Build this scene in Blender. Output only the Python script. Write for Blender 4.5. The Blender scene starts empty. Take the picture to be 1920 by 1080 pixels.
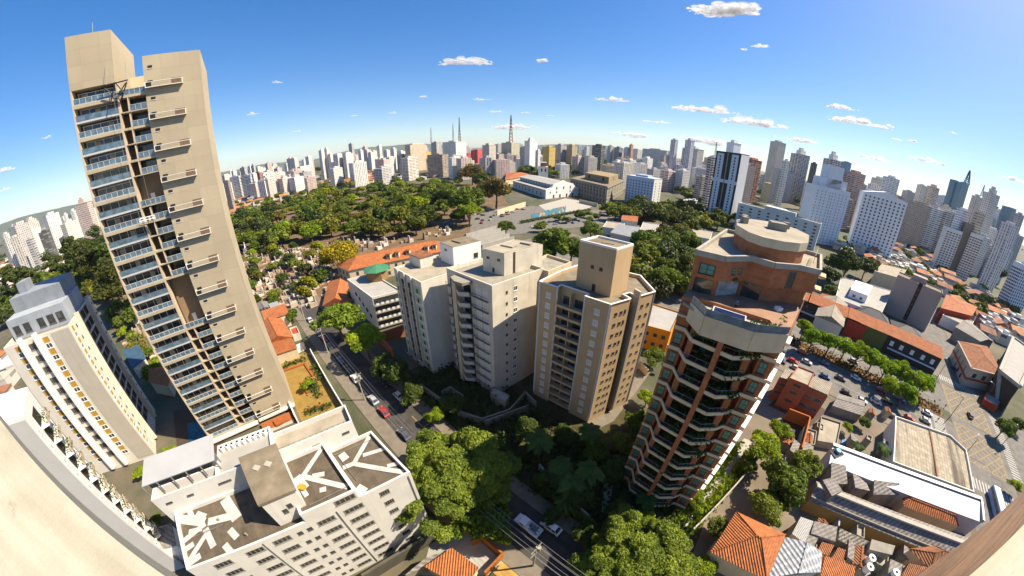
import bpy, math, random
import numpy as np
from mathutils import Matrix, Vector
random.seed(7)
SC = bpy.context.scene
COL = SC.collection

# ------------------------------------------------------------------ camera
H = 62.0
FPX, CX, CY, PITCH, ROLL = 583.95, 960.0, 540.0, 0.4462, 0.0075
cam = bpy.data.cameras.new('camera')
camo = bpy.data.objects.new('camera', cam)
COL.objects.link(camo)
cam.type = 'PANO'
ct = cam if hasattr(cam, 'panorama_type') else cam.cycles
ct.panorama_type = 'FISHEYE_LENS_POLYNOMIAL'          # stereographic wide fisheye
ct.fisheye_fov = math.radians(190)
ct.fisheye_polynomial_k0 = 0
ct.fisheye_polynomial_k1 = -0.09145420
ct.fisheye_polynomial_k2 = 2.19479e-05
ct.fisheye_polynomial_k3 = 6.875528e-05
ct.fisheye_polynomial_k4 = -1.312349e-06
cam.sensor_width = 36
cam.clip_start = 0.05
cam.clip_end = 60000
camo.location = (0, 0, H)
cp, sp = math.cos(PITCH), math.sin(PITCH)
cr, sr = math.cos(ROLL), math.sin(ROLL)
right = Vector((cr, sp * sr, cp * sr))
up = Vector((-sr, sp * cr, cp * cr))
fwd = Vector((0, cp, -sp))
camo.rotation_euler = Matrix((right, up, -fwd)).transposed().to_euler()
SC.camera = camo

# ------------------------------------------------------------------ sky, sun, exposure
SUN_AZ, SUN_EL = 82.0, 47.0
world = bpy.data.worlds.new("World")
SC.world = world
world.use_nodes = True
wt = world.node_tree
sky = wt.nodes.new('ShaderNodeTexSky')
sky.sky_type = 'NISHITA'
sky.sun_disc = False
sky.sun_elevation = math.radians(SUN_EL)
sky.sun_rotation = math.radians(SUN_AZ)
sky.altitude = 760
sky.air_density = 1.0
sky.dust_density = 1.0
sky.ozone_density = 3.0
hs = wt.nodes.new('ShaderNodeHueSaturation')
hs.inputs['Saturation'].default_value = 1.58
hs.inputs['Hue'].default_value = 0.51
gm = wt.nodes.new('ShaderNodeGamma')
gm.inputs['Gamma'].default_value = 0.74
wt.links.new(sky.outputs[0], gm.inputs['Color'])
wt.links.new(gm.outputs[0], hs.inputs['Color'])
wt.links.new(hs.outputs[0], wt.nodes['Background'].inputs['Color'])
wt.nodes['Background'].inputs['Strength'].default_value = 0.12
sun = bpy.data.lights.new('sun', 'SUN')
sun.energy = 5.0
sun.angle = math.radians(0.5)
sun.color = (1.0, 0.86, 0.66)
suno = bpy.data.objects.new('sun', sun)
COL.objects.link(suno)
a_, e_ = math.radians(SUN_AZ), math.radians(SUN_EL)
sdir = Vector((math.sin(a_) * math.cos(e_), math.cos(a_) * math.cos(e_), math.sin(e_)))
suno.rotation_euler = sdir.to_track_quat('Z', 'Y').to_euler()
suno.location = (0, 0, 300)
SC.view_settings.view_transform = 'Standard'
SC.view_settings.look = 'None'
SC.view_settings.gamma = 1
SC.view_settings.exposure = 1.15
SC.render.engine = 'CYCLES'
SC.cycles.max_bounces = 6
SC.cycles.diffuse_bounces = 3
SC.cycles.glossy_bounces = 2
SC.cycles.transparent_max_bounces = 64
SC.cycles.volume_bounces = 1
SC.cycles.use_denoising = True

# ------------------------------------------------------------------ pixel <-> world helpers (1920x1080 photograph)
def ray(px, py):
    x, y = (px - CX) / FPX, -(py - CY) / FPX
    r = math.hypot(x, y)
    th = 2 * math.atan(r / 2)
    s = math.sin(th) / r if r > 1e-9 else 1.0
    return right * (x * s) + up * (y * s) + fwd * math.cos(th)
def A(px, py, z=0.0):
    d = ray(px, py)
    t = (z - H) / d.z
    return (d.x * t, d.y * t)
def Zat(px, py, xy):
    d = ray(px, py)
    return H + d.z / math.hypot(d.x, d.y) * math.hypot(xy[0], xy[1])
def azel(px, py):
    d = ray(px, py)
    return math.atan2(d.x, d.y), math.asin(d.z)
def proj(x, y, z):
    v = Vector((x, y, z - H)).normalized()
    X, Y, Z = v.dot(right), v.dot(up), v.dot(fwd)
    th = math.atan2(math.hypot(X, Y), Z)
    r = 2 * math.tan(th / 2) * FPX
    h = max(math.hypot(X, Y), 1e-9)
    return CX + X / h * r, CY - Y / h * r

# ------------------------------------------------------------------ materials
MATS = {}
def nodes_of(name):
    m = bpy.data.materials.new(name)
    m.use_nodes = True
    nt = m.node_tree
    b = nt.nodes['Principled BSDF']
    return m, nt, b
def mix(nt, fac, a, b, mode='MIX'):
    n = nt.nodes.new('ShaderNodeMix')
    n.data_type = 'RGBA'
    n.blend_type = mode
    for sock, v in ((n.inputs['Factor'], fac), (n.inputs['A'], a), (n.inputs['B'], b)):
        if isinstance(v, bpy.types.NodeSocket):
            nt.links.new(v, sock)
        elif isinstance(v, (int, float)):
            sock.default_value = v
        else:
            sock.default_value = (*v, 1) if len(v) == 3 else v
    return n.outputs['Result']
def math_(nt, op, a, b=None, c=None):
    n = nt.nodes.new('ShaderNodeMath')
    n.operation = op
    for i, v in enumerate((a, b, c)):
        if v is None:
            continue
        if isinstance(v, bpy.types.NodeSocket):
            nt.links.new(v, n.inputs[i])
        else:
            n.inputs[i].default_value = v
    return n.outputs[0]
def noise(nt, scale, detail=4, rough=0.6, sc=(1, 1, 1), coord='Object'):
    tc = nt.nodes.new('ShaderNodeTexCoord')
    mp = nt.nodes.new('ShaderNodeMapping')
    mp.inputs['Scale'].default_value = sc
    nt.links.new(tc.outputs[coord], mp.inputs[0])
    n = nt.nodes.new('ShaderNodeTexNoise')
    n.inputs['Scale'].default_value = scale
    n.inputs['Detail'].default_value = detail
    n.inputs['Roughness'].default_value = rough
    nt.links.new(mp.outputs[0], n.inputs['Vector'])
    return n.outputs['Fac']
def ramp(nt, fac, lo, hi, c0=(0, 0, 0), c1=(1, 1, 1)):
    n = nt.nodes.new('ShaderNodeValToRGB')
    n.color_ramp.elements[0].position = lo
    n.color_ramp.elements[1].position = hi
    n.color_ramp.elements[0].color = (*c0, 1)
    n.color_ramp.elements[1].color = (*c1, 1)
    nt.links.new(fac, n.inputs[0])
    return n.outputs[0]
def objcolor(nt):
    return nt.nodes.new('ShaderNodeObjectInfo').outputs['Color']
def plain(name, col, rough=0.8, var=0.25, scale=0.6, metal=0.0, spec=0.3, streak=0.0, stain=(0.12, 0.11, 0.09)):
    """solid surface with mottled wear; streak adds rain streaks down a wall; col None = the object's own colour"""
    if name in MATS:
        return MATS[name]
    m, nt, b = nodes_of(name)
    base = objcolor(nt) if col is None else col
    n1 = ramp(nt, noise(nt, scale, 5, 0.55), 0.25, 0.75)
    dark = mix(nt, 1.0, base, (1 - var, 1 - var, 1 - var * 1.1), 'MULTIPLY')
    c = mix(nt, n1, dark, base)
    if streak > 0:
        n2 = ramp(nt, noise(nt, 0.9, 4, 0.6, (1, 1, 0.06)), 0.52, 0.85)
        n3 = math_(nt, 'MULTIPLY', n2, streak * 0.8)
        c = mix(nt, n3, c, stain)
    nt.links.new(c, b.inputs['Base Color'])
    b.inputs['Roughness'].default_value = rough
    b.inputs['Metallic'].default_value = metal
    b.inputs['Specular IOR Level'].default_value = spec
    MATS[name] = m
    return m
def brickmat(name, c1, c2, mortar, scale=1.0, bw=0.5, rh=0.12, var=0.3):
    if name in MATS:
        return MATS[name]
    m, nt, b = nodes_of(name)
    tc = nt.nodes.new('ShaderNodeTexCoord')
    ge = nt.nodes.new('ShaderNodeNewGeometry')
    sx = nt.nodes.new('ShaderNodeSeparateXYZ'); nt.links.new(tc.outputs['Object'], sx.inputs[0])
    u = math_(nt, 'ADD', sx.outputs[0], sx.outputs[1])
    cx = nt.nodes.new('ShaderNodeCombineXYZ')
    nt.links.new(u, cx.inputs[0]); nt.links.new(sx.outputs[2], cx.inputs[1])
    br = nt.nodes.new('ShaderNodeTexBrick')
    nt.links.new(cx.outputs[0], br.inputs['Vector'])
    br.inputs['Color1'].default_value = (*c1, 1); br.inputs['Color2'].default_value = (*c2, 1)
    br.inputs['Mortar'].default_value = (*mortar, 1)
    br.inputs['Scale'].default_value = scale
    br.inputs['Mortar Size'].default_value = 0.012
    br.inputs['Brick Width'].default_value = bw
    br.inputs['Row Height'].default_value = rh
    n = ramp(nt, noise(nt, 0.5, 6, 0.7), 0.3, 0.7, (1 - var,) * 3, (1.1, 1.1, 1.1))
    c = mix(nt, 1.0, br.outputs['Color'], n, 'MULTIPLY')
    nt.links.new(c, b.inputs['Base Color'])
    b.inputs['Roughness'].default_value = 0.85
    MATS[name] = m
    return m
def corrugated(name, col, pitch=0.5, axis=0, var=0.35, stain=(0.10, 0.085, 0.07), amt=0.6, rough=0.6, blotch=0.25, bump=0.6):
    """ribbed sheet / tile roof: bump ribs along one object axis and weather stains"""
    if name in MATS:
        return MATS[name]
    m, nt, b = nodes_of(name)
    tc = nt.nodes.new('ShaderNodeTexCoord')
    sx = nt.nodes.new('ShaderNodeSeparateXYZ'); nt.links.new(tc.outputs['Object'], sx.inputs[0])
    w = math_(nt, 'SINE', math_(nt, 'MULTIPLY', sx.outputs[axis], 2 * math.pi / pitch))
    w2 = math_(nt, 'SINE', math_(nt, 'MULTIPLY', sx.outputs[1 - axis], 2 * math.pi / (pitch * 1.7)))
    base = objcolor(nt) if col is None else col
    n1 = ramp(nt, noise(nt, blotch, 6, 0.7), 0.38, 0.7)
    c = mix(nt, math_(nt, 'MULTIPLY', n1, amt), base, stain)
    n5 = ramp(nt, noise(nt, 0.9, 5, 0.7, (1, .09, 1) if axis == 0 else (.09, 1, 1)), 0.56, 0.72)
    c = mix(nt, math_(nt, 'MULTIPLY', n5, min(1, amt * 1.1)), c, tuple(k * .8 for k in stain))
    n4 = ramp(nt, noise(nt, 2.5, 3, 0.6), 0.35, 0.7, (1 - var,) * 3, (1, 1, 1))
    c = mix(nt, 1.0, c, n4, 'MULTIPLY')
    g = ramp(nt, math_(nt, 'MULTIPLY_ADD', w, 0.5, 0.5), 0.0, 0.6, (1 - var,) * 3, (1, 1, 1))
    c = mix(nt, 1.0, c, g, 'MULTIPLY')
    nt.links.new(c, b.inputs['Base Color'])
    bp = nt.nodes.new('ShaderNodeBump'); bp.inputs['Strength'].default_value = 0.6; bp.inputs['Distance'].default_value = 0.12
    nt.links.new(math_(nt, 'MULTIPLY_ADD', w2, 0.3, w), bp.inputs['Height'])
    nt.links.new(bp.outputs[0], b.inputs['Normal'])
    b.inputs['Roughness'].default_value = rough
    MATS[name] = m
    return m
def facade(name, sx=3.2, wx=0.5, sz=3.0, wz=0.5, win=(0.085, 0.09, 0.10), band=None):
    """far tower wall in the object's own colour with rows of window openings (surface pattern)"""
    if name in MATS:
        return MATS[name]
    m, nt, b = nodes_of(name)
    tc = nt.nodes.new('ShaderNodeTexCoord')
    s = nt.nodes.new('ShaderNodeSeparateXYZ'); nt.links.new(tc.outputs['Object'], s.inputs[0])
    sn = nt.nodes.new('ShaderNodeSeparateXYZ'); nt.links.new(tc.outputs['Normal'], sn.inputs[0])
    ax = math_(nt, 'ABSOLUTE', sn.outputs[0]); ay = math_(nt, 'ABSOLUTE', sn.outputs[1]); az = math_(nt, 'ABSOLUTE', sn.outputs[2])
    isx = math_(nt, 'GREATER_THAN', ax, ay)
    u = math_(nt, 'ADD', math_(nt, 'MULTIPLY', isx, s.outputs[1]), math_(nt, 'MULTIPLY', math_(nt, 'SUBTRACT', 1.0, isx), s.outputs[0]))
    fu = math_(nt, 'FRACT', math_(nt, 'ADD', math_(nt, 'DIVIDE', u, sx), 0.25 + 100))
    fz = math_(nt, 'FRACT', math_(nt, 'DIVIDE', s.outputs[2], sz))
    mu = math_(nt, 'LESS_THAN', math_(nt, 'ABSOLUTE', math_(nt, 'SUBTRACT', fu, 0.5)), wx / 2)
    mz = math_(nt, 'LESS_THAN', math_(nt, 'ABSOLUTE', math_(nt, 'SUBTRACT', fz, 0.5)), wz / 2)
    side = math_(nt, 'LESS_THAN', az, 0.5)
    fac = math_(nt, 'MULTIPLY', math_(nt, 'MULTIPLY', mu, mz), side)
    cell = nt.nodes.new('ShaderNodeTexWhiteNoise'); cell.noise_dimensions = '3D'
    fl = nt.nodes.new('ShaderNodeCombineXYZ')
    nt.links.new(math_(nt, 'FLOOR', math_(nt, 'ADD', math_(nt, 'DIVIDE', u, sx), 0.25 + 100)), fl.inputs[0])
    nt.links.new(math_(nt, 'FLOOR', math_(nt, 'DIVIDE', s.outputs[2], sz)), fl.inputs[1])
    nt.links.new(isx, fl.inputs[2])
    nt.links.new(fl.outputs[0], cell.inputs['Vector'])
    wc = ramp(nt, cell.outputs['Value'], 0.55, 1.0, win, (0.34, 0.34, 0.32))
    base = objcolor(nt)
    n1 = ramp(nt, noise(nt, 0.12, 5, 0.7, (1, 1, 0.25)), 0.3, 0.7, (0.78, 0.78, 0.77), (1.02, 1.02, 1.02))
    wall = mix(nt, 1.0, base, n1, 'MULTIPLY')
    if band:
        mb = math_(nt, 'MULTIPLY', math_(nt, 'LESS_THAN', fz, band[0]), side)
        wall = mix(nt, mb, wall, band[1])
    c = mix(nt, fac, wall, wc)
    nt.links.new(c, b.inputs['Base Color'])
    nt.links.new(math_(nt, 'SUBTRACT', 0.8, math_(nt, 'MULTIPLY', fac, 0.6)), b.inputs['Roughness'])
    MATS[name] = m
    return m
def glass(name, col, rough=0.08, spec=0.7):
    if name in MATS:
        return MATS[name]
    m, nt, b = nodes_of(name)
    n1 = ramp(nt, noise(nt, 0.9, 3, 0.5), 0.35, 0.65, tuple(0.5 * c for c in col), col)
    nt.links.new(n1, b.inputs['Base Color'])
    b.inputs['Roughness'].default_value = rough
    b.inputs['Specular IOR Level'].default_value = spec
    MATS[name] = m
    return m
def leafmat(name, col, col2, trans=0.28, hue=0.0):
    if name in MATS:
        return MATS[name]
    m, nt, b = nodes_of(name)
    at = nt.nodes.new('ShaderNodeAttribute'); at.attribute_name = 'shade'
    n1 = ramp(nt, noise(nt, 0.35, 3, 0.6), 0.35, 0.66)
    f = math_(nt, 'ADD', math_(nt, 'MULTIPLY', n1, 0.55), math_(nt, 'MULTIPLY', at.outputs['Fac'], 0.5))
    c = mix(nt, f, col, col2)
    c = mix(nt, 1.0, c, objcolor(nt), 'MULTIPLY')
    nt.links.new(c, b.inputs['Base Color'])
    b.inputs['Roughness'].default_value = 0.6
    b.inputs['Specular IOR Level'].default_value = 0.25
    tr = nt.nodes.new('ShaderNodeBsdfTranslucent')
    nt.links.new(mix(nt, 1.0, c, (1.3, 1.25, 0.5), 'MULTIPLY'), tr.inputs['Color'])
    ms = nt.nodes.new('ShaderNodeMixShader'); ms.inputs[0].default_value = trans
    nt.links.new(b.outputs[0], ms.inputs[1]); nt.links.new(tr.outputs[0], ms.inputs[2])
    nt.links.new(ms.outputs[0], nt.nodes['Material Output'].inputs['Surface'])
    MATS[name] = m
    return m

# ------------------------------------------------------------------ mesh builder
SPLIT = set('service_shaft void_wall sunlit_wall_sheet cable painted_mark drainpipe pier partition fin teal_pane side_ledge panel white_panel corner_trim patio_door awning roof_support roof_hatch white_awning entrance_canopy kerb_edge canopy shop_sign glazing curtain planter portico post gutter lift_house_roof tank_roof crown roof_block cornice concrete_frame green_panel guard_rail deck_slab headlight cladding penthouse_glazing roof_rail'.split())
class MB:
    def __init__(self):
        self.v, self.f, self.m = [], [], []
    def face(self, pts, mi=0):
        n = len(self.v)
        self.v += [tuple(p) for p in pts]
        self.f.append(tuple(range(n, n + len(pts))))
        self.m.append(mi)
    def prism(self, poly, z0, z1, mi=0, top=None, caps=(True, True)):
        p = list(poly)
        if sum(p[i][0] * p[(i + 1) % len(p)][1] - p[(i + 1) % len(p)][0] * p[i][1] for i in range(len(p))) < 0:
            p.reverse()
        n, k = len(self.v), len(p)
        self.v += [(x, y, z0) for x, y in p] + [(x, y, z1) for x, y in p]
        for i in range(k):
            j = (i + 1) % k
            self.f.append((n + i, n + j, n + k + j, n + k + i)); self.m.append(mi)
        if caps[1]:
            self.f.append(tuple(n + k + i for i in range(k))); self.m.append(mi if top is None else top)
        if caps[0]:
            self.f.append(tuple(n + k - 1 - i for i in range(k))); self.m.append(mi)
    def box(self, x0, x1, y0, y1, z0, z1, mi=0, top=None):
        self.prism([(x0, y0), (x1, y0), (x1, y1), (x0, y1)], z0, z1, mi, top)
    def strip(self, p, q, w, z0, z1, mi=0):
        """upright slab between two plan points, thickness w"""
        dx, dy = q[0] - p[0], q[1] - p[1]
        l = math.hypot(dx, dy) or 1
        nx, ny = -dy / l * w / 2, dx / l * w / 2
        self.prism([(p[0] - nx, p[1] - ny), (q[0] - nx, q[1] - ny), (q[0] + nx, q[1] + ny), (p[0] + nx, p[1] + ny)], z0, z1, mi)
    def bar(self, p, q, r, mi=0, n=4, r2=None):
        p, q = Vector(p), Vector(q)
        d = (q - p)
        if d.length < 1e-6:
            return
        d.normalize()
        a = d.orthogonal().normalized(); b = d.cross(a)
        r2 = r if r2 is None else r2
        k = len(self.v)
        for i in range(n):
            t = 2 * math.pi * (i + .5) / n
            o = a * math.cos(t) + b * math.sin(t)
            self.v.append(tuple(p + o * r)); self.v.append(tuple(q + o * r2))
        for i in range(n):
            j = (i + 1) % n
            self.f.append((k + 2 * i, k + 2 * j, k + 2 * j + 1, k + 2 * i + 1)); self.m.append(mi)
        self.f.append(tuple(k + 2 * i for i in range(n))[::-1]); self.m.append(mi)
        self.f.append(tuple(k + 2 * i + 1 for i in range(n))); self.m.append(mi)
    def cyl(self, x, y, r, z0, z1, mi=0, n=16, top=None):
        self.prism([(x + r * math.cos(2 * math.pi * i / n), y + r * math.sin(2 * math.pi * i / n)) for i in range(n)], z0, z1, mi, top)
    def mesh(self, name, mats, off=(0, 0, 0)):
        me = bpy.data.meshes.new(name)
        ox, oy, oz = off
        me.from_pydata([(x - ox, y - oy, z - oz) for x, y, z in self.v], [], self.f)
        for m in (mats if isinstance(mats, (list, tuple)) else [mats]):
            me.materials.append(m)
        if max(self.m, default=0) > 0:
            me.polygons.foreach_set('material_index', self.m)
        me.update()
        return me
    def pieces(self, tol=0.03):
        """separate shapes that do not touch"""
        par = list(range(len(self.v)))
        def find(i):
            while par[i] != i:
                par[i] = par[par[i]]; i = par[i]
            return i
        for f in self.f:
            for i in f[1:]:
                par[find(i)] = find(f[0])
        isl = {}
        for k, f in enumerate(self.f):
            isl.setdefault(find(f[0]), []).append(k)
        bb = []
        for fs in isl.values():
            P = np.array([self.v[i] for k in fs for i in self.f[k]])
            bb.append([P.min(0) - tol, P.max(0) + tol, list(fs)])
        done = False
        while not done:
            done = True
            for i in range(len(bb)):
                for j in range(len(bb) - 1, i, -1):
                    if (bb[i][0] <= bb[j][1]).all() and (bb[j][0] <= bb[i][1]).all():
                        bb[i] = [np.minimum(bb[i][0], bb[j][0]), np.maximum(bb[i][1], bb[j][1]), bb[i][2] + bb[j][2]]
                        del bb[j]; done = False
        out = []
        for _, _, fs in bb:
            m = MB()
            for k in fs:
                m.face([self.v[i] for i in self.f[k]], self.m[k])
            out.append(m)
        return out
    def build(self, name, mats, parent=None, off=None, color=None):
        if name in SPLIT:
            ps = self.pieces()
            if len(ps) > 1:
                return [p.build1(name, mats, parent, off, color) for p in ps][0]
        return self.build1(name, mats, parent, off, color)
    def build1(self, name, mats, parent=None, off=None, color=None):
        """link as one object; vertices given in world space are made local to the parent thing"""
        o = bpy.data.objects.new(name, None)
        if off is None:
            root = parent
            while root is not None and root.parent is not None:
                root = root.parent
            off = tuple(root.location) if (root is not None and root.get('worldspace')) else (0, 0, 0)
        me = self.mesh(name, mats, off)
        bpy.data.objects.remove(o)
        o = bpy.data.objects.new(name, me)
        COL.objects.link(o)
        if parent is not None:
            o.parent = parent
        if color is not None:
            o.color = (*color, 1)
        return o
USED = {}
def tag(o, label=None, cat=None, group=None, kind=None):
    if label:
        o['label'] = label
    if cat:
        o['category'] = cat
    if group:
        o['group'] = group
    if kind:
        o['kind'] = kind
    return o
def thing(name, label, cat, loc=(0, 0, 0), rot=0.0, group=None, ws=True):
    o = bpy.data.objects.new(name, None)
    COL.objects.link(o)
    o.location = (loc[0], loc[1], loc[2] if len(loc) > 2 else 0)
    o.rotation_euler = (0, 0, rot)
    o.empty_display_size = 0.5
    if ws and rot == 0:
        o['worldspace'] = 1
    return tag(o, label, cat, group)
def structure(o):
    o['kind'] = 'structure'
    return o
def copy_tree(o, parent=None):
    c = o.copy()
    COL.objects.link(c)
    if parent is not None:
        c.parent = parent
    for ch in list(KIDS.get(o.name, ())):
        copy_tree(ch, c)
    return c
KIDS = {}
def kids(o):
    """remember a finished prototype's children so it can be copied quickly"""
    KIDS[o.name] = list(o.children)
    for c in o.children:
        kids(c)
def inset(poly, d):
    p = list(poly)
    if sum(p[i][0] * p[(i + 1) % len(p)][1] - p[(i + 1) % len(p)][0] * p[i][1] for i in range(len(p))) < 0:
        p.reverse()
    out = []
    k = len(p)
    for i in range(k):
        a, b, c = Vector(p[i - 1]), Vector(p[i]), Vector(p[(i + 1) % k])
        e1, e2 = (b - a).normalized(), (c - b).normalized()
        n1, n2 = Vector((-e1.y, e1.x)), Vector((-e2.y, e2.x))
        m = (n1 + n2)
        m = m / max(m.length_squared, 0.25) * 2 if m.length > 1e-6 else n1
        out.append((b.x + m.x * d, b.y + m.y * d))
    return out
def block(t, poly, z0, z1, wall, roof, par=0.8, pt=0.25, wname='wall', rname='roof', color=None, rcolor=None):
    """walls with a parapet (outer face, coping, inner face) and the roof deck inside it"""
    p = list(poly)
    if sum(p[i][0] * p[(i + 1) % len(p)][1] - p[(i + 1) % len(p)][0] * p[i][1] for i in range(len(p))) < 0:
        p.reverse()
    q = inset(p, pt)
    mb = MB()
    k = len(p)
    for i in range(k):
        j = (i + 1) % k
        mb.face([(*p[i], z0), (*p[j], z0), (*p[j], z1), (*p[i], z1)])
        mb.face([(*p[i], z1), (*p[j], z1), (*q[j], z1), (*q[i], z1)])
        mb.face([(*q[i], z1), (*q[j], z1), (*q[j], z1 - par), (*q[i], z1 - par)])
    w = mb.build(wname, wall, t, color=color)
    mr = MB()
    mr.face([(*a, z1 - par) for a in q])
    r = mr.build(rname, roof, t, color=rcolor)
    return w, r

# ------------------------------------------------------------------ windows: one object each, nearest 100 per thing, the rest one stuff part
PEND = {}
WPROTO = {}
def wproto(key, frame, pane, fw=0.07, mull=1, sill=True, trans=0, proud=0.05):
    """unit window (1 x 1 m, scaled per opening): frame bars, recess-dark pane, sill; faces local -y"""
    mb = MB()
    f = fw
    for (x0, x1, z0, z1) in ((-.5, .5, 0, f), (-.5, .5, 1 - f, 1), (-.5, -.5 + f, f, 1 - f), (.5 - f, .5, f, 1 - f)):
        mb.box(x0, x1, -proud, 0.02, z0, z1, 0)
    for i in range(mull):
        x = -.5 + (i + 1) / (mull + 1)
        mb.box(x - f * .35, x + f * .35, -proud * .8, 0.02, f, 1 - f, 0)
    if trans:
        mb.box(-.5 + f, .5 - f, -proud * .7, 0.02, .5 - f * .3, .5 + f * .3, 0)
    if sill:
        mb.box(-.54, .54, -proud - .06, 0.02, -.06, 0, 0)
    fr = mb.mesh('frame_mesh_' + key, [frame])
    pn = MB(); pn.face([(-.5 + f, -.012, f), (.5 - f, -.012, f), (.5 - f, -.012, 1 - f), (-.5 + f, -.012, 1 - f)])
    pm = pn.mesh('pane_mesh_' + key, [pane])
    mb.face([(-.5 + f, -.012, f), (.5 - f, -.012, f), (.5 - f, -.012, 1 - f), (-.5 + f, -.012, 1 - f)], 1)
    WPROTO[key] = (mb.mesh('window_mesh_' + key, [frame, pane]), fr, pm)
def wins(t, P0, P1, zs, ts, w, h, key, name='window', skip=0.0, off=0.0):
    """openings on the wall P0->P1 (left to right seen from outside) at heights zs and fractions ts"""
    dx, dy = P1[0] - P0[0], P1[1] - P0[1]
    l = math.hypot(dx, dy)
    th = math.atan2(dy, dx)
    nx, ny = dy / l, -dx / l
    for z in zs:
        for u in ts:
            if skip and random.random() < skip:
                continue
            PEND.setdefault((t.name, name, key), []).append((P0[0] + dx * u + nx * off, P0[1] + dy * u + ny * off, z, th, w, h))
def flush():
    for (tn, name, key), L in PEND.items():
        t = bpy.data.objects[tn]
        L.sort(key=lambda p: (p[0] ** 2 + p[1] ** 2 + (p[2] - H) ** 2) / (p[4] * p[5]))
        lx, ly, lz = t.location
        proto, frame_me, pane_me = WPROTO[key]
        rz = t.rotation_euler.z
        cz, sz_ = math.cos(rz), math.sin(rz)
        L = [(lx + (x - lx) * cz + (y - ly) * sz_, ly - (x - lx) * sz_ + (y - ly) * cz, z, th - rz, w, h) for (x, y, z, th, w, h) in L]
        for (x, y, z, th, w, h) in L[:100]:
            o = bpy.data.objects.new(name, frame_me)
            COL.objects.link(o)
            o.parent = t
            o.location = (x - lx, y - ly, z - lz)
            o.rotation_euler = (0, 0, th)
            o.scale = (w, 1, h)
            p_ = bpy.data.objects.new('pane', pane_me)
            COL.objects.link(p_)
            p_.parent = o
        rest = L[100:]
        if rest:
            n = len(proto.vertices)
            co = np.empty(n * 3); proto.vertices.foreach_get('co', co); co = co.reshape(-1, 3)
            fs = [tuple(p.vertices) for p in proto.polygons]; ms = [p.material_index for p in proto.polygons]
            V, F, M = [], [], []
            for (x, y, z, th, w, h) in rest:
                k = len(V) * n
                c, s = math.cos(th), math.sin(th)
                q = co * np.array([w, 1, h])
                V.append(np.stack([q[:, 0] * c - q[:, 1] * s + x - lx, q[:, 0] * s + q[:, 1] * c + y - ly, q[:, 2] + z - lz], 1))
                F += [tuple(i + k for i in f) for f in fs]; M += ms
            me = bpy.data.meshes.new(name)
            me.from_pydata(np.concatenate(V).tolist(), [], F)
            for m in proto.materials:
                me.materials.append(m)
            me.polygons.foreach_set('material_index', M)
            o = bpy.data.objects.new(name, me)
            COL.objects.link(o); o.parent = t
            o['kind'] = 'stuff'
    PEND.clear()
def lerp(a, b, t):
    return (a[0] + (b[0] - a[0]) * t, a[1] + (b[1] - a[1]) * t)
def offs(P0, P1, t, d, back=0):
    """point at fraction t of wall P0->P1 pushed outward by d"""
    dx, dy = P1[0] - P0[0], P1[1] - P0[1]
    l = math.hypot(dx, dy)
    return (P0[0] + dx * t + dy / l * d, P0[1] + dy * t - dx / l * d)
ORD = ['first', 'second', 'third', 'fourth', 'fifth', 'sixth', 'seventh', 'eighth', 'ninth', 'tenth', 'eleventh', 'twelfth']
def nth(i):
    if i < 12:
        return ORD[i]
    n = i + 1
    return '%d%s' % (n, 'th' if 10 <= n % 100 <= 20 else {1: 'st', 2: 'nd', 3: 'rd'}.get(n % 10, 'th'))
# ------------------------------------------------------------------ material palette
WHITE = plain('white_paint', (0.65, 0.61, 0.53), 0.8, 0.16, 0.35, streak=0.30)
CLEANW = plain('clean_white', (0.78, 0.77, 0.74), 0.6, 0.08, 0.5)
GREYW = plain('grey_white_paint', (0.65, 0.60, 0.50), 0.85, 0.25, 0.3, streak=0.55, stain=(0.16, 0.14, 0.11))
CREAM = plain('cream_paint', (0.60, 0.50, 0.34), 0.85, 0.18, 0.3, streak=0.4, stain=(0.2, 0.14, 0.07))
def tanwall():
    m = plain('tan_paint', (0.41, 0.35, 0.25), 0.85, 0.16, 0.10, streak=0.35, stain=(0.24, 0.19, 0.125))
    nt = m.node_tree; b = nt.nodes['Principled BSDF']; src = b.inputs['Base Color'].links[0].from_socket
    tc = nt.nodes.new('ShaderNodeTexCoord'); s_ = nt.nodes.new('ShaderNodeSeparateXYZ'); nt.links.new(tc.outputs['Object'], s_.inputs[0])
    jn = math_(nt, 'LESS_THAN', math_(nt, 'FRACT', math_(nt, 'DIVIDE', math_(nt, 'ADD', s_.outputs[2], .35), 3.03)), .018)
    jx = math_(nt, 'LESS_THAN', math_(nt, 'FRACT', math_(nt, 'DIVIDE', math_(nt, 'ADD', s_.outputs[0], 100.3), 3.7)), .012)
    pn = nt.nodes.new('ShaderNodeTexWhiteNoise'); cb = nt.nodes.new('ShaderNodeCombineXYZ')
    nt.links.new(math_(nt, 'FLOOR', math_(nt, 'DIVIDE', math_(nt, 'ADD', s_.outputs[2], .35), 3.03)), cb.inputs[0]); nt.links.new(math_(nt, 'FLOOR', math_(nt, 'DIVIDE', math_(nt, 'ADD', s_.outputs[0], 100.3), 3.7)), cb.inputs[1]); nt.links.new(cb.outputs[0], pn.inputs['Vector'])
    pt = ramp(nt, pn.outputs['Value'], 0, 1, (.94, .94, .94), (1.03, 1.03, 1.03))
    c = mix(nt, 1.0, src, pt, 'MULTIPLY')
    c = mix(nt, math_(nt, 'MULTIPLY', math_(nt, 'MAXIMUM', jn, jx), .35), c, (.16, .13, .09))
    nt.links.new(c, b.inputs['Base Color'])
    return m
TAN = tanwall()
TAND = plain('tan_trim', (0.50, 0.41, 0.30), 0.85, 0.15, 0.3)
BEIGE = plain('beige_paint', (0.52, 0.38, 0.22), 0.85, 0.14, 0.2, streak=0.18)
CONC = plain('concrete', (0.302, 0.281, 0.230), 0.9, 0.35, 0.5, streak=0.35)
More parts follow.
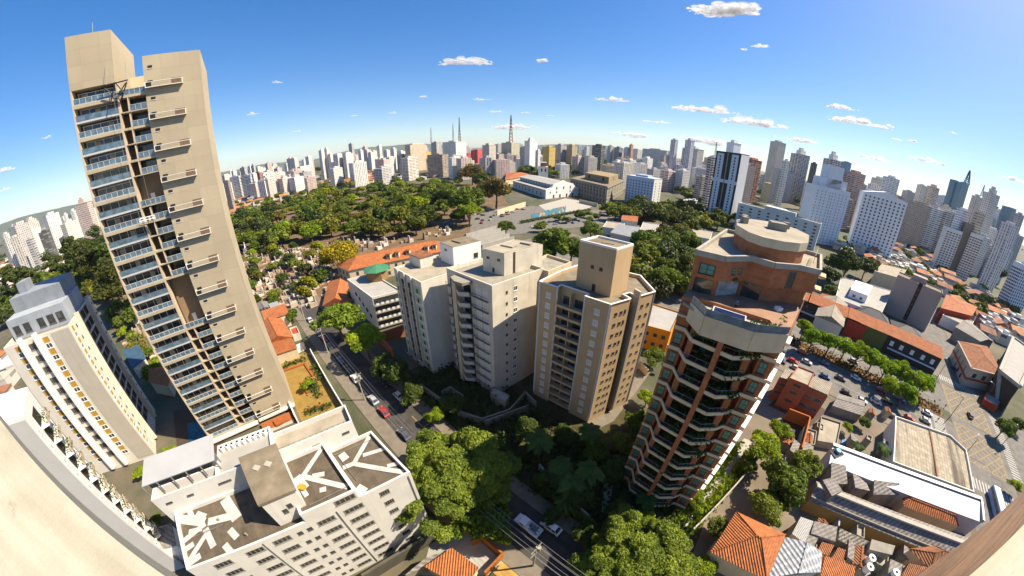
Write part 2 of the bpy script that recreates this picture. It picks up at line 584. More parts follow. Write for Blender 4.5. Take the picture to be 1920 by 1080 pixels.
CONCL = plain('light_concrete', (0.396, 0.374, 0.324), 0.9, 0.3, 0.6, streak=0.25)
ROOFD = plain('dirty_roof', (0.245, 0.202, 0.144), 0.95, 0.5, 0.45)
ROOFL = plain('pale_roof', (0.374, 0.331, 0.259), 0.95, 0.4, 0.35)
ROOFW = plain('white_roof', (0.34, 0.33, 0.305), 0.9, 0.2, 0.3)
ROOFT = brickmat('roof_tiles_brown', (0.125, 0.098, 0.066), (0.10, 0.078, 0.052), (0.06, 0.05, 0.035), 1.0, 0.9, 0.9, 0.5)
BRICK = brickmat('brick_wall', (0.44, 0.155, 0.058), (0.34, 0.115, 0.042), (0.30, 0.17, 0.10), 1.0, 0.6, 0.16, 0.35)
BRICK2 = brickmat('brick_wall_red', (0.36, 0.10, 0.04), (0.28, 0.075, 0.03), (0.2, 0.1, 0.06), 1.0, 0.6, 0.16, 0.3)
METAL = plain('grey_metal', (0.30, 0.30, 0.31), 0.45, 0.2, 0.6, metal=0.6)
BANDC = plain('band_concrete', (0.68, 0.56, 0.38), 0.9, 0.25, 0.5, streak=0.25)
DARK = plain('painted_void', (0.035, 0.03, 0.026), 0.9, 0.3, 0.6)  # openings lack depth; their darkness is put into the colour
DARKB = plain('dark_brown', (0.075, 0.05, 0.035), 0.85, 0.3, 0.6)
BLACK = plain('black_paint', (0.02, 0.02, 0.022), 0.6, 0.2, 1)
GLASS = glass('window_glass', (0.055, 0.06, 0.062))
TEAL = glass('teal_glass', (0.08, 0.30, 0.27), 0.08, 0.9)
RAILG = glass('railing_glass', (0.12, 0.19, 0.25), 0.1, 0.8)
BLUEG = glass('blue_tower_glass', (0.07, 0.17, 0.26), 0.15, 0.8)
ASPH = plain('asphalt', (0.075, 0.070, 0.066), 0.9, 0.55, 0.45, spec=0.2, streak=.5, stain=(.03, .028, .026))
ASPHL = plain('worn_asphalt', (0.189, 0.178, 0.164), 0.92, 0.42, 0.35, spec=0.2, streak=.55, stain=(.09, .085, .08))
PAVE = plain('pavement', (0.189, 0.164, 0.130), 0.9, 0.35, 0.5)
YELL = plain('yellow_paint', (0.40, 0.27, 0.09), 0.8, 0.5, 1.2)
LINEW = plain('white_marking', (0.42, 0.41, 0.39), 0.8, 0.3, 2)
SOIL = plain('reddish_soil', (0.195, 0.105, 0.049), 0.95, 0.45, 0.3)
GRASS = plain('grass', (0.068, 0.084, 0.016), 0.95, 0.5, 0.4)
DRYG = plain('dry_lawn', (0.270, 0.173, 0.041), 0.95, 0.35, 0.5)
TERRA = plain('terracotta_paving', (0.330, 0.098, 0.026), 0.9, 0.3, 0.8)
YTILE = brickmat('yellow_tiles', (0.425, 0.255, 0.060), (0.42, 0.25, 0.06), (0.2, 0.13, 0.05), 1.0, 1.6, 1.6, 0.4)
TILE = corrugated('clay_tiles', (0.56, 0.175, 0.045), 0.45, 0, 0.35, (0.13, 0.05, 0.025), 0.55, 0.85, 0.6)
TILEB = corrugated('clay_tiles_cross', (0.476, 0.149, 0.038), 0.45, 1, 0.35, (0.13, 0.05, 0.025), 0.55, 0.85, 0.6)
TILEO = corrugated('old_clay_tiles', (0.42, 0.15, 0.05), 0.5, 0, 0.4, (0.09, 0.05, 0.03), 0.75, 0.9, 0.5)
SHEET = corrugated('fibre_cement_sheet', (0.344, 0.304, 0.232), 0.9, 0, 0.25, (0.13, 0.10, 0.07), 0.7, 0.8, 0.2)
SHEETG = corrugated('grey_sheet', (0.272, 0.248, 0.224), 0.8, 1, 0.3, (0.12, 0.10, 0.085), 0.7, 0.8, 0.3)
SHEETW = corrugated('white_metal_sheet', (0.33, 0.33, 0.325), 0.45, 0, 0.05, (0.2, 0.19, 0.175), 0.5, 0.4, 0.2, bump=0.12)
SHEETS = corrugated('silver_sheet', (0.400, 0.440, 0.480), 0.9, 0, 0.45, (0.25, 0.27, 0.3), 0.3, 0.35, 0.3)
GREENT = corrugated('green_roof_sheet', (0.05, 0.24, 0.10), 0.6, 0, 0.2, (0.04, 0.12, 0.06), 0.3, 0.5, 0.3)
ORANGE = plain('orange_paint', (0.62, 0.24, 0.015), 0.85, 0.2, 0.4)
RED = plain('red_paint', (0.42, 0.055, 0.025), 0.85, 0.25, 0.4)
PINKC = plain('pinkish_render', (0.36, 0.285, 0.245), 0.9, 0.12, 0.12, streak=0.15)
LBLUE = plain('pale_blue_render', (0.47, 0.55, 0.66), 0.85, 0.12, 0.2)
PGREY = plain('pale_grey_render', (0.74, 0.76, 0.79), 0.85, 0.12, 0.2, streak=0.1)
OCHRE = plain('ochre_panel', (0.46, 0.25, 0.035), 0.85, 0.2, 0.6)
def ownwall():
    m, nt, b = nodes_of('weathered_cream_wall')
    n1 = ramp(nt, noise(nt, 2.2, 6, .65, (.35, 4.0, 1)), .36, .66, (.37, .34, .25), (.46, .435, .34))
    n2 = ramp(nt, noise(nt, 5.0, 8, .75, (.5, 1.3, 1)), .60, .72)
    c = mix(nt, math_(nt, 'MULTIPLY', n2, .75), n1, (.20, .155, .09))
    n3 = ramp(nt, noise(nt, 26.0, 5, .7, (.6, 1, 1)), .70, .75)
    c = mix(nt, math_(nt, 'MULTIPLY', n3, .8), c, (.14, .10, .06))
    n4 = ramp(nt, noise(nt, 1.1, 4, .6), .3, .7, (.80, .79, .76), (1.08, 1.08, 1.08))
    c = mix(nt, 1.0, c, n4, 'MULTIPLY')
    nt.links.new(c, b.inputs['Base Color']); b.inputs['Roughness'].default_value = .92
    bp = nt.nodes.new('ShaderNodeBump'); bp.inputs['Distance'].default_value = .004; bp.inputs['Strength'].default_value = .7; nt.links.new(noise(nt, 45, 7, .75), bp.inputs['Height']); nt.links.new(bp.outputs[0], b.inputs['Normal'])
    MATS['weathered_cream_wall'] = m
    return m
OWNW = ownwall()
def woodedge():
    m, nt, b = nodes_of('brown_wood_edge')
    n1 = ramp(nt, noise(nt, 2.0, 6, .7, (.6, 45, 8)), .35, .68, (.055, .025, .01), (.19, .095, .038))
    c = mix(nt, ramp(nt, noise(nt, 6, 5, .7, (.4, 8, 1)), .6, .72), n1, (.07, .035, .015))
    nt.links.new(c, b.inputs['Base Color']); b.inputs['Roughness'].default_value = .8
    bp = nt.nodes.new('ShaderNodeBump'); bp.inputs['Distance'].default_value = .006; nt.links.new(noise(nt, 2.0, 6, .7, (.6, 45, 8)), bp.inputs['Height']); nt.links.new(bp.outputs[0], b.inputs['Normal'])
    MATS['brown_wood_edge'] = m
    return m
OWNB = woodedge()
def roofpanels():
    m, nt, b = nodes_of('sheet_panels')
    tc = nt.nodes.new('ShaderNodeTexCoord'); mp = nt.nodes.new('ShaderNodeMapping'); mp.inputs['Rotation'].default_value = (0, 0, math.radians(53)); nt.links.new(tc.outputs['Object'], mp.inputs[0])
    br = nt.nodes.new('ShaderNodeTexBrick'); nt.links.new(mp.outputs[0], br.inputs['Vector'])
    for k, v in (('Color1', (.40, .35, .26, 1)), ('Color2', (.30, .26, .19, 1)), ('Mortar', (.17, .14, .10, 1))):
        br.inputs[k].default_value = v
    br.offset = 0.0; br.inputs['Scale'].default_value = 1; br.inputs['Mortar Size'].default_value = .05; br.inputs['Brick Width'].default_value = .95; br.inputs['Row Height'].default_value = 1.7
    mp2 = nt.nodes.new('ShaderNodeMapping'); mp2.inputs['Scale'].default_value = (.55, .05, 1); nt.links.new(mp.outputs[0], mp2.inputs[0])
    ns = nt.nodes.new('ShaderNodeTexNoise'); ns.inputs['Scale'].default_value = .55; ns.inputs['Detail'].default_value = 6; nt.links.new(mp2.outputs[0], ns.inputs['Vector'])
    c = mix(nt, ramp(nt, ns.outputs['Fac'], .52, .66), br.outputs['Color'], (.09, .07, .05))
    c = mix(nt, 1.0, c, ramp(nt, noise(nt, .5, 7, .75), .3, .7, (.62, .6, .56), (1.1, 1.1, 1.1)), 'MULTIPLY')
    nt.links.new(c, b.inputs['Base Color']); b.inputs['Roughness'].default_value = .9
    return m
PANELS = roofpanels()
WATER = glass('pool_water', (0.01, 0.075, 0.10), 0.05, 0.6)
wproto('white', CLEANW, GLASS, 0.09, 1)
wproto('whitepane', CLEANW, plain('white_shutter', (0.62, 0.6, 0.55), 0.7, 0.15, 3), 0.09, 1)  # white frame with an opaque white pane
wproto('wide', plain('grey_frame', (0.22, 0.21, 0.2), 0.6, 0.2, 2), GLASS, 0.06, 3)
wproto('dark', plain('dark_frame', (0.10, 0.10, 0.10), 0.6, 0.2, 2), GLASS, 0.06, 1)
wproto('plainw', plain('sill_grey', (0.45, 0.43, 0.4), 0.8, 0.2, 2), GLASS, 0.05, 0)
wproto('teal', DARKB, TEAL, 0.06, 1, True, 1)
wproto('void', CONC, DARK, 0.05, 0)
wproto('ochre', WHITE, OCHRE, 0.04, 0, False)
wproto('band', plain('band_frame', (0.5, 0.48, 0.44), 0.8, 0.2, 1), GLASS, 0.05, 4)
wproto('ac', GREYW, DARKB, 0.16, 0, True, 0, 0.5)

# ------------------------------------------------------------------ ground, streets
def sheet(name, pts, z, mat, kind='structure'):
    mb = MB(); mb.face([(x, y, z) for x, y in pts])
    o = mb.build(name, mat)
    if kind:
        o['kind'] = kind
    return o
def ground_mat():
    m, nt, b = nodes_of('city_ground')
    n1 = noise(nt, 0.012, 8, 0.7, coord='Object')
    n2 = noise(nt, 0.05, 6, 0.7, coord='Object')
    c1 = ramp(nt, n1, 0.42, 0.55, (0.04, 0.055, 0.018), (0.10, 0.088, 0.06))
    c2 = ramp(nt, n2, 0.45, 0.62, (0.045, 0.055, 0.022), (0.15, 0.115, 0.08))
    c = mix(nt, 0.5, c1, c2)
    nt.links.new(c, b.inputs['Base Color'])
    b.inputs['Roughness'].default_value = 0.95
    return m
R_ = 24000
mb = MB(); N = 64
mb.face([(R_ * math.cos(2 * math.pi * i / N), R_ * math.sin(2 * math.pi * i / N), 0) for i in range(N)])
structure(mb.build('ground', ground_mat()))
def SF(s, o):          # street frame: along the tree-lined street (away from the camera), across it
    return (-.7505 * s + .6607 * o, .6607 * s + .7505 * o)
def VF(s, o):          # avenue frame
    return (.6 * s + .8 * o, -.8 * s + .6 * o)
def srect(fr, s0, s1, o0, o1):
    return [fr(s0, o0), fr(s1, o0), fr(s1, o1), fr(s0, o1)]
def kerb(name, pts, mat, z0=0.0, z1=0.14):
    mb = MB(); mb.prism(pts, z0, z1)
    return structure(mb.build(name, mat))
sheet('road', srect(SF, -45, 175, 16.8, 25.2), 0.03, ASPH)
kerb('pavement', srect(SF, -45, 175, 13.4, 16.8), PAVE)
kerb('pavement', srect(SF, -12, 175, 25.2, 28.2), PAVE)
sheet('road', srect(VF, -160, 72, 117.5, 136.5), 0.03, ASPHL)
sheet('road', srect(VF, -160, 72, 143.5, 165), 0.03, ASPHL)
kerb('pavement', srect(VF, -160, 70, 165, 170.3), PAVE)
kerb('pavement', srect(VF, -60, 70, 113.5, 117.5), PAVE)
kerb('verge', srect(VF, -160, 68, 136.5, 143.5), SOIL)
sheet('road', srect(VF, 72, 93, 20, 420), 0.034, ASPHL)
sheet('road', srect(VF, 93, 220, 121, 160), 0.03, ASPHL)
kerb('pavement', srect(VF, 68.5, 72, 172, 330), PAVE)
kerb('pavement', srect(VF, 93, 98, 172, 330), PAVE)
def patches(fr, s0, s1, o0, o1, n, mat, z):
    rnd = random.Random(int(s1 * 7 + o0)); mb = MB()
    for k in range(n):
        a, b = rnd.uniform(s0, s1), rnd.uniform(o0, o1 - 1.5); w, d = rnd.uniform(1.5, 7), rnd.uniform(.7, 2.2)
        mb.face([(*p, z + k * .0004) for p in srect(fr, a, a + w, b, min(b + d, o1))])
    structure(mb.build('road', mat))
patches(SF, -30, 130, 17.2, 24.8, 34, plain('tar_patch', (.045, .043, .042), .95, .3, .8), .034)
patches(VF, -60, 68, 118, 136, 26, plain('grey_patch', (.13, .125, .118), .95, .3, .8), .034)
patches(VF, 74, 90, 60, 240, 26, plain('grey_patch', None), .038)
# yellow box junction, zebra crossings
def marking(segs, mat, w=0.35, z=0.045, name='road_marking'):
    mb = MB()
    for p, q in segs:
        l = math.hypot(q[0] - p[0], q[1] - p[1]); nx, ny = -(q[1] - p[1]) / l * w / 2, (q[0] - p[0]) / l * w / 2
        mb.face([(p[0] - nx, p[1] - ny, z), (q[0] - nx, q[1] - ny, z), (q[0] + nx, q[1] + ny, z), (p[0] + nx, p[1] + ny, z)])
    return structure(mb.build(name, mat))
def yellow_box(s0, s1, o0, o1, n=6):
    L = [(VF(s0, o0), VF(s1, o0)), (VF(s1, o0), VF(s1, o1)), (VF(s1, o1), VF(s0, o1)), (VF(s0, o1), VF(s0, o0))]
    ds, do = s1 - s0, o1 - o0
    for i in range(-n, n):
        for sg in (1, -1):
            # diagonal lines clipped to the box
            pts = []
            for k in range(0, 41):
                u = k / 40
                v = i / n + u if sg == 1 else (i + 1) / n + 1 - u
                if 0 <= v <= 1:
                    pts.append((u, v))
            if len(pts) > 1:
                (u0, v0), (u1, v1) = pts[0], pts[-1]
                L.append((VF(s0 + ds * u0, o0 + do * v0), VF(s0 + ds * u1, o0 + do * v1)))
    marking(L, YELL, 0.3)
yellow_box(73, 91, 117.5, 138, 5)
yellow_box(73, 91, 143, 166, 5)
def zebra(s0, s1, o0, o1, n, along):
    L = []
    for i in range(n):
        t = (i + .5) / n
        if along:
            L.append((VF(s0, o0 + (o1 - o0) * t), VF(s1, o0 + (o1 - o0) * t)))
        else:
            L.append((VF(s0 + (s1 - s0) * t, o0), VF(s0 + (s1 - s0) * t, o1)))
    marking(L, LINEW, 0.55)
zebra(63, 68, 118, 136, 16, True)
zebra(94, 98, 121, 158, 26, True)
zebra(73, 92, 105, 110, 16, False)
zebra(73, 92, 171, 176, 16, False)
marking([(VF(-150, 123.8), VF(60, 123.8)), (VF(-150, 130), VF(60, 130)), (VF(-150, 150), VF(66, 150)), (VF(-150, 157), VF(66, 157))], LINEW, 0.14, 0.042)
# avenue stop line and parking bays on the dark street
marking([(VF(61.5, 118), VF(61.5, 136))], LINEW, 0.5)
marking([(SF(s, 22.9), SF(s, 25.0)) for s in (38, 43.5, 49)] + [(SF(38, 22.9), SF(43.5, 22.9)), (SF(49, 22.9), SF(54, 22.9))], YELL, 0.2)
# gardens and plots around the towers
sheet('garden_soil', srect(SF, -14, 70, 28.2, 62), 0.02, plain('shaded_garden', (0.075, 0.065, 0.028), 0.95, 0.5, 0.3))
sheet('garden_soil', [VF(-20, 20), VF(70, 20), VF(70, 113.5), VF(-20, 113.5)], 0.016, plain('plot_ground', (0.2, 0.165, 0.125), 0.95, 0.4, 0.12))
sheet('cemetery_ground', [A(430, 590), A(600, 580), A(660, 500), A(900, 440), A(960, 395), A(930, 345), A(700, 345), A(560, 362), A(430, 410)], 0.02,
      plain('cemetery_earth', (0.17, 0.115, 0.065), 0.95, 0.5, 0.07))
sheet('cemetery_ground', [A(170, 500), A(215, 470), A(255, 600), A(330, 735), A(300, 740), A(225, 640), A(190, 580)], 0.02, MATS['cemetery_earth'])
sheet('path', [A(1282, 995), A(1310, 960), A(1420, 830), A(1395, 822), A(1300, 930), A(1245, 985)], 0.06, CONCL)
sheet('path', [A(1132, 905), A(1150, 905), A(1142, 950), A(1190, 965), A(1186, 975), A(1128, 960)], 0.06, CONCL)
sheet('path', [A(1110, 810), A(1150, 790), A(1225, 690), A(1190, 690), A(1095, 800)], 0.06, PAVE)
sheet('courtyard', [A(522, 682), A(574, 660), A(642, 766), A(566, 792)], 0.06, DRYG)
sheet('courtyard', srect(SF, 3, 34, 10.8, 13.4), 0.05, YTILE)
sheet('courtyard', [A(812, 1000), A(905, 1000), A(945, 1050), A(915, 1079), A(790, 1079)], 0.06, plain('grey_yard', (0.36, 0.35, 0.34), 0.9, 0.3, 0.4))
mb = MB(); mb.prism([A(352, 795), A(390, 790), A(398, 845), A(357, 850)], 0.0, 0.25, 0)
structure(mb.build('pool_water', WATER))
sheet('patio', [A(325, 770), A(400, 765), A(430, 850), A(335, 860)], 0.05, DARKB)
sheet('parking_lot', [A(885, 395), A(960, 385), A(1130, 395), A(1200, 410), A(1090, 425), A(960, 440), A(880, 440)], 0.03, ASPHL)
sheet('plaza', [A(1010, 385), A(1060, 372), A(1120, 382), A(1095, 395), A(1030, 400)], 0.05, CONCL)
# hills on the horizon
mb = MB()
def ridge(az0, az1, d, hs, seed):
    rnd = random.Random(seed); n = 60
    P = []
    for i in range(n + 1):
        t = i / n; a = math.radians(az0 + (az1 - az0) * t)
        h = np.interp(t, np.linspace(0, 1, len(hs)), hs) + rnd.uniform(-1, 1) * 5
        P.append((d * math.sin(a), d * math.cos(a), h))
    for (a, b) in zip(P, P[1:]):
        k = 0.86; k2 = 1.12
        mb.face([(a[0] * k, a[1] * k, -2), (b[0] * k, b[1] * k, -2), b, a])
        mb.face([a, b, (b[0] * k2, b[1] * k2, -2), (a[0] * k2, a[1] * k2, -2)])
ridge(-88, -58, 11500, [60, 120, 300, 330, 260, 190, 120, 90], 1)
ridge(-34, -8, 12500, [40, 120, 190, 240, 270, 250, 260, 280, 240, 200, 120, 60], 2)
ridge(2, 26, 13000, [40, 150, 190, 230, 220, 250, 210, 160, 90, 40], 3)
ridge(-58, -34, 12000, [60, 90, 130, 110, 140, 90, 40], 4)
structure(mb.build('hills', plain('hill_woodland', (0.05, 0.065, 0.03), 0.95, 0.3, 0.004)))
# ------------------------------------------------------------------ the building the photograph is taken from
def own_building():
    t = thing('apartment_building', 'cream weathered parapet close to the lens, filling both bottom corners', 'building')
    al = math.radians(92.7)
    ux, uy = math.sin(al), math.cos(al)             # along the parapet towards the right; forward is (-uy, ux)
    f = lambda s, b: (ux * s + uy * b, uy * s - ux * b)
    mb = MB(); mb.prism([f(-30, .06), f(22, .06), f(22, 14), f(-30, 14)], 0, 60.9); mb.build('wall', OWNW, t)
    mb = MB(); mb.prism([f(-30.2, 0.02), f(22, 0.02), f(22, 1.1), f(-30.2, 1.1)], 60.9, 61.18)
    mb.build('parapet_cap', OWNW, t)
    mb = MB(); mb.prism([f(.35, 0.0), f(22, 0.0), f(22, .085), f(.35, .085)], 60.95, 61.20)
    mb.build('wooden_edge', OWNB, t)
own_building()

# ------------------------------------------------------------------ leaning tan tower on the left
RAILW = plain('rail_grey_white', (.47, .48, .49), .6, .12, 2)
def tan_tower():
    M = (-68.0, 44.2)
    t = thing('apartment_tower', 'tall tan tower with paired balconies and long white planter ledges', 'building', (M[0], M[1], 0), math.radians(45))
    FH = 3.03
    mb = MB()
    mb.box(0, 11, 0, 17, 0.2, 86.6)
    mb.box(0, 0.25, 0, 17, 86.6, 87.3); mb.box(10.75, 11, 0, 17, 86.6, 87.3)
    mb.box(.25, 10.75, 0, .25, 86.6, 87.3); mb.box(.25, 10.75, 16.75, 17, 86.6, 87.3)
    mb.build('slot_wall', TAN, t)
    mb = MB()
    mb.box(-14.1, -5.5, 0, 17, 83.2, 93.2)
    mb.box(-14.1, -5.5, 1.9, 17, 0.2, 83.2)
    mb.box(-5.5, 0, 3.2, 17, 0.2, 80.9)
    mb.build('body_wall', TAN, t)
    mb = MB()
    for x0, x1 in ((-14.1, -13.8), (-5.5, -5.15)):
        top = 80.6 if x0 > -4 else 83.2
        mb.box(x0, x1, 0.02 if x0 > -13.99 else 0, 1.9 if x0 < -5 else 1.4, 0.2, top)
    mb.build('pier', TAND, t)
    mb = MB(); mb.box(-13.78, -5.52, 1.80, 1.9, 3, 83.1); mb.box(-5.1, -.02, 2.9, 3.19, 3, 80.6)
    gl = mb.build('glazing', GLASS, t)
    # window frames in the back wall of the balconies
    slab, thick, white, rail, bars = MB(), MB(), MB(), MB(), MB()
    def balcony(i):
        z = 80.6 - i * FH
        even = i % 2 == 0
        m = MB()
        if even:
            m.box(-13.8, -5.5, 0, 1.8, z - .75, z - .1, 0)
        else:
            m.box(-13.8, -5.5, 0.05, 1.8, z - .45, z - .1, 1)
        s = m.build('balcony_slab', [TAN, RAILW], t)
        m = MB()
        m.box(-13.78, -5.52, 0.10, 0.14, z - .05, z + .95, 0)
        if even:
            for k in range(8):
                x = -13.78 + k * 1.17
                m.box(x, x + .09, .06, .16, z - .05, z + 1.0, 1)
            m.box(-13.78, -5.52, .05, .17, z + .95, z + 1.03, 1)
            m.box(-13.78, -5.52, .05, .17, z - .1, z + .02, 1)
        else:
            m.box(-13.78, -5.52, .08, .16, z + .95, z + .99, 2)
        m.build('railing', [RAILG, RAILW, METAL], s)
        m = MB()
        for k in range(5):
            x = -13.3 + k * 1.7
            m.box(x, x + .08, 1.74, 1.8, z, z + 2.2, 0)
        m.box(-13.4, -5.8, 1.72, 1.8, z + 2.1, z + 2.2, 0)
        m.box(-12.6 + (i * 37 % 5) * 1.1, -11.6 + (i * 37 % 5) * 1.1, 1.7, 1.8, z, z + 1.9, 1)
        m.build('door_frame', [CLEANW, plain('curtain', (.4, .34, .26), .9, .3, 2)], t)
    for i in range(27):
        if 80.6 - i * FH > 1.2:
            balcony(i)
    voids = (5, 6, 12, 13, 14, 15)
    for i in range(27):
        z = 80.6 - i * FH
        if z < 1.2:
            break
        m = MB()
        if i in voids and i - 1 in voids:
            continue
        m.box(-5.15, 0, 0.03, 2.9, z - .55 if i % 2 == 0 else z - .3, z - .1, 0)
        s = m.build('balcony_slab', TAN, t)
        m = MB()
        x0 = -5.1 if (i - 1 in voids or i == 0) else -3.4
        m.box(x0, -.03, .10, .14, z - .05, z + .95, 0)
        n = 3 if x0 > -4 else 5
        for k in range(n + 1):
            x = x0 + k * (-.1 - x0) / n
            m.box(x, x + .07, .06, .16, z - .05, z + 1.0, 1)
        m.box(x0, -.03, .05, .17, z + .95, z + 1.02, 1)
        m.build('railing', [RAILG, RAILW], s)
        if i - 1 not in voids and i > 0:
            m = MB(); m.box(-5.1, -3.65, 1.5, 2.88, z - .1, z + 2.4, 0); m.build('service_shaft', DARKB, t)
            m = MB(); m.box(-3.62, -3.42, .02, 1.4, z - .1, z + 2.45); m.build('pier', TAND, t)
    for a, b in ((5, 7), (12, 16)):
        m = MB(); m.box(-5.1, -.02, 2.7, 2.9, 80.6 - b * FH - .08, 80.6 - a * FH - .6); m.build('void_wall', plain('void_brown', (0.26, 0.18, 0.11), 0.9, 0.2, 0.5), t)
        m = MB(); m.box(-3.3, -2.4, 2.55, 2.7, 80.6 - b * FH, 80.6 - b * FH + 2.0); m.build('void_door', CLEANW, t)
    # planter ledges and bathroom windows on the blank wall
    for k in range(14):
        z = 81.2 - k * 6.05
        m = MB()
        m.box(.2, 7.3, -.8, -.003, z - .12, z, 0)
        m.box(.2, 7.3, -.8, -.72, z, z + .8, 0)
        m.box(.2, .3, -.72, -.003, z, z + .8, 0); m.box(7.2, 7.3, -.72, -.003, z, z + .8, 0)
        m.box(.17, 7.33, -.83, -.70, z + .8, z + .88, 1); m.box(.17, .32, -.70, -.003, z + .8, z + .88, 1); m.box(7.18, 7.33, -.70, -.003, z + .8, z + .88, 1)
        m.box(.17, 7.33, -.83, -.72, z - .2, z - .12, 1)
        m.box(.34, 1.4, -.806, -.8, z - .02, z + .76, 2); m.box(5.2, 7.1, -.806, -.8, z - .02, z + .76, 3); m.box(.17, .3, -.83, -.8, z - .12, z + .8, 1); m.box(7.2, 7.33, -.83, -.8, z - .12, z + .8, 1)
        m.box(.32, 7.18, -.70, -.003, z + .002, z + .06, 2)  # black floor and end plates paint in the dark of the open ledge
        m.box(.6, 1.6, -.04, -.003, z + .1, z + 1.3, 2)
        m.box(5.2, 7.1, -.05, -.003, z + .1, z + 1.2, 3)
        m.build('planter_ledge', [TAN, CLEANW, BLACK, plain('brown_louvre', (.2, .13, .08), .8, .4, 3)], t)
        wz = z + 3.6
        m = MB(); m.box(.9, 1.75, -.05, -.003, wz, wz + .55, 0); m.box(.82, 1.83, -.08, -.003, wz - .08, wz, 1)
        m.build('window', [BLACK, CLEANW], t)
    m = MB()
    m.bar((-9.8, 3, 93.2), (-9.8, 3, 96.2), .07); m.bar((-9.8, 3, 95), (-9.2, 3, 95.4), .04)
    m.build('antenna', METAL, t)
    m = MB(); m.box(-.02, 0, 0.4, 5, 80.9, 86.8); m.box(-5.5, -.02, 12, 12.3, 80.9, 86.8)  # cream sheets put yellow sunlight into the colour of the recess walls
    m.build('sunlit_wall_sheet', CREAM, t)
    m = MB(); m.box(0.2, 10.8, -1.2, -.01, 1.0, 1.5, 0); m.box(-13.9, -.2, -1.5, -.01, .8, 1.2, 0)
    m.build('canopy', WHITE, t)
    # two suspended work platforms hang in front: things of their own
    c, sn = math.cos(math.radians(45)), math.sin(math.radians(45))
    def W(x, y):
        return (M[0] + x * c - y * sn, M[1] + x * sn + y * c)
    p = thing('work_platform', 'black folded suspended scaffold hanging at the tan tower roof line', 'scaffold', (*W(-4.6, -1), 81), math.radians(45))
    m = MB()
    for a, b in (((-3.2, 0, 1.6), (1.8, 0, 2.0)), ((-2, 0, -2), (-.6, 0, 2)), ((-.6, 0, 2), (.9, 0, -.4)), ((-1, .5, -1), (1.2, .5, 1.6)), ((-2.6, 0, 1.2), (0, .6, -1.4)), ((0, .6, -1.4), (1.6, 0, 1.7))):
        m.bar(a, b, .12)
    m.build('frame', BLACK, p)
    m = MB()
    for x in (-2.2, 1.5):
        m.bar((x, 0, 1.8), (x, .8, 5.5), .04)
    m.build('cable', METAL, p)
    p = thing('work_platform', 'pale suspended maintenance gondola halfway up the tan tower', 'scaffold', (*W(-4.4, -.9), 56.2), math.radians(45))
    m = MB(); m.box(-1.5, 1.5, -.4, .4, 0, .12)
    m.build('deck', METAL, p)
    m = MB()
    for y in (-.4, .4):
        for z in (.5, 1.0):
            m.bar((-1.5, y, z), (1.5, y, z), .05)
        for x in (-1.5, -.5, .5, 1.5):
            m.bar((x, y, .1), (x, y, 1.0), .05)
    m.build('guard_rail', CLEANW, p)
    m = MB()
    for x in (-1.4, 1.4):
        m.bar((x, 0, 1.0), (x, 0, 24.6), .03)
    m.build('cable', METAL, p)
tan_tower()

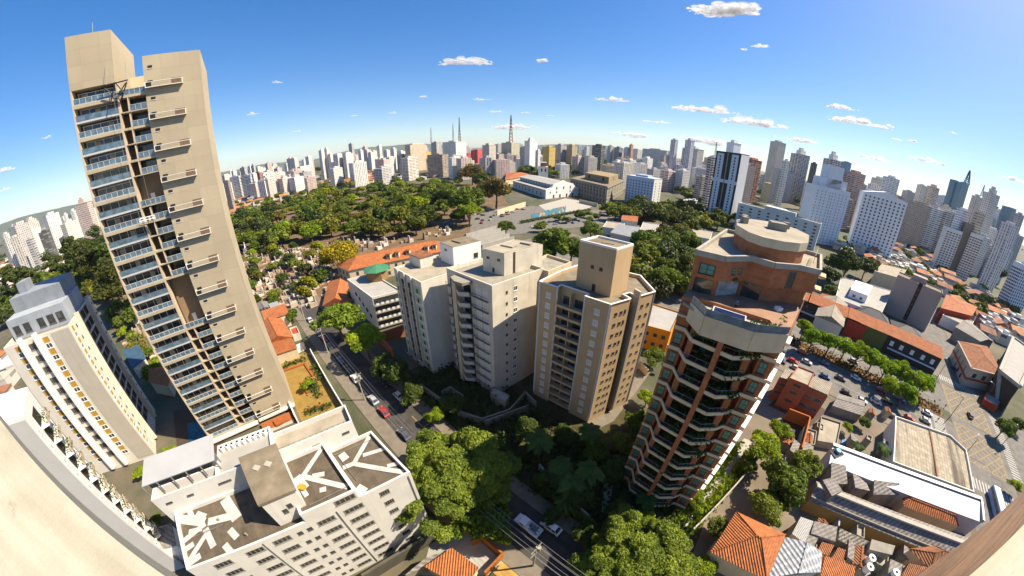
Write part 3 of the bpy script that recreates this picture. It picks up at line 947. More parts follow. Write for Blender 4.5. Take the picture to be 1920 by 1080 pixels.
# ------------------------------------------------------------------ pale hotel block with patterned roof
COOLW = plain('cool_white_paint', (.61, .60, .575), .8, .14, .35, streak=.3)
def patterned_roof_block():
    a, b, c, d = (-40.6, 3.0), (-14.4, 24.3), (-22.9, 31.1), (-48.9, 9.3)
    t = thing('hotel_building', 'pale block with brown roof painted in white cross patterns', 'building', (*a, 0))
    ab = lambda u: lerp(a, b, u)
    dc = lambda u: lerp(d, c, u)
    block(t, [a, ab(.528), dc(.56), d], 0, 21, COOLW, ROOFT, .7, .3)
    block(t, [ab(.5285), ab(.765), dc(.772), dc(.5605)], 0, 23, COOLW, ROOFT, .7, .3)
    block(t, [ab(.7655), b, c, dc(.7725)], 0, 21.05, COOLW, ROOFT, .7, .3)
    # rear volume
    rn = (-.645, .765)
    def rear(u0, u1, depth, z, wm, rm, par=.7):
        p0, p1 = dc(u0), dc(u1)
        p0 = (p0[0] + rn[0] * .02, p0[1] + rn[1] * .02); p1 = (p1[0] + rn[0] * .02, p1[1] + rn[1] * .02)
        q1 = (p1[0] + rn[0] * depth, p1[1] + rn[1] * depth); q0 = (p0[0] + rn[0] * depth, p0[1] + rn[1] * depth)
        block(t, [p0, p1, q1, q0], 0, z, wm, rm, par, .25)
        return p0, p1, q1, q0
    rear(-.04, .285, 2.2, 24.8, COOLW, ROOFD, 1.6)
    rear(.2855, .555, 6.2, 24.8, COOLW, ROOFW, .5)
    rear(.5555, .935, 4.2, 24.8, COOLW, ROOFL, .9)
    p0, p1 = dc(-.06), dc(.3)
    m = MB()
    o0, o1 = (p0[0] + rn[0] * 1.6, p0[1] + rn[1] * 1.6), (p1[0] + rn[0] * 1.6, p1[1] + rn[1] * 1.6)
    e0, e1 = (p0[0] + rn[0] * 6.4, p0[1] + rn[1] * 6.4), (p1[0] + rn[0] * 6.4, p1[1] + rn[1] * 6.4)
    m.face([(*o0, 26.4), (*o1, 26.4), (*e1, 27.2), (*e0, 27.2)])
    m.face([(*o0, 26.25), (*e0, 27.05), (*e1, 27.05), (*o1, 26.25)])
    m.face([(*o0, 26.25), (*o1, 26.25), (*o1, 26.4), (*o0, 26.4)])
    m.build('metal_roof', plain('smooth_metal_roof', (.36, .37, .38), .5, .15, .3), t)
    m = MB(); m.strip(lerp(o0, e0, .3), lerp(o1, e1, .3), .2, 24.1, 26.3)
    for k in range(6):
        q = lerp(o0, o1, k / 5); m.box(q[0] - .08, q[0] + .08, q[1] - .08, q[1] + .08, 24, 26.3)
    m.build('roof_support', METAL, t)
    # air conditioning units on the white deck
    for k in range(9):
        q = dc(.31 + .027 * k); q = (q[0] + rn[0] * 5.2, q[1] + rn[1] * 5.2)
        m = MB(); m.box(q[0] - .32, q[0] + .32, q[1] - .32, q[1] + .32, 24.32, 25.1); m.cyl(q[0], q[1], .24, 25.1, 25.13, 1, 10)
        m.build('air_conditioner', [CLEANW, BLACK], t)
    # ladder rails on the tan deck
    m = MB()
    for u in np.linspace(.57, .925, 14):
        q = dc(u); q1 = (q[0] + rn[0] * .6, q[1] + rn[1] * .6); q2 = (q[0] + rn[0] * 1.5, q[1] + rn[1] * 1.5)
        m.bar((*q1, 23.98), (*q2, 23.98), .04)
    q = dc(.57); q2 = dc(.925)
    for k in (.6, 1.5):
        m.bar((q[0] + rn[0] * k, q[1] + rn[1] * k, 23.98), (q2[0] + rn[0] * k, q2[1] + rn[1] * k, 23.98), .05)
    m.build('roof_rail', CONC, t)
    # lift house
    ph = [(-37.7, 18.4), (-33.6, 21.85), (-26.9, 16.05), (-30.5, 13.0)]
    mb = MB(); mb.prism(ph, 20.4, 26.2); lh = mb.build('lift_house', COOLW, t)
    mb = MB(); mb.prism(inset(ph, -.25), 26.2, 26.6); mb.build('lift_house_roof', ROOFD, lh)
    for u, z in ((.42, 22.6), (.62, 23.3)):
        wins(t, ph[3], ph[2], [z], [u], .7, .9, 'dark')
    m = MB()
    for x, y in ((-34, 17.6), (-32.6, 18.6)):
        m.box(x - .5, x + .5, y - .4, y + .4, 26.6, 26.75)
    m.build('roof_hatch', CONCL, t)
    # painted roof marks (zoom coordinates of the photograph turned into roof points)
    def z7(x, y, z):
        return A(260 + x * .3125, 760 + y * .3125, z)
    mk = MB()
    def line(p, q, w, z):
        P, Q = z7(*p, z), z7(*q, z)
        l = math.hypot(Q[0] - P[0], Q[1] - P[1]); nx, ny = -(Q[1] - P[1]) / l * w / 2, (Q[0] - P[0]) / l * w / 2
        mk.face([(P[0] - nx, P[1] - ny, z), (Q[0] - nx, Q[1] - ny, z), (Q[0] + nx, Q[1] + ny, z), (P[0] + nx, P[1] + ny, z)])
    zl, zm, zr = 20.33, 22.33, 20.38
    e = [0]
    def L(p, q, w, z):
        e[0] += .004
        line(p, q, w, z + e[0])
    L((235, 680), (395, 700), 1.5, zl); L((300, 625), (330, 690), .9, zl); L((250, 830), (400, 710), .9, zl)
    L((285, 960), (400, 780), .8, zl); L((400, 740), (450, 850), 1.0, zl); L((415, 700), (585, 655), 1.3, zl)
    L((515, 560), (590, 680), 1.7, zl); L((545, 745), (590, 795), 1.0, zl); L((515, 835), (560, 890), 1.0, zl)
    L((300, 760), (380, 740), .8, zl); L((260, 880), (330, 830), .9, zl); L((300, 950), (370, 900), 1.0, zl)
    L((345, 650), (400, 670), 1.0, zl)
    L((985, 425), (1100, 255), .75, zm); L((985, 425), (1255, 490), .85, zm); L((1040, 425), (1115, 410), .8, zm)
    L((945, 430), (1000, 500), 1.4, zm); L((1085, 510), (1125, 500), .8, zm); L((1010, 545), (960, 470), .7, zm)
    L((1290, 350), (1385, 185), .75, zr); L((1290, 350), (1590, 400), .8, zr); L((1225, 375), (1300, 345), .8, zr)
    L((1345, 300), (1480, 258), .7, zr); L((1215, 290), (1245, 325), 1.2, zr); L((1490, 365), (1565, 345), .7, zr)
    L((1310, 490), (1360, 520), 1.3, zr)
    mk.build('painted_mark', plain('worn_white_paint', (.50, .50, .49), .85, .38, 1.1, streak=0), t)
    m = MB()
    q = z7(985, 500, zm); m.box(q[0] - .5, q[0] + .5, q[1] - .4, q[1] + .4, zm, zm + .6)
    m.build('tank_lid', OCHRE, t)
    # vents, pipes and cables on the decks
    rnd = random.Random(8)
    for k in range(9):
        u, v = rnd.uniform(.08, .95), rnd.uniform(.2, .8)
        z = 20.33 if (u < .5 or u > .8) else 22.33
        p = lerp(ab(u), dc(u), v)
        if .2 < u < .56 and v > .3 or abs(u - .53) < .05 or abs(u - .77) < .05:
            continue
        m = MB(); m.cyl(p[0], p[1], .16, z, z + rnd.uniform(.4, .9), 0, 10); m.cyl(p[0], p[1], .26, z + .9, z + 1.0, 0, 10) if k % 3 == 0 else None
        m.build('vent_pipe', CONC, t)
    for (u0, v0, u1, v1, z) in ((.58, .12, .75, .14, 22.36), (.79, .9, .98, .88, 20.41), (.05, .5, .2, .52, 20.36), (.8, .3, .8, .85, 20.41)):
        m = MB(); p, q_ = lerp(ab(u0), dc(u0), v0), lerp(ab(u1), dc(u1), v1); m.bar((*p, z + .06), (*q_, z + .06), .06, 0, 6); m.build('roof_pipe', METAL, t)
    # front windows
    zs = [18.7 - 2.87 * k for k in range(7)]
    zs2 = [21.4 - 2.87 * k for k in range(8)]
    wins(t, a, b, zs, [.135, .28, .40], 2.6, 1.15, 'wide')
    wins(t, a, b, zs, [.478, .521], .75, .8, 'dark')
    wins(t, a, b, zs, [.598], 2.6, 1.15, 'wide')
    wins(t, a, b, zs2[1:], [.72], 2.9, 1.15, 'wide')
    wins(t, a, b, zs2[:1], [.711], 3.0, 1.15, 'wide')
    wins(t, a, b, zs, [.865], 1.5, 1.15, 'wide')
    wins(t, b, c, zs, [.3, .7], .8, .9, 'dark')
    wins(t, dc(-.04), dc(.935), [23.0], [.06, .17, .33, .36], 1.1, .3, 'dark')
    wins(t, dc(-.04), dc(.935), [22.8], [.62, .80, .95], 1.2, .35, 'dark')
    m = MB()
    for u in (.33, .655, .985):
        q = offs(a, b, u, .09); m.bar((*q, .3), (*q, 20.4), .07)
    m.build('drainpipe', METAL, t)
patterned_roof_block()

LEAF_DARK = leafmat('balcony_leaves', (0.03, 0.06, 0.012), (0.09, 0.13, 0.02))
# ------------------------------------------------------------------ striped block and white plant-balcony block at far left
def striped_block():
    p0, p1, p2 = (-108.8, 13.5), (-93.8, 25.3), (-111.6, 38.9)
    p3 = (p0[0] + p2[0] - p1[0], p0[1] + p2[1] - p1[1])
    t = thing('apartment_block', 'tall block with ochre and white window stripes on its sunlit side', 'building', (*p1, 0))
    block(t, [p0, p1, p2, p3], 0, 40.3, WHITE, ROOFL, .9, .3)
    zs = [38.2 - 3.0 * k for k in range(12)]
    wins(t, p0, p1, zs, [.20], 1.9, 1.45, 'ochre')
    wins(t, p0, p1, [z - 1.35 for z in zs], [.20], 1.9, 1.2, 'white')
    wins(t, p0, p1, [z - .6 for z in zs], [.42], 2.3, 1.6, 'wide')
    wins(t, p0, p1, zs, [.63], 1.9, 1.45, 'ochre')
    wins(t, p0, p1, [z - 1.35 for z in zs], [.63], 1.9, 1.2, 'white')
    m = MB(); m.strip(offs(p0, p1, .73, .05), offs(p0, p1, .995, .05), .1, 1, 40); m.build('plain_wall', plain('warm_grey_wall', (.46, .42, .35), .9, .15, .3, streak=.2), t)
    wins(t, p1, p2, zs, [.08], 1.4, 1.4, 'ochre'); wins(t, p1, p2, [z - 1.3 for z in zs], [.08], 1.4, 1.1, 'white')
    wins(t, p1, p2, zs, [.2], .7, .7, 'dark')
    wins(t, p1, p2, [z - .6 for z in zs], [.38, .52, .66], 2.9, 2.3, 'void')
    wins(t, p1, p2, zs, [.83], 1.3, 1.4, 'ochre'); wins(t, p1, p2, zs, [.94], .6, .6, 'dark')
    for u in (.305, .535):
        m = MB(); q0, q1 = offs(p0, p1, u, .0), offs(p0, p1, u, 1.1)
        m.strip(q0, q1, .8, 1, 41.2); m.build('fin', CLEANW, t)
    for u in (.28, .76):
        m = MB(); m.strip(offs(p1, p2, u, 0), offs(p1, p2, u, 1.1), .5, 1, 40.9); m.build('fin', GREYW, t)
    q = lambda u, v: lerp(lerp(p0, p1, u), lerp(p3, p2, u), v)
    mb = MB(); mb.prism([q(.06, .22), q(.95, .22), q(.95, .85), q(.06, .85)], 39.5, 44.5); mb.build('penthouse', plain('blue_grey', (.36, .40, .45), .85, .3, .3, streak=.4), t)
    mb = MB(); mb.prism([q(.1, .45), q(.9, .45), q(.9, .95), q(.1, .95)], 44.5, 48); mb.prism([q(.2, .6), q(.34, .6), q(.34, .8), q(.2, .8)], 48, 50.5); mb.build('tank_room', plain('blue_grey_dark', (.26, .29, .33), .85, .3, .3, streak=.5), t)
    wins(t, q(.06, .22), q(.95, .22), [40.6], [.12, .3, .55, .72, .88], 2.0, 2.2, 'dark')
    # nearer white block with plants
    r0, r1 = (-62.0, 4.9), (-71.5, 8.8)          # left and right end of the planted face, seen from the camera
    t = thing('apartment_block', 'white block with a column of planted balconies beside a blank grey wall', 'building', (*r0, 0))
    mb = MB(); mb.prism([r0, r1, (-92, -4), (-84, -12)], 0, 41.0); mb.build('wall', CLEANW, t)
    mb = MB()
    mb.face([(*offs((-84, -12), r0, 1.0, .04), 0), (*offs((-84, -12), r0, 0, .04), 0), (*offs((-84, -12), r0, 0, .04), 40.5), (*offs((-84, -12), r0, 1.0, .04), 40.5)])
    mb.build('blank_wall', plain('blank_grey', (.50, .49, .47), .9, .15, .2), t)
    wins(t, (-84, -12), r0, [37 - 3 * k for k in range(12)], [.75], .5, .35, 'dark', off=.05)
    fl = [37.0 - 2.95 * k for k in range(12)]
    wins(t, r0, r1, fl, [.14, .87], .9, 1.0, 'white')
    for z in fl:
        m = MB()
        e0, e1 = offs(r0, r1, .32, 0), offs(r0, r1, .68, 0)
        f0, f1 = offs(r0, r1, .32, 1.3), offs(r0, r1, .68, 1.3)
        m.prism([e0, e1, f1, f0], z - .3, z - .1, 0)
        m.strip(f0, f1, .12, z - .1, z + .9, 1)
        m.build('balcony', [CLEANW, TAND], t)
        m = MB(); m.prism([offs(r0, r1, .33, .01), offs(r0, r1, .67, .01), offs(r0, r1, .67, .03), offs(r0, r1, .33, .03)], z, z + 2.2); m.build('balcony_door', DARK, t)
        m = MB(); rnd = random.Random(int(z * 10))
        for k in range(90):
            u, o = rnd.uniform(.33, .67), rnd.uniform(.2, 1.5)
            q_ = offs(r0, r1, u, o); s = rnd.uniform(.1, .3); zz = z + rnd.uniform(.1, 1.3)
            v = [Vector((rnd.gauss(0, 1), rnd.gauss(0, 1), rnd.gauss(0, 1))).normalized() * s for _ in range(3)]
            m.face([(q_[0] + w.x, q_[1] + w.y, zz + w.z) for w in v])
        m.build('balcony_foliage', LEAF_DARK, t)
striped_block()
# ------------------------------------------------------------------ the three apartment blocks in the middle
def leaves(m, pts, n, s0, s1, spread, rnd):
    for _ in range(n):
        x, y, z = rnd.choice(pts)
        s = rnd.uniform(s0, s1)
        c = Vector((x + rnd.gauss(0, spread), y + rnd.gauss(0, spread), z + abs(rnd.gauss(0, spread))))
        a = Vector((rnd.gauss(0, 1), rnd.gauss(0, 1), rnd.gauss(0, 1))).normalized() * s
        b = a.orthogonal().normalized() * s * .7
        m.face([c - a, c + b, c + a, c - b])
def green_white_block():
    L, F, R, B = (-34.0, 80.0), (-23.0, 69.8), (-12.4, 80.4), (-23.4, 90.6)
    t = thing('apartment_block', 'white apartment block with pale green panels on its shaded front', 'building', (*F, 0))
    block(t, [L, F, R, B], 0, 30, WHITE, ROOFL, .6, .25)
    zs = [26.2 - 2.75 * k for k in range(10)]
    GP = plain('pale_green_panel', (0.36, 0.47, 0.36), 0.85, 0.2, 0.4)
    for u0, u1 in ((.04, .17), (.74, .93)):
        m = MB(); q0, q1 = offs(L, F, u0, .03), offs(L, F, u1, .03)
        for z in zs:
            m.strip(q0, q1, .06, z - .3, z + 1.75)
        m.build('green_panel', GP, t)
    m = MB()
    for u in (.2, .45, .69):
        m.strip(offs(L, F, u, 0), offs(L, F, u, .55), .5, 1.5, 30.2)
    m.build('pier', GREYW, t)
    wins(t, L, F, zs, [.325, .575], 1.9, 1.7, 'void', off=.02)
    wins(t, L, F, [z - .95 for z in zs], [.325, .575], 1.9, .8, 'plainw', off=.02)
    wins(t, L, F, zs, [.105, .84], .8, 1.1, 'dark', off=.07)
    wins(t, F, R, [z + .3 for z in zs], [.72], 1.6, .9, 'void', off=.01)
    wins(t, F, R, [z + .3 for z in zs], [.93], 1.0, 1.0, 'dark', off=.01)
    mb = MB(); bl = [(-21.5, 87.3), (-16.6, 82.1), (-9.4, 88.6), (-14.3, 93.8)]
    mb.prism(bl, 29, 35); lh = mb.build('lift_house', CLEANW, t)
    mb = MB(); mb.prism(inset(bl, .05), 35, 35.12); mb.prism([(-18, 88), (-15, 85.5), (-13.5, 87), (-16.5, 89.5)], 35.12, 35.5); mb.build('lift_house_roof', ROOFD, lh)
    wins(t, bl[0], bl[1], [33.2], [.45], 1.3, .6, 'dark'); wins(t, bl[1], bl[2], [30.2], [.8], 1.6, 1.6, 'void')
    mb = MB(); b2 = [(-30.5, 84.5), (-26, 80.6), (-23, 83.6), (-27.5, 87.5)]
    mb.prism(b2, 29, 32.4); tr = mb.build('tank_room', WHITE, t)
    mb = MB(); mb.prism(inset(b2, -.2), 32.4, 32.6); mb.build('tank_roof', TILEO, tr)
    m = MB()
    for k in range(3):
        q = offs(L, F, .25 + .22 * k, .8); m.prism([offs(L, F, .22 + .24 * k, 0), offs(L, F, .36 + .24 * k, 0), offs(L, F, .36 + .24 * k, 2.2), offs(L, F, .22 + .24 * k, 2.2)], 2.6, 2.8)
    m.build('entrance_canopy', CONC, t)
green_white_block()

def white_balcony_block():
    L, F, R, B = (-16.6, 72.1), (-4.4, 61.7), (8.0, 72.4), (-4.2, 82.8)
    t = thing('apartment_block', 'stained white middle block with a zigzag balcony stack and small square windows', 'building', (*F, 0))
    w, r = block(t, [L, F, R, B], 0, 33, GREYW, CONC, .9, .3)
    zs = [29.7 - 2.95 * k for k in range(10)]
    # pillar between the balcony bays
    m = MB(); m.strip(offs(L, F, .3, 0), offs(L, F, .3, 1.9), 1.4, 0, 31.5); m.build('pillar', CREAM, t)
    m = MB(); m.prism([offs(L, F, .24, 0), offs(L, F, .60, 0), offs(L, F, .56, 2.6), offs(L, F, .40, 2.9), offs(L, F, .24, 1.9)], 31.6, 32.3); m.build('balcony_roof', CONC, t)
    for i, z in enumerate(zs):
        m = MB()
        z0 = z - 1.0
        b = [offs(L, F, .37, 0), offs(L, F, .37, 1.9), offs(L, F, .47, 2.6), offs(L, F, .60, 1.2), offs(L, F, .60, 0)]
        m.prism(b, z0 - .25, z0, 0)
        for p, q in zip(b[1:], b[2:4]):
            m.strip(p, q, .12, z0, z0 + .95, 1)
        b = [offs(L, F, .02, 0), offs(L, F, .02, .9), offs(L, F, .235, .9), offs(L, F, .235, 0)]
        m.prism(b, z0 - .25, z0, 0)
        for k in range(8):
            p = lerp(b[1], b[2], k / 7); m.bar((*p, z0), (*p, z0 + 1), .035, 2)
        m.bar((*b[1], z0 + 1), (*b[2], z0 + 1), .05, 2)
        m.build('balcony', [CONCL, GREYW, METAL], t)
        m = MB(); e = [offs(L, F, .63, 0), offs(L, F, .63, .6), offs(L, F, .93, .6), offs(L, F, .93, 0)]
        m.prism(e, z0 - .3, z0 - .12, 0)
        for k in range(10):
            p = lerp(e[1], e[2], k / 9); m.bar((*p, z0 - .12), (*p, z0 + .9), .03, 1)
        m.bar((*e[1], z0 + .9), (*e[2], z0 + .9), .045, 1)
        m.build('window_rail', [CONC, BLACK], t)
    wins(t, L, F, [z - 1 for z in zs], [.13], 1.8, 2.1, 'dark', off=.01)
    wins(t, L, F, [z - 1 for z in zs], [.48], 2.6, 2.2, 'void', off=.01)
    wins(t, L, F, [z - .9 for z in zs], [.72, .86], 1.5, 2.0, 'whitepane', off=.01)
    RR = lerp(F, R, .58)
    wins(t, F, RR, zs, [.445], .6, .7, 'dark'); wins(t, F, RR, zs, [.73], 1.25, 1.25, 'white')
    bl = [(-7.3, 72.6), (-1.9, 69.2), (7.9, 76.9), (1.1, 81.0)]
    mb = MB(); mb.prism(bl, 31.8, 37.7); lh = mb.build('lift_house', GREYW, t)
    mb = MB(); mb.prism(inset(bl, .12), 37.7, 37.85)
    mb.prism([(-3, 75), (0, 73.2), (1.2, 74.4), (-1.8, 76.2)], 37.85, 38.2); mb.prism([(2, 77), (4.5, 75.4), (5.3, 76.2), (2.8, 77.8)], 37.85, 38.3)
    mb.build('lift_house_roof', ROOFL, lh)
    wins(t, bl[0], bl[1], [35.6], [.25, .75], .9, .6, 'dark'); wins(t, bl[0], bl[1], [32.4], [.5], .6, 1.2, 'dark')
    m = MB(); m.strip(offs(bl[1], bl[2], .22, .02), offs(bl[1], bl[2], .27, .02), .1, 32, 37.6); m.build('downpipe', DARKB, t)
    # side wing
    W = [(4.6, 74.2), (9.0, 71.3), (16.1, 78.2), (12.3, 83.5)]
    W0 = [(3.2, 75.6), (9.0, 71.3), (16.1, 78.2), (10.0, 84.2)]
    mb = block(t, W0, 0, 32.6, CREAM, CONC, .7, .3, 'wing_wall', 'wing_roof')
    wins(t, (4.8, 74.4), (9.0, 71.3), zs, [.18], 1.3, 1.2, 'ac', 'air_conditioner_niche'); wins(t, W0[1], W0[2], zs, [.25, .5], .9, .8, 'white')
    wins(t, W0[1], W0[2], zs, [.8], 1.2, 1.1, 'white')
white_balcony_block()

def beige_block():
    L, F, E = (6.1, 62.4), (19.2, 51.8), (31.1, 57.6)
    t = thing('apartment_block', 'beige apartment tower with white corner trims and a square tank block on top', 'building', (*F, 0))
    Bk = [(31.1, 57.6), (31.0, 66.5), (18.5, 74.0), (11.5, 68.5)]
    poly = [L, lerp(L, F, .275), offs(L, F, .275, -1.5), offs(L, F, .665, -1.5), lerp(L, F, .665), F, (24.2, 54.24), (23.2, 56.2), (25.0, 57.05), (26.0, 55.12), E] + Bk[1:]
    block(t, poly, 0, 33.8, BEIGE, ROOFD, .75, .3)
    # dark sheet painting in the recess shade, fin, white trims
    m = MB(); m.strip((23.3, 56.15), (24.95, 56.95), .12, 1, 33.0); m.build('recess_shade', DARKB, t)
    m = MB(); m.strip((26.35, 54.6), (25.6, 56.2), .5, 1, 35.2); m.build('fin', plain('fin_render', (.46, .40, .31), .9, .2, .3, streak=.4), t)
    m = MB()
    def trim(p, w=.16, z1=33.84):
        m.box(p[0] - w, p[0] + w, p[1] - w, p[1] + w, 1.0, z1)
    trim(F, .18); trim(L, .16); trim(lerp(L, F, .275), .13); trim(lerp(L, F, .665), .13); trim(E, .14)
    m.build('corner_trim', CLEANW, t)
    m = MB()
    k = poly + [poly[0]]
    for p, q in zip(k, k[1:]):
        m.strip(p, q, .34, 33.803, 33.93)
    m.build('coping', CLEANW, t)
    zs = [30.5 - 2.58 * k for k in range(12)]
    wins(t, L, F, zs, [.147, .845], 1.25, 1.35, 'whitepane')
    a, b = offs(L, F, .275, -1.5), offs(L, F, .665, -1.5)
    for z in zs:
        m = MB(); z0 = z - .95
        e = [offs(L, F, .28, -1.48), offs(L, F, .28, .25), offs(L, F, .66, .25), offs(L, F, .66, -1.48)]
        m.prism(e, z0 - .22, z0, 0)
        m.strip(e[1], e[2], .12, z0, z0 + .45, 0)
        for j in range(9):
            p = lerp(e[1], e[2], j / 8); m.bar((*p, z0 + .45), (*p, z0 + 1.0), .03, 1)
        m.bar((*e[1], z0 + 1), (*e[2], z0 + 1), .045, 1)
        m.build('balcony', [BEIGE, METAL], t)
    wins(t, a, b, [z - .9 for z in zs], [.28, .72], 2.1, 2.0, 'dark', 'balcony_door')
    m = MB(); m.strip(offs(L, F, .47, -1.4), offs(L, F, .47, .1), .2, 1, 33); m.build('balcony_divider', BEIGE, t)
    wins(t, F, (24.2, 54.24), [z + .2 for z in zs], [.35, .62], .75, .75, 'dark'); wins(t, F, (24.2, 54.24), [z + .1 for z in zs], [.82], .5, 1.0, 'dark')
    wins(t, (26.0, 55.12), E, [z + .2 for z in zs], [.38, .72], .75, .75, 'dark')
    bl = [(14.1, 61.8), (20.4, 56.3), (25.3, 60.0), (19.0, 65.5)]
    mb = MB(); mb.prism(bl, 33, 43.3); tb = mb.build('tank_block', BEIGE, t)
    m = MB(); q = inset(bl, .3)
    for i in range(4):
        m.face([(*bl[i], 43.3), (*bl[(i + 1) % 4], 43.3), (*bl[(i + 1) % 4], 43.75), (*bl[i], 43.75)])
        m.face([(*bl[i], 43.75), (*bl[(i + 1) % 4], 43.75), (*q[(i + 1) % 4], 43.75), (*q[i], 43.75)])
        m.face([(*q[i], 43.75), (*q[(i + 1) % 4], 43.75), (*q[(i + 1) % 4], 43.3), (*q[i], 43.3)])
    m.build('tank_coping', CLEANW, tb)
    mb = MB(); mb.prism(q, 43.3, 43.34); mb.prism([(18.5, 61), (21, 60), (21.5, 61), (19, 62)], 43.34, 43.5); mb.build('tank_roof', ROOFD, tb)
    wins(t, bl[0], bl[1], [38.2], [.42, .66], .75, .75, 'dark'); wins(t, bl[0], bl[1], [33.2], [.52], .8, 1.7, 'dark')
beige_block()

# ------------------------------------------------------------------ brick tower with planted bays
def brick_tower():
    P0, P1 = (23.5, 35.4), (34.9, 25.9)
    t = thing('apartment_tower', 'red brick tower with cream zigzag bands, planted bays and a rooftop pool terrace', 'building', (*P0, 0))
    P2, P3 = (52.5, 38.5), (40.0, 50.5)
    F = lambda u, o: offs(P0, P1, u, o)
    core = [P0, F(.13, 0), F(.16, -1.2), F(.82, -1.2), F(.85, 0), P1, P2, P3]
    mb = MB(); mb.prism(core, 0, 44.0); mb.build('wall', BRICK, t)
    FHt = 3.42
    nf = 12
    rnd = random.Random(5)
    prof = [(0, .35), (.115, .35), (.21, 2.5), (.60, 3.3), (.77, 1.6), (.83, .45), (1.0, .35)]
    back = [(1.0, -.3), (0, -.3)]
    for i in range(nf):
        z = 1.6 + i * FHt
        last = i == nf - 1
        # slab and cream parapet band along the zigzag edge
        m = MB()
        out = [F(u, o) for u, o in prof]
        m.prism(out + [F(.995, -.25), F(.005, -.25)], z - .15, z + .05, 1)
        for p, q in zip(out, out[1:]):
            m.strip(p, q, .19, z - .18, z + .40, 0)
        cb = m.build('cream_band', [BANDC, plain('clay_floor', (.15, .062, .03), .9, .4, .8)], t)
        m = MB()
        inn = [F(u, o - .25) for u, o in prof[2:5]]
        for p, q in zip(inn, inn[1:]):
            m.bar((*p, z + 1.1), (*q, z + 1.1), .04)
            for k in range(5):
                w = lerp(p, q, k / 4); m.bar((*w, z + .5), (*w, z + 1.1), .025)
        m.build('railing', METAL, cb)
        # recessed dark rooms with glass and brick partitions
        m = MB()
        m.strip(F(.17, -.9), F(.81, -.9), .1, z + .06, z + FHt - .4)
        m.build('sliding_door', GLASS, t)
        m = MB()
        m.strip(F(.3, -.80), F(.36, -.80), .06, z + .06, z + 2.5); m.strip(F(.62, -.80), F(.7, -.80), .06, z + .06, z + 2.5)
        if i % 3 != 1:
            m.strip(F(.2, -.80), F(.27, -.80), .06, z + .06, z + 2.4)
        m.build('teal_pane', TEAL, t)
        m = MB()
        pts = []
        for k in range(14):
            u = rnd.uniform(.22, .78); o = rnd.uniform(.8, 2.6) * (1 - abs(u - .52) * 1.6)
            pts.append((*F(u, o), z + .15))
        leaves(m, pts, 620, .12, .36, .45, rnd)
        o = m.build('balcony_foliage', LEAF_DARK, t)
        if i < nf - 1:
            wins(t, P0, P1, [z + .75], [.065, .915], 1.1, 1.9, 'teal', off=.02)
            wins(t, P1, P2, [z + .75], [.10, .42, .72], 1.5, 1.5, 'teal')
            m = MB()
            for u in (.2, .55):
                m.prism([offs(P1, P2, u, 0), offs(P1, P2, u + .14, 0), offs(P1, P2, u + .14, .7), offs(P1, P2, u, .7)], z + .45, z + 1.05)
            m.build('side_ledge', CLEANW, t)
    # brick column through the bays, edge piers
    m = MB(); m.strip(F(.46, 2.3), F(.46, 3.25), .75, 0, 41.5); m.build('column', BRICK, t)
    m = MB()
    for u in (.2, .74):
        m.strip(F(u, -1.1), F(u, 1.5), .9, 0, 41.5)
    m.build('partition', BRICK, t)
    # thick terrace parapet
    zt = 41.2
    tp = [F(0, .5), F(.1, .5), (24.3, 30.4), (29.2, 26.4), (32.4, 25.7), (34.2, 25.4), F(1, .5)]
    m = MB()
    m.prism(tp + [F(1, -.2), F(0, -.2)], zt, zt + .3, 0)
    for p, q in zip(tp[1:], tp[2:6]):
        m.strip(p, q, .3, zt - .2, zt + 2.6, 0)
    m.build('terrace_parapet', BANDC, t)
    m = MB()
    for p, q in zip(tp[1:], tp[2:6]):
        m.strip(p, q, .05, zt + 2.6, zt + 3.6, 0)
    m.build('glass_balustrade', RAILG, t)
    zt = 43.3
    m = MB(); m.prism([F(.02, .3), (24.7, 31.0), (29.3, 26.9), (33.9, 25.8), P1, (44, 33), (30, 44)], zt - .3, zt); m.build('terrace_floor', ROOFL, t)
    m = MB(); m.prism([(26.3, 31.8), (29.8, 28.9), (30.9, 30.2), (27.4, 33.1)], zt + .005, zt + .42, 0); m.prism([(26.5, 31.8), (29.8, 29.1), (30.7, 30.2), (27.4, 32.9)], zt + .42, zt + .43, 1)
    m.build('swimming_pool', [CLEANW, glass('deep_pool', (0.015, 0.03, 0.10), 0.05)], t)
    # penthouse storeys
    ph = [(25.0, 36.9), (28.2, 34.6), (33.4, 35.3), (35.8, 32.9), (40.4, 32.6), (43.4, 31.0), P2, P3]
    lower = [(25.6, 37.6), (28.6, 35.6), (33.4, 36.2), (36.2, 33.8), (40.6, 33.4), (43.2, 32.2), P2, P3]
    m = MB(); m.prism(lower, 43.0, 46.6); m.build('penthouse_wall', BRICK, t)
    m = MB(); m.prism(ph, 46.6, 49.6); m.build('upper_wall', BRICK, t)
    m = MB()
    k = ph + [ph[0]]
    for p, q in zip(k, k[1:]):
        m.strip(p, q, .4, 49.6, 50.4)
    m.build('roof_parapet', CONCL, t)
    m = MB(); m.prism(inset(ph, .2), 49.6, 49.75); m.build('roof', ROOFL, t)
    m = MB()
    for p, q in ((lower[0], lower[1]), (lower[2], lower[3])):
        m.strip(offs(p, q, .15, .03), offs(p, q, .9, .03), .06, 43.4, 46.2)
    m.build('patio_door', GLASS, t)
    m = MB(); m.strip(offs(lower[1], lower[2], .1, .03), offs(lower[1], lower[2], .95, .03), .06, 43.4, 46.3); m.build('white_blind', glass('pale_blind', (.45, .5, .5), .1), t)  # even pale glossy tone for the blind
    wins(t, ph[0], ph[1], [47.2], [.5], 2.2, 1.5, 'teal'); wins(t, ph[1], ph[2], [47.6], [.45, .7], .7, .9, 'teal')
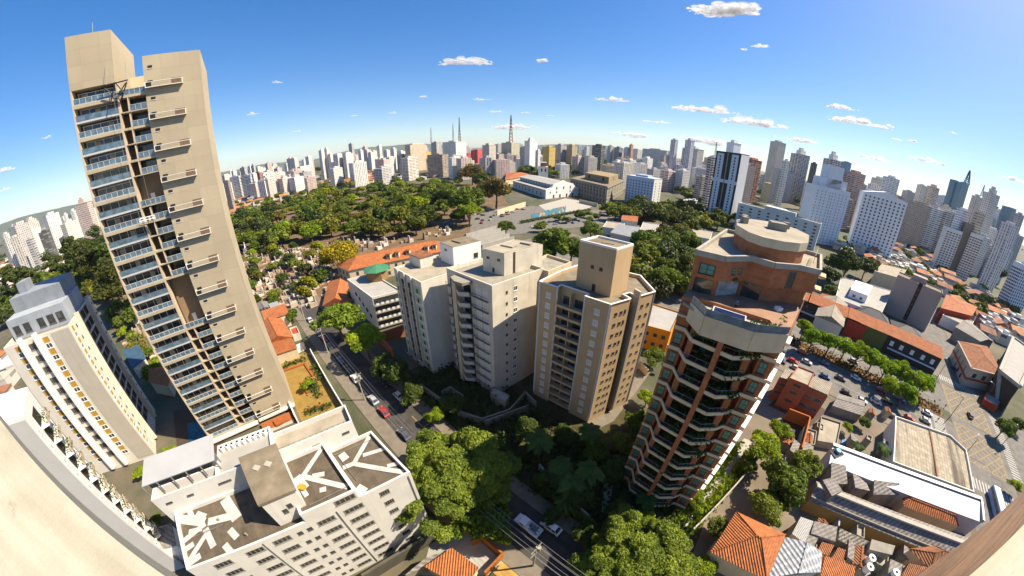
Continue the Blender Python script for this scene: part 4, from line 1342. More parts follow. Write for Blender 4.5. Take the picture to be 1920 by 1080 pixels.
    wins(t, ph[3], ph[4], [46.8], [.85], 1.4, 2.4, 'dark'); wins(t, ph[5], P2, [44.2, 47.2], [.12], 1.4, 2.0, 'teal')
    m = MB(); m.prism([offs(ph[5], P2, .3, 0), offs(ph[5], P2, .5, 0), offs(ph[5], P2, .5, 1.4), offs(ph[5], P2, .3, 1.4)], 46.2, 46.5); m.prism([offs(ph[5], P2, .3, 0), offs(ph[5], P2, .5, 0), offs(ph[5], P2, .5, 1.4), offs(ph[5], P2, .3, 1.4)], 48.4, 48.7); m.build('awning', plain('cream_awning', (.6, .42, .25), .8, .2, 2), t)
    # oval plant room
    ov = [(35.1, 41.9), (34.2, 37.8), (35.0, 35.6), (37.7, 34.3), (41.0, 34.2), (43.6, 35.0), (49.5, 40.0), (50.5, 44.0), (47.5, 47.6), (43, 48.2), (38.5, 46.4)]
    m = MB(); m.prism(ov, 49.5, 51.8); pr = m.build('plant_room', BRICK, t)
    m = MB(); m.prism(inset(ov, -.15), 51.8, 53.1, 0, 1); m.build('plant_room_band', [BANDC, ROOFL], pr)
    m = MB(); m.prism([(41.5, 41.2), (44.2, 40.2), (45, 42), (42.4, 43)], 53.1, 54.3); m.build('roof_hatch', CONC, t)
    for q in ((38, 44), (39.2, 45.4), (47, 43.2)):
        m = MB(); m.box(q[0] - .5, q[0] + .5, q[1] - .5, q[1] + .5, 53.1, 54.2); m.build('vent', CONC, t)
    m = MB(); prev = None
    for k in range(12):
        q = lerp((44.5, 33.5), (50.5, 38), k / 11); m.bar((*q, 50.4), (*q, 51.6), .05)
    m.bar((44.5, 33.5, 51.6), (50.5, 38, 51.6), .05); m.build('roof_railing', METAL, t)
    m = MB(); pts = [(*lerp((29.6, 27.6), (33.6, 26.4), k / 9), zt + .4) for k in range(10)] + [(*lerp((34.5, 27), (38, 30.2), k / 5), zt + .2) for k in range(6)] + [(27.8, 34.6, zt), (31.2, 35, 46.7)]
    leaves(m, pts, 420, .12, .32, .32, rnd)
    m.build('terrace_foliage', leafmat('terrace_leaves', (.06, .1, .012), (.30, .30, .03)), t)
    m = MB()
    for k in range(9):
        q = lerp((29.3, 27.7), (33.5, 26.6), k / 8); m.box(q[0] - .25, q[0] + .25, q[1] - .25, q[1] + .25, zt, zt + .55 + .2 * (k % 2))
    m.build('planter', CLEANW, t)
    m = MB(); m.box(36.9, 37.9, 30.6, 31.4, zt + .5, zt + 1.2); m.build('air_conditioner', CLEANW, t)
brick_tower()

# ------------------------------------------------------------------ low school, long tiled building, garden wall
def roofed(name, label, cat, poly, z0, z1, wall, kind, roof, rise=2.2, over=.4, group=None, along=0, color=None, rcolor=None):
    """house on a four-cornered plan: kind hip / gable / shed / flat"""
    t = thing(name, label, cat, (*poly[0], z0), 0, group)
    if kind == 'flat':
        block(t, poly, z0, z1, wall, roof, .5, .22, color=color, rcolor=rcolor)
        return t
    mb = MB(); mb.prism(poly, z0, z1); mb.build('wall', wall, t, color=color)
    q = inset(poly, -over)
    # inset() orders anticlockwise; ridge runs along edge `along`
    q = q[along:] + q[:along]
    m = MB()
    zt = z1 + rise
    a, b, c, d = q
    if kind == 'hip':
        w = math.hypot(b[0] - c[0], b[1] - c[1]); l = math.hypot(a[0] - b[0], a[1] - b[1])
        k = min(.46, .5 * w / max(l, .1))
        r0 = lerp(lerp(a, d, .5), lerp(b, c, .5), k); r1 = lerp(lerp(a, d, .5), lerp(b, c, .5), 1 - k)
    else:
        r0, r1 = lerp(a, d, .5), lerp(b, c, .5)
    if kind == 'shed':
        m.face([(*a, z1 + .05), (*b, z1 + .05), (*c, zt), (*d, zt)])
        m.face([(*a, z1 - .05), (*d, zt - .1), (*c, zt - .1), (*b, z1 - .05)])
        m.face([(*b, z1), (*c, z1), (*c, zt)]); m.face([(*d, z1), (*a, z1), (*d, zt)]); m.face([(*c, z1), (*d, z1), (*d, zt), (*c, zt)])
    else:
        m.face([(*a, z1), (*b, z1), (*r1, zt), (*r0, zt)]); m.face([(*c, z1), (*d, z1), (*r0, zt), (*r1, zt)])
        m.face([(*b, z1), (*c, z1), (*r1, zt)]); m.face([(*d, z1), (*a, z1), (*r0, zt)])
        m.face([(*a, z1 - .02), (*d, z1 - .02), (*c, z1 - .02), (*b, z1 - .02)])
        m.bar((*r0, zt), (*r1, zt), .16)
        if kind == 'hip':
            for e, r in ((a, r0), (d, r0), (b, r1), (c, r1)):
                m.bar((*e, z1), (*r, zt), .13)
    m.build('roof', roof, t, color=rcolor)
    return t
def school():
    L, F, R = (-68, 109.0), (-49.6, 92.9), (-40.5, 99.0)
    B = (L[0] + R[0] - F[0], L[1] + R[1] - F[1])
    t = thing('school_building', 'low white building with round windows and balcony rows beside the street trees', 'building', (*F, 0))
    block(t, [L, F, R, B], 0, 13.4, WHITE, ROOFW, .5, .3)
    for k in range(5):
        u = .32 + .12 * k
        m = MB(); c = offs(L, F, u, .06); th = math.atan2(F[1] - L[1], F[0] - L[0])
        n = 18
        m.face([(c[0] + math.cos(th) * 1.0 * math.cos(2 * math.pi * i / n), c[1] + math.sin(th) * math.cos(2 * math.pi * i / n), 9.2 - 1.3 * k + math.sin(2 * math.pi * i / n)) for i in range(n)])
        m.build('round_window', GLASS, t)
    for k in range(4):
        z = 1.2 + 3.0 * k
        m = MB(); m.prism([offs(F, R, .02, 0), offs(F, R, .98, 0), offs(F, R, .98, 1.3), offs(F, R, .02, 1.3)], z - .2, z)
        m.strip(offs(F, R, .02, 1.25), offs(F, R, .98, 1.25), .1, z, z + .8); m.build('balcony', [CONCL], t)
        m = MB(); m.strip(offs(F, R, .03, .02), offs(F, R, .97, .02), .04, z + .1, z + 2.4); m.build('ribbon_window', GLASS, t)
        m = MB()
        for j in range(6):
            m.strip(offs(F, R, .08 + .165 * j, 1.32), offs(F, R, .17 + .165 * j, 1.32), .05, z + .2, z + 1.1)
        m.build('white_awning', CLEANW, t)
    kq = [A(677, 513, 16), A(690, 502, 16), A(722, 500, 16), A(733, 508, 16), A(711, 517, 16)]
    kx, ky = sum(p[0] for p in kq) / 5, sum(p[1] for p in kq) / 5
    m = MB(); m.cyl(kx, ky, 4.6, 12.8, 17, 0, 8); m.build('roof_pavilion', plain('wood_brown', (.27, .17, .08), .85, .3, .4), t)
    m = MB()
    ring = [(kx + 5.6 * math.cos(math.pi * i / 4 + .39), ky + 5.6 * math.sin(math.pi * i / 4 + .39), 17) for i in range(8)]
    for i in range(8):
        m.face([ring[i], ring[(i + 1) % 8], (kx, ky, 18.6)])
    m.build('pavilion_roof', GREENT, t)
school()
def tiled_hall():
    P = [(-91, 139), (-80, 131.5), (-33, 162), (-42, 175)]
    t = roofed('long_hall', 'long building with orange tiled hip roof and little dormers by the cemetery', 'building', P, 0, 8.0, CREAM, 'hip', TILE, 4.5, .6, along=1)
    for u in (.42, .5, .6, .78, .86):
        m = MB(); c = lerp((-86, 135), (-38, 167), u); c = (c[0] + 2.6, c[1] - 3.6)
        m.box(c[0] - 1.0, c[0] + 1.0, c[1] - 1.0, c[1] + 1.0, 9.0, 11.6, 0)
        m.box(c[0] - .6, c[0] + .6, c[1] - 1.04, c[1] - 1.0, 10.0, 11.2, 1)
        m.prism([(c[0] - 1.3, c[1] - 1.3), (c[0] + 1.3, c[1] - 1.3), (c[0] + 1.3, c[1] + 1.3), (c[0] - 1.3, c[1] + 1.3)], 11.6, 11.8, 2)
        m.build('dormer', [CREAM, GLASS, TILEO], t)
    wins(t, (-80, 131.5), (-33, 162), [1.2, 4.6], [i / 14 for i in range(1, 14)], 1.3, 1.8, 'dark')
    wins(t, (-91, 139), (-80, 131.5), [1.2, 4.6], [.2, .5, .8], 1.2, 1.8, 'dark')
    roofed('tiled_house', 'small house with bright orange gable roof beside the school', 'house', [A(612, 590), A(662, 585), A(668, 555), A(622, 545)], 0, 4.5, CREAM, 'gable', TILE, 3, .6, along=1)
tiled_hall()

# ------------------------------------------------------------------ houses between tower and street
def left_houses():
    def H4(pix, z):
        return [A(x, y, z) for x, y in pix]
    roofed('house', 'small house with orange gable roof between striped block and tan tower', 'house', H4([(281, 716), (288, 684), (322, 690), (314, 722)], 5), 0, 5, CREAM, 'gable', TILE, 2, .4, along=1)
    roofed('house', 'low house with dark blue roof in the tan tower shadow', 'house', H4([(232, 662), (256, 640), (272, 672), (250, 690)], 5), 0, 5, GREYW, 'shed', plain('blue_roof', (.05, .10, .16), .6, .4, .5), .8, .3)
    roofed('shed', 'grey sheet shed squeezed between parapet and patterned roof block', 'shed', H4([(243, 1012), (322, 985), (330, 1022), (268, 1040)], 6), 0, 6, CLEANW, 'shed', SHEETG, .6, .1)
    roofed('house', 'house with broad orange tile roof right beside the tan tower', 'house', H4([(484, 612), (527, 598), (548, 632), (499, 645)], 5), 0, 5, CREAM, 'gable', TILE, 2.2, .4, along=3)
    roofed('house', 'lower orange tiled annexe with cream wall next to the planted courtyard', 'house', H4([(500, 652), (545, 637), (556, 652), (508, 668)], 4), 0, 4, CREAM, 'shed', TILEB, 1.2, .3)
    roofed('house', 'small house with narrow orange roof above grey walls near the street corner', 'house', H4([(493, 588), (535, 575), (540, 588), (498, 602)], 5.5), 0, 5.5, GREYW, 'shed', TILE, 1.3, .3)
    roofed('house', 'grey roofed shed in the row behind the tan tower', 'house', H4([(478, 572), (500, 565), (508, 576), (484, 582)], 5), 0, 5, CONC, 'gable', SHEETG, 1.0, .2, along=1)
    roofed('house', 'shed with white metal roof in the row behind the tan tower', 'house', H4([(505, 572), (520, 567), (527, 577), (510, 582)], 5.2), 0, 5.2, WHITE, 'shed', SHEETW, .6, .2)
    roofed('shop_kiosk', 'little kiosk with dark red awning at the street corner', 'kiosk', H4([(543, 615), (556, 611), (562, 624), (548, 628)], 3), 0, 3, WHITE, 'flat', RED, 1, .3)
    t = thing('garden_wall', 'white wall around the planted courtyard beside the tan tower', 'wall', (*A(514, 684), 0))
    m = MB(); pts = [A(514, 684), A(574, 655)]
    m.strip(*pts, .3, 0, 3.2); m.strip(A(514, 684), A(560, 793), .3, 0, 2.6); m.strip(A(585, 664), A(650, 775), .25, 0, 2.4); m.build('panel', CLEANW, t)
    t = thing('planter_bed', 'terracotta edged flower beds on the dry courtyard lawn', 'planter', (*A(575, 700), 0))
    m = MB()
    for a, b in (((532, 697), (572, 683)), ((572, 683), (588, 706)), ((565, 718), (578, 738)), ((572, 772), (610, 759))):
        m.strip(A(*a), A(*b), .7, 0.06, .55)
    m.build('kerb_edge', TERRA, t)
    m = MB(); rnd = random.Random(9)
    pts = []
    for a, b in (((535, 690), (570, 676)), ((576, 722), (600, 745)), ((582, 715), (596, 730)), ((575, 777), (620, 762)), ((590, 690), (605, 712))):
        pts += [(*lerp(A(*a), A(*b), k / 9), .4) for k in range(10)]
    leaves(m, pts, 900, .2, .5, .6, rnd); m.build('foliage', LEAF_DARK, t)
    t = thing('podium_deck', 'small terracotta deck with a planter at the foot of the tan tower', 'deck', (*A(520, 800), 0))
    m = MB(); m.prism([A(492, 800), A(545, 778), A(553, 792), A(498, 815)], .1, 1.2, 0, 1); m.prism([A(516, 797), A(540, 787), A(545, 795), A(522, 806)], 1.2, 1.7, 1)
    m.build('deck_slab', [WHITE, TERRA], t)
    # gated ramp and walls in front of the middle blocks
    t = thing('boundary_wall', 'long low concrete wall and gate posts before the middle blocks', 'wall', (*A(880, 800), 0))
    m = MB()
    for a, b in (((905, 795), (955, 778)), ((955, 778), (985, 745)), ((985, 745), (1005, 765)), ((910, 800), (990, 770)), ((790, 730), (860, 780)), ((860, 780), (905, 795)), ((830, 745), (845, 735)), ((845, 735), (870, 752))):
        m.strip(A(*a), A(*b), .3, 0, 2.2)
    m.build('panel', CONC, t)
    t = thing('gatehouse', 'small flat concrete gatehouse between the white and beige blocks', 'gatehouse', (*A(960, 745), 0))
    block(t, [A(925, 740), A(955, 757), A(948, 770), A(920, 752)], 0, 3.2, CONC, CONCL, .3, .2)
    t = thing('boundary_wall', 'brick coloured wall at the foot of the green panelled block', 'wall', (*A(730, 640), 0))
    m = MB(); m.strip(A(715, 645), A(770, 625), .4, 0, 4.5); m.strip(A(715, 645), A(740, 670), .4, 0, 3.5); m.build('panel', BRICK2, t)
left_houses()
# ------------------------------------------------------------------ low roofs in the right foreground
def P4(pix, z):
    return [A(x, y, z) for x, y in pix]
def right_foreground():
    # large hipped clay roof at the bottom
    q = P4([(1382, 962), (1470, 1003), (1436, 1084), (1336, 1034)], 5.5)
    roofed('house', 'house with big orange hip roof at the bottom edge beside the brick tower garden', 'house', q, 0, 5.5, CREAM, 'hip', TILE, 3.0, .3)
    roofed('house', 'house with white and grey ribbed metal roof right of the big orange hip roof', 'house', P4([(1473, 1008), (1541, 1035), (1538, 1072), (1440, 1082)], 5.0), 0, 5, GREYW, 'gable', SHEETS, 1.0, .1, along=1)
    roofed('house', 'plain orange shed roof at the bottom edge right of the ribbed metal roof', 'house', P4([(1543, 1046), (1598, 1066), (1600, 1086), (1538, 1084)], 4.5), 0, 4.5, CREAM, 'shed', TILE, .8, .1)
    roofed('house', 'cluster of small clay roofs tucked against the brown cladding corner', 'house', P4([(1706, 1030), (1752, 1025), (1800, 1045), (1745, 1066), ], 5.0), 0, 5, CREAM, 'hip', TILEO, 1.6, .2)
    roofed('house', 'low clay roof partly hidden behind the cluster by the cladding corner', 'house', P4([(1700, 1060), (1745, 1070), (1720, 1090), (1690, 1080)], 4.2), 0, 4.2, CREAM, 'shed', TILEO, .8, .1)
    S = [([(1484, 1002), (1500, 971), (1525, 978), (1508, 1018)], 4.2, SHEETW, 'shed with white sheet roof beside the small clay lean-tos'),
         ([(1526, 979), (1568, 990), (1566, 1015), (1521, 1000)], 4.0, SHEETG, 'shed with grey sheet roof and one pale panel behind the lean-tos'),
         ([(1573, 992), (1630, 1018), (1626, 1040), (1572, 1012)], 3.4, corrugated('slatted_roof', (.38, .34, .28), .7, 1, .75, (.1, .08, .06), .5, .8), 'pergola roof of weathered slats against the brown yard wall'),
         ([(1633, 1013), (1676, 1025), (1672, 1040), (1630, 1030)], 4.6, CONC, 'flat concrete slab roof above the brown yard'),
         ([(1514, 1000), (1534, 1006), (1526, 1025), (1508, 1019)], 3.4, SHEETG, 'small brown lean-to roof by the orange wall'),
         ([(1540, 1018), (1562, 1024), (1554, 1042), (1532, 1034)], 3.0, TILEO, 'clay lean-to roof, left one of a pair under an orange wall'),
         ([(1570, 1028), (1592, 1036), (1584, 1056), (1560, 1046)], 3.0, TILEO, 'clay lean-to roof, right one of a pair under an orange wall'),
         ([(1668, 1050), (1690, 1060), (1686, 1086), (1664, 1080)], 4.0, SHEETG, 'narrow grey roof beside the white water tanks'),
         ([(1692, 1062), (1740, 1074), (1740, 1090), (1690, 1090)], 3.6, CONC, 'low dark concrete roof at the bottom near the cladding corner')]
    for px, z, rm, lab in S:
        q = P4(px, z)
        roofed('shed', lab, 'shed', q, 0, z, CONC, 'shed', rm, .35, .05)
    for i, (px, py) in enumerate(((1636, 1046), (1632, 1063), (1681, 1073))):
        x, y = A(px, py, 5)
        t = thing('water_tank', ('white round water tank, upper of two on a dark frame', 'white round water tank, lower of two on a dark frame', 'white round water tank standing alone on a grey roof')[i], 'tank', (x, y, 3.2))
        m = MB(); m.cyl(x, y, .75, 3.4, 4.9, 0, 20); m.build('tank_body', CLEANW, t)
        m = MB(); m.cyl(x, y, .82, 4.9, 5.1, 0, 20); m.build('lid', CLEANW, t)
        m = MB(); m.cyl(x, y, .3, 5.1, 5.16, 0, 12); m.build('manhole', DARK, t)
        m = MB(); m.box(x - 1, x + 1, y - 1, y + 1, 0, 3.4); m.build('stand', CONC, t)
    # dark yard walls
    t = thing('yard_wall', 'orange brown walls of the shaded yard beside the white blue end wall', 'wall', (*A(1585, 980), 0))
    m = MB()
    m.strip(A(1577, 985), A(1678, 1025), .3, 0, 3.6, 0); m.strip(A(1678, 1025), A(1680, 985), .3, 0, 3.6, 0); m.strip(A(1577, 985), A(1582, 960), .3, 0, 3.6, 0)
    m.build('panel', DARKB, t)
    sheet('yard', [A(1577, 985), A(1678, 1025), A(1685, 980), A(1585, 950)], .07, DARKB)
    t = thing('end_wall', 'pale blue grey end wall below the ochre strip of the long grey roof', 'wall', (*A(1530, 960), 0))
    m = MB(); m.strip(A(1516, 948, 2), A(1572, 972, 2), .4, 0, 2.6); m.strip(A(1572, 972, 2), A(1570, 988, 2), .4, 0, 2.6); m.build('panel', plain('blue_grey_wall', (.33, .36, .44), .85, .25, .4), t)
    # long grey roof with gutter and ochre strip
    t = thing('long_warehouse', 'long grey weathered warehouse roof with a raised ridge beam and ochre wall below', 'building', (*A(1530, 930, 6), 0))
    q = P4([(1528, 905), (1842, 1022), (1800, 1052), (1520, 935)], 4.4)
    mb = MB(); mb.prism(q, 0, 3.6); mb.build('wall', plain('ochre_wall', (.36, .22, .07), .9, .35, .3), t)
    m = MB(); a, b, c, d = q
    r0, r1 = lerp(a, d, .42), lerp(b, c, .42)
    m.face([(*d, 3.7), (*c, 3.7), (*r1, 5.8), (*r0, 5.8)]); m.face([(*r0, 5.8), (*r1, 5.8), (*b, 5.0), (*a, 5.0)]); m.face([(*a, 3.6), (*d, 3.6), (*r0, 5.8), (*a, 5.0)])
    m.build('roof', SHEETG, t)
    m = MB(); m.strip(r0, r1, 1.1, 5.7, 6.15); m.build('ridge_beam', CONCL, t)
    m = MB(); m.strip(lerp(d, a, .14), lerp(c, b, .14), .25, 3.6, 4.5); m.build('gutter', CONC, t)
    m = MB(); m.prism(P4([(1538, 905), (1558, 900), (1575, 925), (1555, 935)], 5.8), 4.4, 6.8); m.build('roof_box', SHEETG, t)
    # triangular roof fins between the long roofs
    for i, (px, py, qx, qy) in enumerate(((1556, 872, 1590, 905), (1596, 893, 1632, 918), (1636, 905, 1690, 925))):
        roofed('shed', 'grey monopitch roof, %s of three between the two long roofs' % ('leftmost', 'middle', 'rightmost')[i], 'shed', P4([(px, py), (qx - 8, py + 6), (qx, qy), (px + 4, qy)], 5), 0, 4.6, CONC, 'shed', SHEETG, 1.3, .1, along=i % 2)
    roofed('house', 'low clay roof strip between the two long warehouse roofs', 'house', P4([(1692, 925), (1790, 965), (1798, 985), (1696, 948)], 4.2), 0, 4, CREAM, 'hip', TILE, 1.4, .1)
    # long white roof
    t = thing('long_warehouse', 'long white metal roof with dark gutter edge and a blue tank in its corner pit', 'building', (*A(1560, 838, 8), 0))
    q = P4([(1560, 836), (1838, 938), (1842, 978), (1556, 868)], 5.8)
    mb = MB(); mb.prism(q, 0, 5.4); mb.build('wall', plain('lilac_grey', (.42, .36, .36), .85, .2, .3), t)
    m = MB(); a, b, c, d = q
    m.face([(*a, 6.1), (*d, 5.5), (*c, 5.5), (*b, 6.1)]); m.build('roof', plain('smooth_metal_roof', None), t)
    m = MB(); m.strip(a, b, 1.0, 5.4, 6.55); m.strip(b, c, .6, 5.4, 6.4); m.build('gutter', METAL, t)
    m = MB(); x, y = A(1570, 848, 6.2); m.prism([(x - 1.5, y - 1.2), (x + 1.5, y - 1.2), (x + 1.5, y + 1.2), (x - 1.5, y + 1.2)], 5.8, 6.3, 0, 1); m.build('tank_pit', [CLEANW, DARK], t)
    m = MB(); m.cyl(x, y, .7, 6.3, 7.0, 0, 16); m.build('tank', plain('blue_plastic', (.05, .30, .55), .4, .1, 1), t)
    # big fibre cement roof
    t = thing('fibre_cement_hall', 'large pale stained sheet roof with clipped corner beside the yellow box junction', 'building', (*A(1677, 782, 6), 0))
    q = P4([(1677, 782), (1780, 818), (1810, 846), (1824, 925), (1672, 868)], 6.0)
    block(t, q, 0, 6.6, WHITE, CONC, .9, .35)
    m = MB(); a, b, c, d, e = inset(q, .45)
    ii = sorted(range(5), key=lambda i: q.index(q[i]))
    qq = inset(q, .5); g = sum(p[0] for p in qq) / 5, sum(p[1] for p in qq) / 5
    m.face([(p[0], p[1], 6.0) for p in qq]); m.build('sheet_roof', PANELS, t)
    m = MB(); p_, r_ = A(1742, 806, 6), A(1757, 898, 6); m.strip(p_, r_, .35, 6.0, 6.25); m.build('valley_gutter', plain('rust', (.22, .09, .04), .9, .3, 1), t)
    # red brick low house and neighbours
    t = thing('brick_office', 'red brick low building with sheet roof wing next to the avenue', 'building', (*A(1455, 745, 9), 0))
    b1 = P4([(1497, 686), (1528, 698), (1517, 723), (1480, 708)], 10.5); b2 = P4([(1525, 705), (1562, 718), (1553, 742), (1512, 724)], 9.0); b0 = P4([(1472, 690), (1495, 695), (1482, 712), (1462, 706)], 8.5)
    block(t, b1, 0, 10.5, BRICK2, ROOFL, .4, .25); 
    mb = MB(); mb.prism(b2, 0, 8.8); mb.build('wall', BRICK2, t)
    mb = MB(); mb.prism(inset(b2, .2), 8.8, 9.1); mb.build('roof', SHEET, t)
    mb = MB(); mb.prism(b0, 0, 8.0); mb.build('wall', BRICK2, t)
    mb = MB(); mb.prism(inset(b0, .15), 8.0, 8.3); mb.build('roof', SHEET, t)
    wins(t, b2[3], b2[2], [2.2, 5.6], [.3, .72], 2.8, 1.1, 'wide'); wins(t, b1[3], b1[2], [3, 6, 8.6], [.5], 2.4, .7, 'dark'); wins(t, b0[3], b0[2], [2.5, 5.5], [.5], 2.5, 1.0, 'wide')
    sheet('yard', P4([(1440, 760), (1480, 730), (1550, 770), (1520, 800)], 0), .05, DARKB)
    roofed('carport', 'grey sheet carport roof in two halves beside the avenue kerb', 'carport', P4([(1573, 738), (1622, 752), (1616, 778), (1562, 760)], 3), 0, 2.9, CONC, 'gable', SHEETG, .5, .1)
    t = thing('orange_wall', 'orange painted yard wall behind the leafy trees right of the brick tower', 'wall', (*A(1470, 790), 0))
    m = MB(); a, b, c = A(1469, 785), A(1507, 800), A(1490, 858)
    m.strip(a, b, .4, 0, 4, 0); m.strip(b, c, .4, 0, 4, 0); m.build('panel', plain('orange_render', (.42, .125, .025), .9, .25, .5), t)
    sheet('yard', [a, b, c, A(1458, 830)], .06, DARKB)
    roofed('shed', 'pale slab roof behind the orange yard wall', 'shed', P4([(1508, 800), (1532, 808), (1528, 834), (1500, 830)], 3), 0, 3, CONC, 'flat', ROOFL)
    roofed('shed', 'square tan paved roof left of the small palm garden', 'shed', P4([(1540, 780), (1578, 792), (1570, 832), (1533, 826)], 2.5), 0, 2.5, CONC, 'flat', ROOFL)
    t = thing('pool_cover', 'blue tarpaulin spread in the palm garden', 'tarpaulin', (*A(1590, 832), 0)); m = MB(); m.prism(P4([(1580, 822), (1604, 830), (1600, 842), (1576, 834)], .3), .06, .35); m.build('tarp', plain('blue_tarp', (.06, .17, .36), .6, .3, 1), t)
    # bottom centre yards and roofs
    roofed('house', 'small orange tile roof over the grey yard at the bottom edge', 'house', P4([(848, 1032), (894, 1066), (870, 1100), (800, 1062)], 4), 0, 4, CREAM, 'shed', TILE, .8, .2)
    roofed('shed', 'grey corrugated lean-to left of the small orange roof at the bottom', 'shed', P4([(800, 1048), (846, 1030), (800, 1060), (760, 1078)], 3), 0, 3, CONC, 'shed', SHEETG, .5, .1)
    t = thing('yard_wall', 'orange topped wall around the grey yard at the bottom', 'wall', (*A(905, 1013), 0))
    m = MB()
    for p, q in (((885, 1022), (905, 1013)), ((905, 1013), (943, 1045)), ((943, 1045), (910, 1080))):
        m.strip(A(*p), A(*q), .35, 0, 2.4)
    m.build('panel', plain('rust_orange', (.36, .13, .03), .9, .3, .6), t)
    t = thing('boundary_wall', 'dark party wall between the yellow tiled passage and the grey yard', 'wall', (*A(840, 1000), 0))
    m = MB(); m.strip(A(835, 1000), A(735, 1062), .5, 0, 3.6); m.strip(A(735, 1062), A(690, 1090), .5, 0, 3.6); m.build('panel', plain('dark_wall', (.09, .085, .07), .9, .4, .4), t)  # one dark mottled tone over the whole wall
    t = thing('garden_wall', 'cream wall along the brick tower garden and its driveway', 'wall', (*A(1330, 960), 0))
    m = MB()
    for p, q in (((1293, 1000), (1430, 850)), ((1063, 1058), (1145, 1048)), ((1300, 905), (1372, 830)), ((1010, 880), (1110, 985))):
        m.strip(A(*p), A(*q), .3, 0, 2.2)
    m.build('panel', CONCL, t)
right_foreground()
def clutter():
    rnd = random.Random(77); spots = []
    for poly, n in ((((1445, 770), (1560, 800), (1560, 850), (1500, 880), (1450, 850)), 7), (((1480, 1000), (1560, 985), (1700, 1045), (1690, 1078), (1520, 1040)), 12), (((1590, 770), (1670, 790), (1665, 860), (1575, 820)), 6)):
        xs = [p[0] for p in poly]; ys = [p[1] for p in poly]
        for _ in range(n):
            spots.append(A(rnd.uniform(min(xs) + 10, max(xs) - 10), rnd.uniform(min(ys) + 8, max(ys) - 8)))
    spots.sort(key=lambda p: math.atan2(p[0], p[1]))
    for i, (x, y) in enumerate(spots):
        k = i % 3
        a = rnd.uniform(.5, .8); w, d, h = rnd.uniform(2, 4.5), rnd.uniform(1.6, 3), rnd.uniform(2.2, 3.4)
        c, s_ = math.cos(a), math.sin(a)
        q = [(x + c * u - s_ * v, y + s_ * u + c * v) for u, v in ((-w / 2, -d / 2), (w / 2, -d / 2), (w / 2, d / 2), (-w / 2, d / 2))]
        roofed('shed', '%s little shed in the cluttered right yards, %s counted from left' % (('grey roofed', 'clay roofed', 'pale roofed')[k], nth(i)), 'shed', q, 0, h, CONC, ('shed', 'gable', 'flat')[k], (SHEETG, TILEO, ROOFL)[k], .5, .1, 'little sheds of the yards')
clutter()

